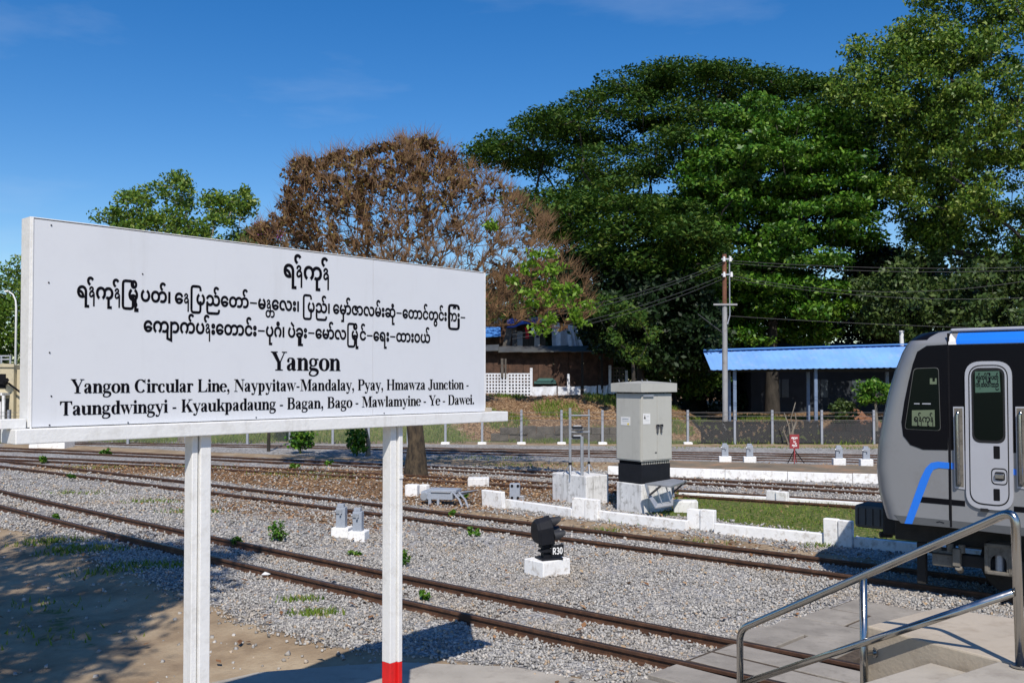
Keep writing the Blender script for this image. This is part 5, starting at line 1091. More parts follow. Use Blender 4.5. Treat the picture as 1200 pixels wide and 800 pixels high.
hp = overlay('handle_recess', [(1162.3, 547.5), (1181.3, 548.5), (1181.7, 568.5), (1162.7, 567)], M['rubber'], .042, leaf, thick=.003, round_=.06)
overlay('handle_plate', [(1163.6, 549.2), (1180.2, 550), (1180.6, 567), (1163.9, 565.6)], M['tlight'], .045, leaf, thick=.003, round_=.05)
overlay('handle_well', [(1166.5, 552), (1178.5, 552.8), (1178.8, 563), (1166.8, 562)], M['rubber'], .047, leaf, thick=.002, round_=.03)
a_, z_ = SU(1167, 556); b_, z2_ = SU(1178, 558); mb = MB(); mb.b2((a_, -HWD - .075, z2_ - .03), (b_, -HWD - .05, z_ + .02)); mb.build('handle', M['chrome'], leaf, bevel=.01)
mb = MB(); a_, z_ = SU(1150, 596.5); mb.b2((a_, -HWD - .05, z_ - .02), (a_ + .09, -HWD - .01, z_ + .02)); mb.build('door_stop', M['rubber'], train)
for (x0, x1) in ((1117.2, 1129.5), (1190.2, 1203)):
    gr_ = overlay('grab_rail', [(x0, 476.3), (x1, 476.3), (x1 + 1.6, 573), (x0 + 1.8, 571.5)], M['tlight'], .012, train, thick=.012)
    overlay('recess', [(x0 + 1.2, 478), (x1 - 1.4, 478), (x1 + .2, 570.5), (x0 + 2.9, 569.5)], M['grime'], .014, gr_, thick=.002)
    a_, z_ = SU((x0 + x1) / 2 + .4, 482); b_, z2_ = SU((x0 + x1) / 2 + 2.0, 566)
    mb = MB(); mb.tube(arc_path([(a_, -HWD - .012, z_), (a_, -HWD - .075, z_), (b_, -HWD - .075, z2_), (b_, -HWD - .012, z2_)], .04, 5), .019, 12); mb.build('bar', M['chrome'], gr_, smooth=True)
ml = overlay('skirt_mark', [(1097, 611.2), (1101, 610.2), (1107, 612), (1106, 613), (1101.5, 611.3), (1098, 612.2)], M['black'], .006, body, thick=.001)
# front face: windscreen, headlights, coupler
def front_panel(name, y0, y1, z0, z1, mat, off, par):
    V = []; Fq_ = []; ny_, nz_ = 16, 8
    def fu(y, z): h_ = halfw(z); t = min(1, abs(y) / h_); return nose_u(z) + A_N - A_N * (max(0, 1 - t ** N_N)) ** (1 / N_N)
    for j in range(nz_ + 1):
        for i in range(ny_ + 1): y = y0 + (y1 - y0) * i / ny_; z = z0 + (z1 - z0) * j / nz_; V.append((fu(y, z) - off, y, z))
    for j in range(nz_):
        for i in range(ny_): a = j * (ny_ + 1) + i; Fq_.append((a, a + 1, a + ny_ + 2, a + ny_ + 1))
    me = bpy.data.meshes.new(name); me.from_pydata(V, [], Fq_); me.materials.append(mat); me.polygons.foreach_set('use_smooth', [True] * len(me.polygons)); return obj(name, me, par)
front_panel('windscreen', -1.0, 1.0, 1.95, 3.15, M['glass'], .008, train)
for s in (-1, 1):
    front_panel('headlight', s * .98, s * .62, 1.45, 1.62, M['chrome'], .012, train)
front_panel('blue_stripe', -1.18, 1.18, 1.15, 1.32, M['tblue'], .006, body)
cu, cz = SU(1001, 603, 0.0); cu2, cz2 = SU(1047, 596, 0.0); czt = SU(1010, 591, -.25)[1]; czb = SU(1010, 618, -.25)[1]; print('coupler', cu, cu2, czt, czb)
nu = nose_u(1.1)
M['cgrey'] = paint('coupler_cover_grey', (0.06, 0.067, 0.07), .7, var=.2, bmp=.3)
cu = SU(1001, 603, -.25)[0]
mb = MB(); mb.b2((cu, -.26, czb), (cu + .50, .26, czt)); cp = mb.build('coupler', M['cgrey'], train, bevel=.05)
for k in range(4): mb = MB(); mb.b2((cu + .06 + k * .11, -.268, czb + .05), (cu + .075 + k * .11, -.261, czt - .05)); mb.build('rib', M['under'], cp)
mb = MB(); mb.b2((cu + .45, -.34, czb - .06), (nu + .8, .34, czt + .04)); mb.build('coupler_carrier', M['under'], train, bevel=.04)
mb = MB(); mb.b2((nu + .1, -.8, .75), (nu + 2.0, .8, zbot + .02)); mb.build('underframe', M['under'], train, bevel=.02)
mb = MB(); mb.b2((nu + 2.0, -.8, .8), (LEN, .8, zbot + .01)); mb.build('underframe', M['under'], train, bevel=.02)
pu, pz = SU(1035, 622, -.4); mb = MB(); mb.tube([(pu, -.2, pz + .12), (pu - .05, -.2, pz - .08)], .03, 8); mb.tube([(pu - .1, -.25, pz - .08), (pu + .05, -.15, pz - .08)], .045, 8); mb.build('brake_cock', M['under'], train)
# bogie in view: side frame, wheels, axleboxes
def wheel(u):
    t = bpy.data.objects.new('wheelset', None); COL.objects.link(t); t.parent = train; t.location = (u, 0, 0)
    for s in (-1, 1):
        mb = MB(); mb.tube([(0, s * .46, .43 + .11), (0, s * .49, .43 + .11), (0, s * .495, .43 + .11), (0, s * .60, .43 + .11)], [.44, .44, .41, .40], 36); mb.tube([(0, s * .60, .54), (0, s * .63, .54)], [.32, .14], 24); o = mb.build('wheel', M['under'], t, smooth='auto')
    mb = MB(); mb.tube([(0, -.9, .54), (0, .9, .54)], .07, 12); mb.build('axle', M['under'], t, smooth='auto')
wu = SU(1166, 655, -.95)[0]
wheel(wu + .15); wheel(wu + 2.15)
for s in (-1, 1):
    # gearbox-like lit casing at px 1092..1125
    u0, z0 = SU(1092, 662, -1.0); u1, z1 = SU(1125, 640, -1.0)
    mb = MB(); mb.b2((u0, s * 1.0, z0), (u1 - .08, s * .70, z1 - .08)); bx_ = mb.build('brake_unit', M['grime'], train, bevel=.02)
    mb = MB(); mb.b2((u0 - .03, s * 1.03, (z0 + z1) / 2 + .02), (u1 - .05, s * .7, (z0 + z1) / 2 + .035)); mb.build('rib', M['under'], bx_)
    for k in range(3): mb = MB(); mb.tube([(u0 + .08 + k * .15, s * .96, z1 - .09), (u0 + .08 + k * .15, s * .96, z1 + .02)], .045, 8); mb.build('bolt', M['grime'], bx_, smooth='auto')
    mb = MB(); mb.box((u1 - .04, s * .98, (z0 + z1) / 2), (.10, .12, (z1 - z0) * .8)); mb.tube([(u1 - .02, s * 1.02, z0 + .02), (u1 - .02, s * .9, z0 - .04)], .05, 8); mb.build('flange', M['grime'], bx_, bevel=.01)
    u0, z0 = SU(1153.5, 672, -1.05); u1, z1 = SU(1186, 639, -1.05)
    mb = MB(); y_ = s * 1.05; t_ = .05; 
    for a, b, c, d in ((u0, u1, z1 - t_, z1), (u0, u0 + t_, z0, z1), (u1 - t_, u1, z0, z1), (u0, u1, z0, z0 + t_)): mb.b2((a, y_, c), (b, s * .78, d))
    ax = mb.build('axlebox_frame', M['grime'], train, bevel=.012)
    mb = MB(); uc = (u0 + u1) / 2; zc_ = z0 + .16; r_ = (u1 - u0) * .30; arch_ = [(u0 + t_, z1 - t_), (u0 + t_, z0 + t_), (uc - r_, z0 + t_)] + [(uc + r_ * math.cos(q), zc_ + r_ * math.sin(q) * 1.1) for q in np.linspace(PI, 0, 10)] + [(uc + r_, z0 + t_), (u1 - t_, z0 + t_), (u1 - t_, z1 - t_)]
    mb.M = Matrix.Translation((0, y_ - s * .03, 0)) @ Matrix.Rotation(R(90), 4, 'X'); mb.prism(arch_, -.02, .02); mb.build('plate', M['grime'], ax)
    mb = MB(); mb.tube([(uc, s * .95, z0 + t_), (uc, s * .95, z0 + .26)], .06, 12); mb.tube([(uc, s * .95, z0 + .26), (uc, s * .95, z0 + .31)], .04, 12); mb.build('spring', M['steel'], ax, smooth='auto')
    mb = MB(); mb.b2((u0 - .5, s * .95, .50), (wu + 2.9, s * .78, .66)); mb.build('bogie_frame', M['under'], train, bevel=.02)
    mb = MB(); uq, zq = SU(1071, 652, -1.0); mb.b2((uq - .02, s * .80, .16), (uq + .10, s * .70, zq + .18)); mb.build('rail_guard', M['under'], train, bevel=.01)
# ================================================================= SHELTER, SHACK, FAR BUILDINGS
def rectx(px0, px1, Y): return AY(px0, 445, Y).x, AY(px1, 445, Y).x
SY = 50.0
sx0, _ = rectx(833, 900, SY); sx1 = rectx(833, 1062, SY)[1] + 5
sh = thing('platform_shelter', 'long open shelter with a bright blue corrugated metal roof on thin posts', 'shelter', (sx0, SY, 0))
M['bluemetal'] = paint('blue_roof_sheet', (0.17, 0.36, 0.72), .6, .05, var=.16, scale=.5, dirt=(.30, .38, .48), dirt_amt=.5)
ze = AY(833, 433.5, SY).z; zt = AY(836, 412, SY + 2.0).z; 
LT = sx1 - sx0; V = []; Fc = []; nn = int(LT / .11)
zeR = AY(1060, 430.5, SY).z; ztR = AY(1060, 405.5, SY + 2.0).z; span = AY(1060, 430, SY).x - sx0
M['bluedark'] = paint('blue_ridge', (0.10, 0.27, 0.64), .5, .1, var=.1)
nsheet = 9; per = nn // nsheet
for q in range(nsheet):
    V = []; Fc = []
    for i in range(q * per, (q + 1) * per + 1):
        x = LT * i / (nsheet * per); t = x / span; r_ = .045 if i % 4 in (0,) else 0.0; r_ = .026 * (1 if i % 3 == 0 else 0)
        for j, (yy, za) in enumerate(((0.0, ze + (zeR - ze) * t), (2.0, zt + (ztR - zt) * t))): V.append((x, yy, za + r_ + (q % 2) * .006))
    m_ = len(V) // 2
    for i in range(m_ - 1): Fc.append((2 * i, 2 * i + 2, 2 * i + 3, 2 * i + 1))
    me = bpy.data.meshes.new('roof_sheet'); me.from_pydata(V, [], Fc); me.materials.append(M['bluemetal']); o = obj('roof_sheet', me, sh); sm_ = o.modifiers.new('thick', 'SOLIDIFY'); sm_.thickness = .012
mb = MB(); mb.add([(0, 1.8, zt - .03 + .09), (LT, 1.8, ztR + (ztR - zt) * (LT / span - 1) + .06), (LT, 2.2, ztR + (ztR - zt) * (LT / span - 1) + .12), (0, 2.2, zt + .14)], [(0, 1, 2, 3)]); rc_ = mb.build('ridge_cap', M['bluedark'], sh); s_ = rc_.modifiers.new('t', 'SOLIDIFY'); s_.thickness = .02
M['bluegreypost'] = paint('blue_grey_post', (.16, .22, .33), .6, .1, var=.15)
for px in (861, 956, 1051, 1146):
    x = AY(px, 480, SY + .6).x - sx0
    for y in (.6, 1.9):
        mb = MB(); mb.box((x, y, (ze + .1) / 2 + .15), (.17, .14, ze - .1)); mb.build('post', M['bluegreypost'], sh)
mb = MB(); mb.box((LT / 2, .6, ze - .02), (LT, .08, .14)); mb.box((LT / 2, 1.9, ze + .5), (LT, .08, .14)); mb.build('beam', M['under'], sh)
# white chimney pipe above the shelter roof by the train
cpx = AY(1063.5, 400, 53); mb = MB(); mb.tube([(0, 0, -.2), (0, 0, AY(1063, 388, 53).z - 0)], .12, 10); mb.tube([(0, 0, AY(1063, 388, 53).z), (0, 0, AY(1063, 386.5, 53).z)], .15, 10); solo('vent_pipe', 'short white pipe sticking up above the blue roof just left of the train', 'pipe', mb, M['white'], (cpx.x, 53.8, 0), smooth='auto')
# --- building behind the shelter, in deep shade
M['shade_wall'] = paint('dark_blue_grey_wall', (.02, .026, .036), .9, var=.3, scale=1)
bx0, bx1 = rectx(880, 1280, 62); bd_ = thing('dark_building', 'dim blue-grey building in deep shade behind the blue-roofed shelter', 'building', (bx0, 62, .6))
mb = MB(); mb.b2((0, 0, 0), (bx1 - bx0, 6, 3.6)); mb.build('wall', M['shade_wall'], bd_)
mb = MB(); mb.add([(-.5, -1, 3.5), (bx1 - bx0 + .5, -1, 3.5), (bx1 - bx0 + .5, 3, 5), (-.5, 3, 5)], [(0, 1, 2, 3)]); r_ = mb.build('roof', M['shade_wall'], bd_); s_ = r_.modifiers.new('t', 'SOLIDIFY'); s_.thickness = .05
M['winpale'] = paint('pale_window', (.05, .065, .08), .5, var=.2)
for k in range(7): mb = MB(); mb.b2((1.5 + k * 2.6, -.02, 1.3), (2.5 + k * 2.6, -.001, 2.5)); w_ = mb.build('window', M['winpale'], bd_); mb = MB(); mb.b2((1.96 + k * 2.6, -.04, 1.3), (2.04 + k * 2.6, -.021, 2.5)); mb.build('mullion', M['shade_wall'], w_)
# --- shack on the bank
KY = 56.0; kx0, kx1 = rectx(545, 742, KY)
def KX(px, Y=KY): return AY(px, 445, Y).x - kx0
def KZ(py, Y=KY): return AY(600, py, Y).z
BZ = 2.05
shk = thing('hillside_shack', 'ramshackle brown shack with white lattice, pale sheets and a blue tarpaulin on the leafy bank', 'shack', (kx0, KY, 0))
M['brownwall'] = paint('brown_matting', (.075, .04, .026), .95, var=.6, scale=2.5, dirt=(.02, .015, .012), dirt_amt=.8, bmp=.8, bscale=7)
M['whitesheet'] = paint('pale_plastic_sheet', (.62, .65, .70), .6, var=.15, scale=1.5, dirt=(.25, .24, .23), dirt_amt=.6, bmp=.6, bscale=4)
M['tarp'] = paint('blue_tarpaulin', (.02, .045, .26), .55, var=.3, scale=2)
M['tarp2'] = paint('light_blue_roof', (.06, .19, .48), .5, var=.2)
M['tinroof'] = paint('old_tin_roof', (.10, .105, .10), .6, .2, var=.4, scale=2, dirt=(.07, .035, .02), dirt_amt=.8)
nb = 9
for i in range(nb):
    a = KX(560) + (KX(720) - KX(560)) * i / nb; b = KX(560) + (KX(720) - KX(560)) * (i + 1) / nb; mb = MB(); mb.b2((a + .01, .5 + random.uniform(-.04, .04), BZ - .4), (b - .01, .55, KZ(411) + random.uniform(-.1, .05))); mb.build('wall_panel', M['brownwall'], shk)
for i in range(6):
    a = KX(556) + (KX(725) - KX(556)) * i / 6; b = KX(556) + (KX(725) - KX(556)) * (i + 1) / 6; mb = MB(); dz = random.uniform(-.06, .06)
    mb.add([(a, -.15, KZ(412) + dz), (b, -.15, KZ(411.5) + dz), (b, 2.2, KZ(403) + dz), (a, 2.2, KZ(404) + dz)], [(0, 1, 2, 3)]); o = mb.build('roof_sheet', M['tinroof'], shk); s_ = o.modifiers.new('t', 'SOLIDIFY'); s_.thickness = .04
# lattice: pierced white screen with square holes
def lattice(x0, x1, z0, z1, nx_, nz_, y):
    mb = MB(); cw_ = (x1 - x0) / nx_; ch_ = (z1 - z0) / nz_
    for i in range(nx_ + 1): mb.b2((x0 + i * cw_ - cw_ * .22, y, z0), (x0 + i * cw_ + cw_ * .22, y + .05, z1))
    for j in range(nz_ + 1): mb.b2((x0, y + .003, z0 + j * ch_ - ch_ * .22), (x1, y + .047, z0 + j * ch_ + ch_ * .22))
    return mb
lattice(KX(548), KX(594), KZ(464), KZ(438), 13, 7, -.1).build('lattice_panel', M['whitesheet'], shk)
lattice(KX(595.5), KX(622), KZ(464), KZ(438), 7, 7, -.1).build('lattice_panel', M['whitesheet'], shk)
lattice(KX(716), KX(733), KZ(458), KZ(431), 5, 6, .1).build('lattice_panel', M['drab'], shk)
sheets = [(623, 652, 452.5, 463.5), (653.5, 680, 452.5, 465), (684, 699, 452, 465), (700.5, 712, 451.5, 462), (712.5, 722, 452, 461)]
for x0, x1, y0, y1 in sheets:
    mb = MB(); n = 6; a, b = KX(x0), KX(x1); vs = []
    for k in range(n + 1): x = a + (b - a) * k / n; vs += [(x, -.12 + .05 * math.sin(k * 2.3), KZ(y1) + random.uniform(-.05, .05)), (x, -.10 + .03 * math.sin(k * 1.7), KZ(y0) + random.uniform(-.03, .03))]
    mb.add(vs, [(2 * k, 2 * k + 2, 2 * k + 3, 2 * k + 1) for k in range(n)]); o = mb.build('sheet_panel', M['whitesheet'], shk); s_ = o.modifiers.new('t', 'SOLIDIFY'); s_.thickness = .02
for x0, x1, y0, y1, mt in ((621, 624, 431, 463, 'whitesheet'), (664.5, 667.5, 438, 460, 'whitesheet'), (713, 716, 428, 461, 'whitesheet'), (732.5, 735.5, 434, 458, 'whitesheet'), (681, 683.5, 412, 467, 'under'), (587, 590, 420, 442, 'drab'), (591.5, 593.5, 420, 442, 'drab'), (704, 706.5, 412, 460, 'under')):
    mb = MB(); mb.b2((KX(x0), -.16, KZ(y1)), (KX(x1), -.04, KZ(y0))); mb.build('post', M[mt], shk)
mb = MB(); mb.b2((KX(626), .2, KZ(449.5)), (KX(652), .9, KZ(446.5))); mb.add([(KX(628), .15, KZ(446.5)), (KX(652), .15, KZ(446.5)), (KX(648), .5, KZ(443)), (KX(632), .5, KZ(443))], [(0, 1, 2, 3)]); mb.build('green_cover', paint('green_cover', (.04, .11, .10), .6), shk)
# upper shack row, behind
UYY = 60.0; ux0 = AY(545, 445, UYY).x
def UX(px): return AY(px, 445, UYY).x - ux0
def UZ(py): return AY(600, py, UYY).z
us = thing('upper_shack', 'second shack higher on the bank with a deep blue tarpaulin awning and grey cloth walls', 'shack', (ux0, UYY, 0))
mb = MB(); mb.b2((UX(556), 1.2, 1.8), (UX(640), 1.3, UZ(378))); mb.build('back_wall', M['brownwall'], us)
for i in range(5): a = UX(606) + (UX(640) - UX(606)) * i / 5; mb = MB(); mb.b2((a + .01, .9, UZ(408)), (a + (UX(640) - UX(606)) / 5 - .01, .95, UZ(384 + random.uniform(0, 4)))); mb.build('cloth_wall', M['whitesheet' if i in (0, 3) else 'drab'], us)
mb = MB(); vs = []; n = 10
for k in range(n + 1): x = UX(594) + (UX(648) - UX(594)) * k / n; sg_ = .12 * math.sin(k * 1.3); vs += [(x, -.4, UZ(384 - k * .9) - sg_ * .5), (x, 1.4, UZ(374 - k * .5) + sg_)]
mb.add(vs, [(2 * k, 2 * k + 2, 2 * k + 3, 2 * k + 1) for k in range(n)]); o = mb.build('awning', M['tarp'], us); s_ = o.modifiers.new('t', 'SOLIDIFY'); s_.thickness = .03
mb = MB(); mb.add([(UX(553), -.5, UZ(396)), (UX(587), -.5, UZ(394)), (UX(586), 1.2, UZ(381)), (UX(560), 1.2, UZ(379))], [(0, 1, 2, 3)]); o = mb.build('roof_sheet', M['tarp2'], us); s_ = o.modifiers.new('t', 'SOLIDIFY'); s_.thickness = .04
for x0, x1, xb0, xb1, mt in ((594, 601, 588, 597, 'whitesheet'), (601, 605, 600, 606, 'drab')):
    mb = MB(); mb.add([(UX(xb0), -.35, UZ(410)), (UX(xb1), -.35, UZ(409)), (UX(x1), -.15, UZ(382)), (UX(x0), -.15, UZ(382)), (UX(xb0), -.15, UZ(410)), (UX(xb1), -.15, UZ(409)), (UX(x1), .05, UZ(382)), (UX(x0), .05, UZ(382))], [(0, 1, 2, 3), (7, 6, 5, 4), (0, 4, 5, 1), (1, 5, 6, 2), (2, 6, 7, 3), (3, 7, 4, 0)]); mb.build('cloth_wall', M['drab'], us)
mb = MB(); n = 8; vs = []
for k in range(n + 1): t = k / n; vs += [(UX(647 + 38 * t), -.2 + .12 * math.sin(k * 2.1), UZ(411)), (UX(647 + 28 * t), .1 + .08 * math.sin(k * 1.6), UZ(377 + 5 * t))]
mb.add(vs, [(2 * k, 2 * k + 2, 2 * k + 3, 2 * k + 1) for k in range(n)]); o = mb.build('tent_sheet', M['whitesheet'], us); s_ = o.modifiers.new('t', 'SOLIDIFY'); s_.thickness = .02
mb = MB(); mb.add([(UX(700), 0, UZ(412)), (UX(712), 0, UZ(412)), (UX(706), .1, UZ(386)), (UX(699), .1, UZ(384))], [(0, 1, 2, 3)]); o = mb.build('tent_sheet', M['whitesheet'], us); s_ = o.modifiers.new('t', 'SOLIDIFY'); s_.thickness = .02
def cloth(label, px, py0, py1, wpx, col):
    k = UYY / F; mb = MB(); h_ = (py1 - py0) * k; w_ = wpx * k; mb.add([(-w_ / 2, 0, 0), (w_ / 2, .02, 0), (w_ * .35, 0, -h_ * .5), (w_ * .5, .03, -h_), (-w_ * .4, 0, -h_), (-w_ * .3, .03, -h_ * .5)], [(0, 1, 2, 5), (5, 2, 3, 4)])
    o = solo('hanging_cloth', label, 'laundry', mb, paint('cloth', col, .9), (ux0 + UX(px), UYY - .45, UZ(py0)), group='washing hung under the blue awning'); s_ = o.modifiers.new('t', 'SOLIDIFY'); s_.thickness = .02
cloth('red garment hanging under the blue awning of the upper shack', 617.5, 384, 397, 5, (.5, .01, .02)); cloth('white garment hanging right of the red one under the blue awning', 624.5, 383, 392, 5, (.75, .7, .75)); cloth('dark garment hanging right of the white one under the awning', 629.5, 385, 396, 4, (.04, .03, .08))
# pale house with a red roof farther behind
hx, _ = rectx(545, 600, 78); hs_ = thing('pale_house', 'cream house with a red roof glimpsed beyond the right end of the sign', 'house', (hx, 78, 1))
zz_ = lambda py: AY(600, py, 78).z - 1
mb = MB(); mb.b2((0, 0, 0), (AY(588, 445, 78).x - hx, 5, zz_(352))); mb.build('wall', paint('cream_wall', (.62, .58, .48), .9, dirt=(.35, .3, .25)), hs_)
mb = MB(); mb.add([(-.6, -.6, zz_(353)), (AY(592, 445, 78).x - hx, -.6, zz_(353)), (AY(588, 445, 78).x - hx, 2.6, zz_(341)), (0, 2.6, zz_(341))], [(0, 1, 2, 3)]); o = mb.build('roof', paint('red_roof', (.33, .06, .04), .8), hs_); s_ = o.modifiers.new('t', 'SOLIDIFY'); s_.thickness = .06
for k in range(3): mb = MB(); a = .6 + k * 1.1; mb.b2((a, -.03, zz_(372)), (a + .5, -.001, zz_(362))); mb.build('window', M['glass'], hs_)
# --- far left: cream wall building, street lamp
LY = 47.0; lx = AY(-60, 445, LY).x; lw_ = thing('cream_building', 'cream concrete building with a railing on top, cut by the left end of the sign', 'building', (lx, LY, 0))
LZ_ = lambda py: AY(10, py, LY).z; LX = lambda px: AY(px, 445, LY).x - lx
M['cream'] = paint('cream_render', (.50, .44, .30), .9, var=.12, scale=1.2, dirt=(.2, .17, .12), dirt_amt=.6, bmp=.4)
mb = MB(); mb.b2((LX(-60), 0, -.2), (LX(16), 5, LZ_(427))); mb.build('wall', M['cream'], lw_, bevel=.03); mb = MB(); mb.b2((LX(16.2), .25, -.2), (LX(60), 5, LZ_(433))); mb.build('wall', M['cream'], lw_, bevel=.03)
mb = MB(); mb.b2((LX(-60), -.08, LZ_(430)), (LX(17), 0.0, LZ_(426))); mb.build('cornice', M['cream'], lw_)
mb = MB(); mb.b2((LX(-10), -.03, LZ_(500)), (LX(11), -.001, LZ_(467))); w_ = mb.build('doorway', M['drab'], lw_)
mb = MB(); mb.b2((LX(-6), -.035, LZ_(455)), (LX(7), -.004, LZ_(438))); mb.build('window', M['dark'], lw_)
mb = MB(); mb.b2((LX(-30), -.75, LZ_(463)), (LX(12), -.02, LZ_(460))); mb.b2((LX(12), -.75, LZ_(500)), (LX(15), -.65, LZ_(463))); mb.b2((LX(-8), -.6, LZ_(500)), (LX(9), -.5, LZ_(470))); mb.build('porch', M['limewash_old'], lw_)
mb = MB(); mb.tube([(LX(0), -.15, LZ_(449)), (LX(12), -.16, LZ_(449)), (LX(30), -.2, LZ_(462))], .05, 6); mb.tube([(LX(8), -.18, LZ_(449)), (LX(14), -.5, LZ_(445))], .12, 6); mb.build('pipework', M['dark'], lw_)
mb = MB()
for py in (417, 421): mb.tube([(LX(-60), .1, LZ_(py)), (LX(11), .1, LZ_(py))], .04, 6)
for px in (-40, -20, 0, 10.5): mb.tube([(LX(px), .1, LZ_(427)), (LX(px), .1, LZ_(416.5))], .05, 6)
mb.build('railing', M['steel'], lw_)
lpY = 66.0; lp0 = AY(18, 445, lpY); lamp = thing('street_lamp', 'slender grey street lamp with a curved arm at the far left', 'street lamp', (lp0.x, lpY, 0)); lz = lambda py: AY(18, py, lpY).z; kk = lpY / F
mb = MB(); mb.tube([(0, 0, 0), (0, 0, lz(360)), (-.8 * kk, 0, lz(352)), (-4 * kk, 0, lz(345)), (-9 * kk, 0, lz(341.5))], [.10, .07, .06, .05, .05], 8); mb.build('pole', M['white'], lamp, smooth=True)
mb = MB(); mb.box((-11 * kk, 0, lz(341.3)), (5 * kk, .25, .13), ry=-.1); mb.build('lamp_head', M['white'], lamp, bevel=.03)
# ================================================================= TREES
def leaf_cloud(C, Rr, per, size, flat=0.0, edge=0.5):
    """leaves scattered in clumps: C (n,3) centres, Rr (n,3) radii. Returns quads as pointed leaf blades"""
    n = len(C); N = n * per; ci = np.repeat(np.arange(n), per)
    d = rng.normal(size=(N, 3)); d /= np.linalg.norm(d, axis=1)[:, None]; r = rng.uniform(0, 1, N) ** edge
    P = C[ci] + d * r[:, None] * Rr[ci]
    s = size * rng.uniform(0.6, 1.25, N)
    nrm = rng.normal(size=(N, 3)); nrm[:, 2] = nrm[:, 2] * (1 - flat) + flat * 2.2; nrm /= np.linalg.norm(nrm, axis=1)[:, None]
    t = np.cross(nrm, rng.normal(size=(N, 3))); t /= np.linalg.norm(t, axis=1)[:, None]; b = np.cross(nrm, t)
    A = P - t * s[:, None]; Cc = P + t * s[:, None]; B = P + b * s[:, None] * 0.5 + t * s[:, None] * .15; D = P - b * s[:, None] * 0.5 + t * s[:, None] * .15
    V = np.stack([A, D, Cc, B], 1).reshape(-1, 3); return V, np.arange(4 * N).reshape(N, 4)
def in_poly(P, x, y):
    ins = np.zeros(x.shape, bool); n = len(P)
    for i in range(n):
        x0, y0 = P[i]; x1, y1 = P[(i + 1) % n]; c = ((y0 > y) != (y1 > y)) & (x < (x1 - x0) * (y - y0) / (y1 - y0 + 1e-12) + x0); ins ^= c
    return ins
def crown_points(poly, Y, n, depth, rmin=0.0):
    """points filling a crown whose outline, seen from the platform, is poly; depth bulges towards the middle"""
    W = np.array([(AY(x, y, Y).x, AY(x, y, Y).z) for x, y in poly]); out = []
    mn, mxx = W.min(0), W.max(0)
    while len(out) < n:
        x = rng.uniform(mn[0], mxx[0], 400); z = rng.uniform(mn[1], mxx[1], 400); ok = in_poly(W, x, z); sdv = sdist(W, x, z)
        for a, b, o, s in zip(x, z, ok, sdv):
            if o and s > rmin: dy = rng.uniform(-1, 1) * depth * min(1, math.sqrt(max(s, .05) / (0.35 * (mxx[1] - mn[1])))); q = (Y + dy) / Y; out.append((a * q, Y + dy, CAMZ + (b - CAMZ) * q))
    return np.array(out[:n])
def skeleton(root, nodes, top_pull=0.5, r_tip=0.02, r_pow=2.4, trunk_pts=None, rmax=None):
    """grow limbs: every node hangs on its nearest neighbour nearer the root"""
    root = np.array(root, float); tp = [root] if trunk_pts is None else [np.array(p, float) for p in trunk_pts]
    P = list(tp); par = [-1] + list(range(len(tp) - 1)); base = tp[-1]
    order = np.argsort(np.linalg.norm(nodes - base, axis=1))
    dist = [0.0]
    for i in range(1, len(P)): dist.append(dist[-1] + np.linalg.norm(P[i] - P[i - 1]))
    ntp = len(tp)
    for k in order:
        q = nodes[k]; A = np.array(P); dd = np.linalg.norm(A - q, axis=1) + top_pull * np.array(dist) * 0.3
        dd[:ntp - 1] += 5 if ntp > 1 else 0
        j = int(np.argmin(dd)); P.append(q); par.append(j); dist.append(dist[j] + np.linalg.norm(P[j] - q))
    n = len(P); w_ = np.zeros(n)
    ch = [[] for _ in range(n)]
    for i in range(1, n): ch[par[i]].append(i)
    rad = np.zeros(n)
    for i in range(n - 1, -1, -1):
        s = sum(rad[c] ** r_pow for c in ch[i]); rad[i] = s ** (1 / r_pow) if ch[i] else r_tip
    if rmax: rad = np.minimum(rad, rmax)
    return P, par, rad
def limbs(P, par, rad, skip_first=0, sag=0.0, sides=5, minr=0.0):
    mb = MB()
    for i in range(max(1, skip_first), len(P)):
        if rad[i] < minr: continue
        a = Vector(P[par[i]]); b = Vector(P[i]); L = (b - a).length
        if L < 1e-3: continue
        m_ = (a + b) / 2 + Vector((random.uniform(-1, 1), random.uniform(-1, 1), random.uniform(-.2, 1))) * L * 0.07
        r0 = min(rad[par[i]], rad[i] * 1.35); mb.tube([a, m_, b], [r0, (r0 + rad[i]) / 2, rad[i]], sides if rad[i] > .05 else 3, caps=False)
    return mb
def local(V, o): return np.asarray(V) - np.array(o)
def tree(name, label, root, trunk, nodes, leaves, mleaf, mbark, group=None, r_tip=.03, rmax=.6, pull=.5, cat='tree', skip=False, r_pow=2.4):
    t = thing(name, label, cat, tuple(root), 0, group); rt = np.array(root, float)
    tp = [np.array(p, float) - rt for p in trunk]
    P, par, rad = skeleton(tp[0], nodes - rt, pull, r_tip, r_pow=r_pow, trunk_pts=tp, rmax=rmax); nt_ = len(tp)
    for i in range(nt_): rad[i] = max(rad[i], rad[nt_ - 1])
    mb = MB(); rr_ = [max(rad[i], rmax * (1 - .35 * i / max(1, nt_ - 1))) for i in range(nt_)]; rr_[0] *= 1.25; mb.tube([Vector(p) for p in tp], rr_, 10, caps=False); mb.build('trunk', mbark, t, smooth=True)
    o = limbs(P, par, rad, nt_).build('branches', mbark, t); tag(o, kind='stuff')
    for j, (V, Fq_) in enumerate(leaves):
        me = quick_mesh('crown', V - rt, Fq_, mleaf[j] if isinstance(mleaf, list) else mleaf); o = obj('crown', me, t)
    return t
M['bark'] = barkmat('grey_bark', (.012, .010, .008), (.045, .038, .03), 3)
M['bark_brown'] = barkmat('brown_flaking_bark', (.014, .010, .007), (.10, .072, .042), 9)
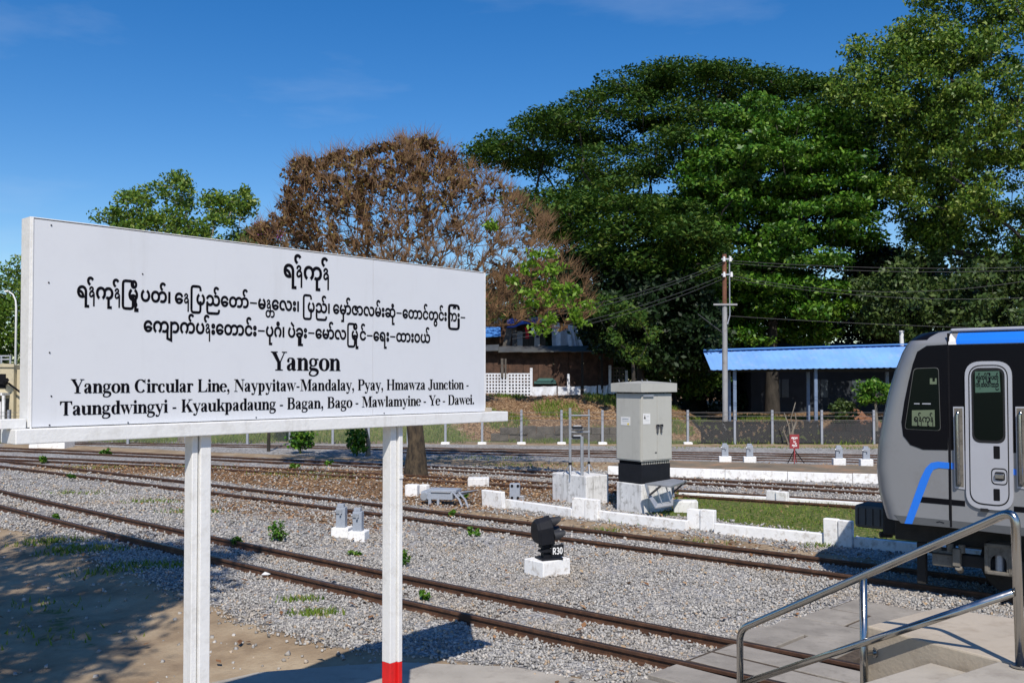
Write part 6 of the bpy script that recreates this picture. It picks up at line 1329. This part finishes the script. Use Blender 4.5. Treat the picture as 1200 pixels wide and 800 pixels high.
M['bark_pale'] = barkmat('pale_bark', (.12, .10, .08), (.27, .24, .19), 4)
M['lf_rain'] = leafmat('rain_tree_leaf', [(.010, .038, .003), (.030, .080, .006), (.056, .122, .010), (.11, .145, .018)], .25, .7)
M['lf_almond'] = leafmat('almond_leaf', [(.014, .06, .004), (.038, .12, .007), (.085, .195, .014), (.17, .275, .035)], .2, .45)
M['lf_yel'] = leafmat('olive_green_leaf', [(.025, .065, .005), (.06, .13, .010), (.12, .20, .018), (.22, .27, .04)], .2, .5)
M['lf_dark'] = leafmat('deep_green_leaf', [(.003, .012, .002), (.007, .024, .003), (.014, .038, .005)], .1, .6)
M['lf_bright'] = leafmat('fresh_green_leaf', [(.08, .17, .012), (.14, .27, .02), (.24, .38, .04)], .4, .45)
M['lf_brown'] = leafmat('withered_leaf', [(.035, .012, .006), (.085, .038, .014), (.13, .075, .026), (.22, .17, .045)], .2, .7)
M['lf_mid'] = leafmat('mid_green_leaf', [(.022, .05, .010), (.05, .09, .018), (.10, .14, .035)], .2, .5)
def hbase(x, y): return float(height(np.array([x]), np.array([y]))[0])
def rad_arr(n, a, b, c, j=.35): return np.stack([rng.uniform(1 - j, 1 + j, n) * a, rng.uniform(1 - j, 1 + j, n) * b, rng.uniform(1 - j, 1 + j, n) * c], 1)
# -- rain tree: broad umbrella in flat tiers
RY = 66.0
rain_poly = [(548, 178), (575, 152), (600, 148), (640, 122), (690, 96), (730, 84), (790, 68), (850, 66), (905, 75), (960, 84), (1010, 98), (1045, 118), (1050, 160), (1040, 200), (1000, 260), (960, 300), (930, 380), (860, 430), (700, 420), (690, 370), (650, 330), (610, 240), (570, 215)]
Cn = crown_points(rain_poly, RY, 520, 9.0, .5)
Cn[:, 2] = np.where(rng.uniform(0, 1, len(Cn)) < .6, np.round(Cn[:, 2] / 1.7 + .25 * np.sin(Cn[:, 0] * .6)) * 1.7, Cn[:, 2]) + rng.normal(0, .35, len(Cn))
Wp = np.array([(AY(x, y, RY).x, AY(x, y, RY).z) for x, y in rain_poly])
kq = RY / Cn[:, 1]; k_in = sdist(Wp, Cn[:, 0] * kq, CAMZ + (Cn[:, 2] - CAMZ) * kq) > .5; k_in &= ~((np.sin(Cn[:, 0] * .55 + 1.3 * np.sin(Cn[:, 2] * .8)) * np.sin(Cn[:, 2] * 1.15 + .6) > .55) & (rng.uniform(0, 1, len(Cn)) < .85)); Cn = Cn[k_in]
# tiers along the top rim
rim = []
for (x0, y0), (x1, y1) in zip(rain_poly[:13], rain_poly[1:14]):
    for t in np.linspace(0, 1, 7)[:-1]:
        p = AY(x0 + (x1 - x0) * t, y0 + (y1 - y0) * t, RY); yy_ = RY + rng.uniform(-5, 3); rim.append((p.x * .985 * yy_ / RY + rng.normal(0, .3), yy_, CAMZ + (p.z - CAMZ) * yy_ / RY - rng.uniform(.3, 1.5)))
rim = np.array(rim)
lob = crown_points([(590, 225), (660, 215), (760, 220), (850, 245), (860, 330), (800, 345), (740, 330), (690, 325), (640, 280)], 54, 95, 3.0, .3)
tr = AY(815, 470, RY); root = (tr.x, RY, hbase(tr.x, RY) - .3)
lv = [leaf_cloud(Cn, rad_arr(len(Cn), 1.9, 1.9, .6), 370, .15, .6, .45), leaf_cloud(lob, rad_arr(len(lob), 1.5, 1.5, .5), 230, .16, .7, .45), leaf_cloud(rim, rad_arr(len(rim), 1.4, 1.4, .5), 240, .14, .75, .45)]
tree('rain_tree', 'huge dark green umbrella-crowned tree in the centre, tallest behind the cabinet', root, [root, (tr.x - .3, RY, 4.5), (tr.x + .2, RY, 8.0)], np.vstack([Cn, rim, lob]), lv, M['lf_rain'], M['bark'], r_tip=.035, rmax=.75)
# -- almond-like tree in bright tiers
AYY = 59.0
alm_poly = [(842, 128), (880, 112), (930, 116), (975, 132), (1010, 150), (1038, 190), (1050, 232), (1038, 262), (1022, 300), (1012, 340), (990, 372), (950, 396), (900, 402), (845, 398), (800, 382), (770, 330), (800, 270), (800, 210), (820, 160)]
Cn = crown_points(alm_poly, AYY, 240, 5.5, .3); Cn[:, 2] = np.where(rng.uniform(0, 1, len(Cn)) < .55, np.round(Cn[:, 2] / 1.5 + .3 * np.sin(Cn[:, 0] * .7 + Cn[:, 1])) * 1.5, Cn[:, 2]) + rng.normal(0, .3, len(Cn))
tr = AY(905, 470, AYY); root = (tr.x, AYY, hbase(tr.x, AYY) - .3)
tree('almond_tree', 'bright green tree with leaves in level tiers, between the utility pole and the train', root, [root, (tr.x, AYY, 5), (tr.x + .2, AYY + .3, 9)], Cn, [leaf_cloud(Cn, rad_arr(len(Cn), 1.4, 1.4, .48), 300, .175, .45, .5)], M['lf_almond'], M['bark'], r_tip=.03, rmax=.4)
# -- tall airy olive tree on the right
OY = 57.0
ol_poly = [(985, 70), (1000, 52), (1040, 40), (1060, 20), (1085, -20), (1120, -60), (1260, -70), (1330, -20), (1340, 150), (1320, 300), (1230, 320), (1150, 310), (1090, 305), (1056, 262), (1042, 215), (1045, 175), (1020, 150), (1000, 130), (975, 108)]
Cn = np.vstack([crown_points(ol_poly, OY, 520, 6.0, .2), crown_points([(1035, 110), (1110, 110), (1130, 290), (1080, 300), (1050, 250)], OY + 2, 70, 3.0, .1)])
tr = AY(1165, 470, OY); root = (tr.x, OY, hbase(tr.x, OY) - .3)
tree('tall_olive_green_tree', 'tall airy yellow-green tree at the top right corner, with dark forking limbs', root, [root, (tr.x - .2, OY, 4), (tr.x - .8, OY, 7)], Cn, [leaf_cloud(Cn, rad_arr(len(Cn), 1.1, 1.1, .7), 230, .135, .3, .6)], M['lf_yel'], M['bark'], r_tip=.028, rmax=.42)
# -- lower trees and shrubs at right under it
def bush(name, label, poly, Y, n, depth, rr3, per, size, ml, mbk='bark', flat=.3, cat='tree', group=None, rmax=.18, rootpx=None, rmin=.1):
    C = crown_points(poly, Y, n, depth, rmin); px = rootpx or sum(p[0] for p in poly) / len(poly); tr = AY(px, 470, Y); z = hbase(tr.x, Y); root = (tr.x, Y, z - .2)
    zl = C[:, 2].min(); top = max(zl, z + .3)
    return tree(name, label, root, [root, (tr.x + .05, Y, z + (top - z) * .5), (tr.x, Y, top)], C, [leaf_cloud(C, rad_arr(n, *rr3), per, size, flat, .55)], M[ml], M[mbk], r_tip=.015, rmax=rmax, cat=cat, group=group)
bush('leafy_tree', 'dense mid green tree with small leaves behind the train roof, below the tall airy tree', [(1010, 330), (1040, 305), (1080, 285), (1110, 300), (1150, 290), (1200, 310), (1290, 300), (1300, 400), (1200, 420), (1060, 400), (1020, 390)], 56, 150, 3.5, (1.1, 1.1, .7), 170, .16, 'lf_mid')
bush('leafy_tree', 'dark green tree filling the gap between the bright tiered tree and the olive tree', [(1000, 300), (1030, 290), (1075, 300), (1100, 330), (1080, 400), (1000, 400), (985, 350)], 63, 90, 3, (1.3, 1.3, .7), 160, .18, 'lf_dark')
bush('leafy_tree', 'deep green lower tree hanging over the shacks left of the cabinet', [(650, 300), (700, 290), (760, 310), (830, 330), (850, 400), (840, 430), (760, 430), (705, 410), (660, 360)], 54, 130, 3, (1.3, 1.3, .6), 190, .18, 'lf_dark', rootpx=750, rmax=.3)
bush('leafy_tree', 'dim green tree standing in the shade right behind the cabinet top', [(720, 360), (790, 350), (840, 380), (842, 450), (820, 470), (745, 462), (725, 430)], 57, 70, 2, (1.0, 1.0, .5), 130, .16, 'lf_rain', rootpx=790, rmax=.2)
bush('leafy_tree', 'thin leafy tree drooping in front of the shacks right of the sign', [(556, 345), (600, 335), (660, 350), (720, 345), (770, 370), (768, 425), (725, 432), (700, 385), (650, 368), (600, 378), (560, 372)], 49, 46, 1.6, (.6, .6, .35), 95, .12, 'lf_rain', rootpx=742, rmax=.14)
# -- woods behind: one dark mass
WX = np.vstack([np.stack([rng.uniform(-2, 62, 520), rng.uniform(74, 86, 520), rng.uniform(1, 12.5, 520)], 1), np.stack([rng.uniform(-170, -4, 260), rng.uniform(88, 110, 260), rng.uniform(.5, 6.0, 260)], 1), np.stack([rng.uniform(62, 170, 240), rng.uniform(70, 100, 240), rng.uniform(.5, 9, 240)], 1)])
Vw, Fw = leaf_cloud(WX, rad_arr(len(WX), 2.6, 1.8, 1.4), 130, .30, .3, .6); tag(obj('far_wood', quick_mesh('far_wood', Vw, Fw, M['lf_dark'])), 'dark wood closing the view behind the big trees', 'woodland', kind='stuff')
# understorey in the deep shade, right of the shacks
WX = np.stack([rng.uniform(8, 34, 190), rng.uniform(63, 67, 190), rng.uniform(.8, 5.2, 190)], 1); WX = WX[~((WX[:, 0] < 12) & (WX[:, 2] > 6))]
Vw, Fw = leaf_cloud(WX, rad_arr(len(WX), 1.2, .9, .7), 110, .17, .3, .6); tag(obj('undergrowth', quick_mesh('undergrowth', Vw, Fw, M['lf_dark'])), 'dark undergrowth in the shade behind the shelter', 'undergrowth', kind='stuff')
# -- withered brown tree
BY = 31.0
br_poly = [(283, 292), (298, 264), (318, 256), (328, 238), (334, 206), (350, 186), (372, 190), (395, 172), (425, 178), (452, 162), (500, 158), (522, 172), (545, 190), (575, 205), (610, 232), (645, 258), (668, 290), (690, 330), (695, 372), (660, 388), (590, 385), (540, 392), (430, 380), (330, 350), (290, 330)]
tb = G(487, 557, 0); BY = tb.y; root = (tb.x, BY, -.1)
Cn = crown_points(br_poly, BY, 2500, 3.6, .02); kr = (Cn[:, 0] < 1.2) | (rng.uniform(0, 1, len(Cn)) < .5); Cn = Cn[kr]; cl_ = np.sin(Cn[:, 0] * 2.1 + 1) * np.sin(Cn[:, 2] * 2.4) * np.sin(Cn[:, 1] * 1.9); Cn = Cn[(cl_ > -.25) | (rng.uniform(0, 1, len(Cn)) < .45)]
def bpt(px, py, dy=0): v = AY(px, py, BY + dy); return (v.x, v.y, v.z)
t_pts = [root, bpt(488, 520), bpt(484, 480), bpt(478, 440), bpt(470, 400)]
bt = thing('withered_tree', 'half-bare brown tree with dense twigs and dry leaves behind the sign', 'tree', root, 0); rt = np.array(root)
tp = [np.array(p) - rt for p in t_pts]
P, par, rad = skeleton(tp[0], Cn - rt, .75, .0075, 2.15, tp, .24)
mb = MB(); mb.tube([Vector(p) for p in tp], [.42, .27, .25, .24, .22], 14, caps=False); mb.build('trunk', M['bark_brown'], bt, smooth=True)
M['twig'] = barkmat('dry_twig', (.085, .043, .018), (.24, .14, .062), 2)
tag(limbs(P, par, np.maximum(rad, .012), 5).build('branches', M['twig'], bt), kind='stuff')
# fine twigs at the ends
TN = 16000; ends = Cn[rng.integers(0, len(Cn), TN)] - rt; dv = rng.normal(size=(TN, 3)); dv[:, 2] = np.abs(dv[:, 2]) * .8 + .25; dv += (ends - np.array([0, 0, 3])) / np.linalg.norm(ends - np.array([0, 0, 3]), axis=1)[:, None] * .9; dv /= np.linalg.norm(dv, axis=1)[:, None]
Lt = rng.uniform(.25, .75, TN); e2 = ends + dv * Lt[:, None]; sdx = np.cross(dv, [0, 1, .2]); sdx /= np.linalg.norm(sdx, axis=1)[:, None]; sdx *= .008; u2 = np.cross(dv, sdx)
V = np.stack([ends - sdx, ends + sdx, ends + u2 * 1.4, e2], 1).reshape(-1, 3); k4 = np.arange(TN) * 4; Fq_ = np.concatenate([np.stack([k4, k4 + 1, k4 + 3], 1), np.stack([k4 + 1, k4 + 2, k4 + 3], 1), np.stack([k4 + 2, k4, k4 + 3], 1)])
tag(obj('twigs', quick_mesh('twigs', V, Fq_, M['twig']), bt), kind='stuff')
wx = (Cn[:, 0] - tb.x); keep = rng.uniform(0, 1, len(Cn)) < np.clip(.26 - wx * .09 + (Cn[:, 2] - 7.9) * .17 + .35 * np.sin(Cn[:, 0] * 1.9) * np.sin(Cn[:, 2] * 2.2 + Cn[:, 1]), .05, .95); Cl = Cn[keep]
V, Fq_ = leaf_cloud(Cl, rad_arr(len(Cl), .24, .24, .18), 20, .088, .3, .6); obj('crown', quick_mesh('crown', V - rt, Fq_, M['lf_brown']), bt)
# fresh green shoots low on its right side
shp = [(592, 318), (612, 300), (640, 285), (662, 300), (668, 330), (690, 345), (698, 368), (680, 386), (655, 370), (640, 394), (622, 390), (612, 350), (596, 345)]
Cs = np.vstack([crown_points(shp, BY - 3.2, 52, .5, .02), crown_points([(570, 262), (588, 262), (586, 272), (570, 272)], BY - 3.3, 3, .2, 0)])
V, Fq_ = leaf_cloud(Cs, rad_arr(len(Cs), .24, .24, .16), 30, .085, .4, .6); obj('green_shoots', quick_mesh('green_shoots', V - rt, Fq_, M['lf_bright']), bt)['label'] = 'fresh bright green shoots low on the right side'
# -- trees left
bush('green_tree', 'round green tree with thin pale limbs above the left part of the sign', [(108, 250), (120, 232), (150, 222), (180, 210), (205, 198), (232, 202), (240, 218), (262, 222), (290, 214), (302, 232), (290, 262), (310, 280), (300, 330), (200, 340), (130, 320)], 46, 210, 2.6, (.6, .6, .38), 100, .105, 'lf_yel', 'bark_pale', rootpx=215, rmax=.22, rmin=.25)
bush('flowering_shrub', 'purple-flowered shrub between the green tree and the brown tree above the sign', [(298, 262), (325, 256), (340, 280), (335, 320), (290, 320), (285, 285)], 40, 30, 1, (.5, .5, .4), 90, .08, 'lf_mid', 'bark', rootpx=315, rmax=.06)
C = crown_points([(300, 262), (325, 258), (330, 278), (302, 276)], 39, 9, .4); V, Fq_ = leaf_cloud(C, rad_arr(9, .22, .22, .16), 40, .05, 0, .6)
fs_ = [o for o in bpy.data.objects if o.name.startswith('flowering_shrub')][0]; obj('blossom', quick_mesh('blossom', V - np.array(fs_.location), Fq_, paint('purple_blossom', (.36, .07, .34), .7)), fs_)
bush('green_tree', 'dark to yellow-green tree at the far left edge behind the street lamp', [(-60, 330), (-20, 310), (5, 312), (22, 298), (34, 310), (45, 340), (60, 380), (60, 430), (-60, 430)], 76, 110, 3, (1.3, 1.3, .9), 150, .17, 'lf_yel', rootpx=0, rmax=.3)
# -- plants by the fence and on the yard
bush('sapling', 'bright green sapling with a thin pale trunk at the fence, left of the train nose', [(1003, 452), (1018, 444), (1042, 446), (1060, 452), (1055, 478), (1032, 474), (1010, 474)], 46.5, 26, .6, (.45, .45, .25), 60, .12, 'lf_almond', 'bark_pale', rootpx=1026, rmax=.09)
bush('shrub', 'small green shrub on the reddish leaf bank, left of the bright sapling', [(970, 474), (985, 468), (1004, 474), (1012, 490), (990, 498), (972, 488)], 48, 16, .6, (.4, .4, .25), 60, .11, 'lf_mid', rootpx=990, rmax=.05, cat='shrub')
mound = thing('leaf_mound', 'heap of reddish brown leaf litter behind the fence near the train nose', 'leaf heap', (AY(1008, 500, 49).x, 48.8, 0)); mv = []; mf = []; n1, n2 = 22, 10
for j in range(n2 + 1):
    for i in range(n1 + 1): x = -2.6 + 5.2 * i / n1; y = -1.6 + 3.4 * j / n2; mv.append((x, y, 1.45 * math.exp(-((x / 1.6) ** 2) - ((y - .8) / 1.3) ** 2) * (1 + .15 * math.sin(x * 5 + y * 3)) - .05))
for j in range(n2):
    for i in range(n1): a = j * (n1 + 1) + i; mf.append((a, a + 1, a + n1 + 2, a + n1 + 1))
M['littermat'] = paint('leaf_litter', (.22, .10, .05), .95, var=.6, scale=9, dirt=(.06, .03, .02), dirt_amt=.9, bmp=1, bscale=12)
me = bpy.data.meshes.new('heap'); me.from_pydata(mv, [], mf); me.materials.append(M['littermat']); me.polygons.foreach_set('use_smooth', [True] * len(mf)); obj('heap', me, mound)
# dead sticks by the fence
ds = thing('dead_bush', 'bare pale forked sticks standing at the fence behind the red tripod sign', 'dead bush', (AY(927, 515, 43.9).x, 43.9, 0))
for pts in ([(0, 0, 0), (-.1, 0, .9), (-.3, .05, 1.5)], [(.05, 0, 0), (.1, 0, .8), (.0, 0, 1.25), (.22, 0, 2.0)], [(-.1, 0, 0), (-.35, .05, .7), (-.3, 0, .9)], [(.02, 0, .5), (.25, 0, 1.1), (.2, 0, 1.5)]): mb = MB(); mb.tube(pts, [.05, .035] + [.02] * (len(pts) - 2), 6); mb.build('branch', M['bark_pale'], ds)
def plant(px, py, hpx, wpx, label, ml='lf_almond', n=None, name='weed', leaf=None, cat='weed', z=0.0):
    g = G(px, py, z); k = g.y / F; h_ = hpx * k; w_ = wpx * k / 2; n = n or 7; t = thing(name, label, cat, (g.x, g.y, height(g.x, g.y) + 0), 0, 'weeds growing through the ballast' if cat == 'weed' else None)
    C = np.stack([rng.uniform(-.7, .7, n) * w_, rng.uniform(-.6, .6, n) * w_, rng.uniform(.25, .85, n) * h_], 1)
    mb = MB()
    for c in C: mb.tube([(0, 0, -.03), (c[0] * .4, c[1] * .4, c[2] * .6), tuple(c)], [.008, .006, .003], 4, caps=False)
    mb.build('stems', M['lf_mid'], t)
    V, Fq_ = leaf_cloud(C, rad_arr(n, w_ * .45, w_ * .45, h_ * .25), 26, leaf or max(.03, 2.2 * k), .4, .6); obj('leaves', quick_mesh('leaves', V, Fq_, M[ml]), t); return t
plant(330, 634, 24, 30, 'biggest leafy weed, between the nearest and second track left of the right sign post', 'lf_almond', 14)
plant(276, 641, 13, 15, 'green weed just right of the left sign post, beside the nearest track'); plant(416, 651, 8, 18, 'flat green weed between the two pairs of rails, below the twin grey terminal boxes')
plant(475, 664, 22, 12, 'upright weed just right of the right sign post'); plant(497, 704, 13, 15, 'bright weed inside the nearest track, right of the right sign post')
plant(556, 628, 11, 16, 'green weed between the tracks left of the dwarf signal'); plant(530, 606, 9, 8, 'small weed between the rails of the second track below the point machine')
plant(543, 586, 12, 14, 'weed growing against the arms of the point machine'); plant(346, 549, 6, 12, 'weed at the third track between the sign posts, left one'); plant(386, 546, 7, 12, 'weed at the third track between the sign posts, right one')
plant(67, 610, 8, 12, 'small weed at the nearest track near the left edge'); plant(84, 561, 6, 8, 'small weed at the second track near the left edge'); plant(49, 543, 8, 10, 'weed between the second and third tracks at the far left'); plant(124, 533, 8, 12, 'weed by the third track left of the left sign post')
plant(46, 523, 9, 7, 'weed in front of the long low white block at the far left'); plant(352, 531, 32, 34, 'round dark green bush between the sign posts by the far tracks', 'lf_almond', 30, 'bush', .10, 'bush'); plant(418, 534, 34, 26, 'green bush growing round a pale stump left of the right sign post', 'lf_almond', 26, 'bush', .10, 'bush')
st = thing('tree_stump', 'slender pale dead trunk in the bush left of the right sign post', 'tree stump', tuple(gp(431, 534))); kk = gp(431, 534).y / F; mb = MB(); mb.tube([(0, 0, -.1), (.02, 0, 14 * kk), (-3 * kk, 0, 36 * kk)], [.11, .09, .05], 9); mb.build('trunk', M['bark_pale'], st, smooth=True)
for px, py in ((540, 536), (576, 536), (604, 536)): pass
# roots and litter heap around the brown tree
# -- shade tree behind the photographer's left: it throws the dappled shade on the earth at lower left
SC = np.stack([rng.uniform(-11.5, -4.1, 400), rng.uniform(-4.0, 8.0, 400), rng.uniform(8.8, 11.2, 400)], 1)
SC = SC[(SC[:, 1] - (SC[:, 2] - 8.8) * .9 < 6.6 + .35 * np.sin(SC[:, 0] * 2))]
tree('shade_tree', 'tree outside the frame at left whose shade falls on the earth', (-10.5, 3, -.1), [(-10.5, 3, -.1), (-10.2, 3.2, 4), (-9.2, 3.8, 7.5)], SC, [leaf_cloud(SC, rad_arr(len(SC), .95, .95, .45), 170, .12, .3, .6)], M['lf_mid'], M['bark'], rmax=.3)
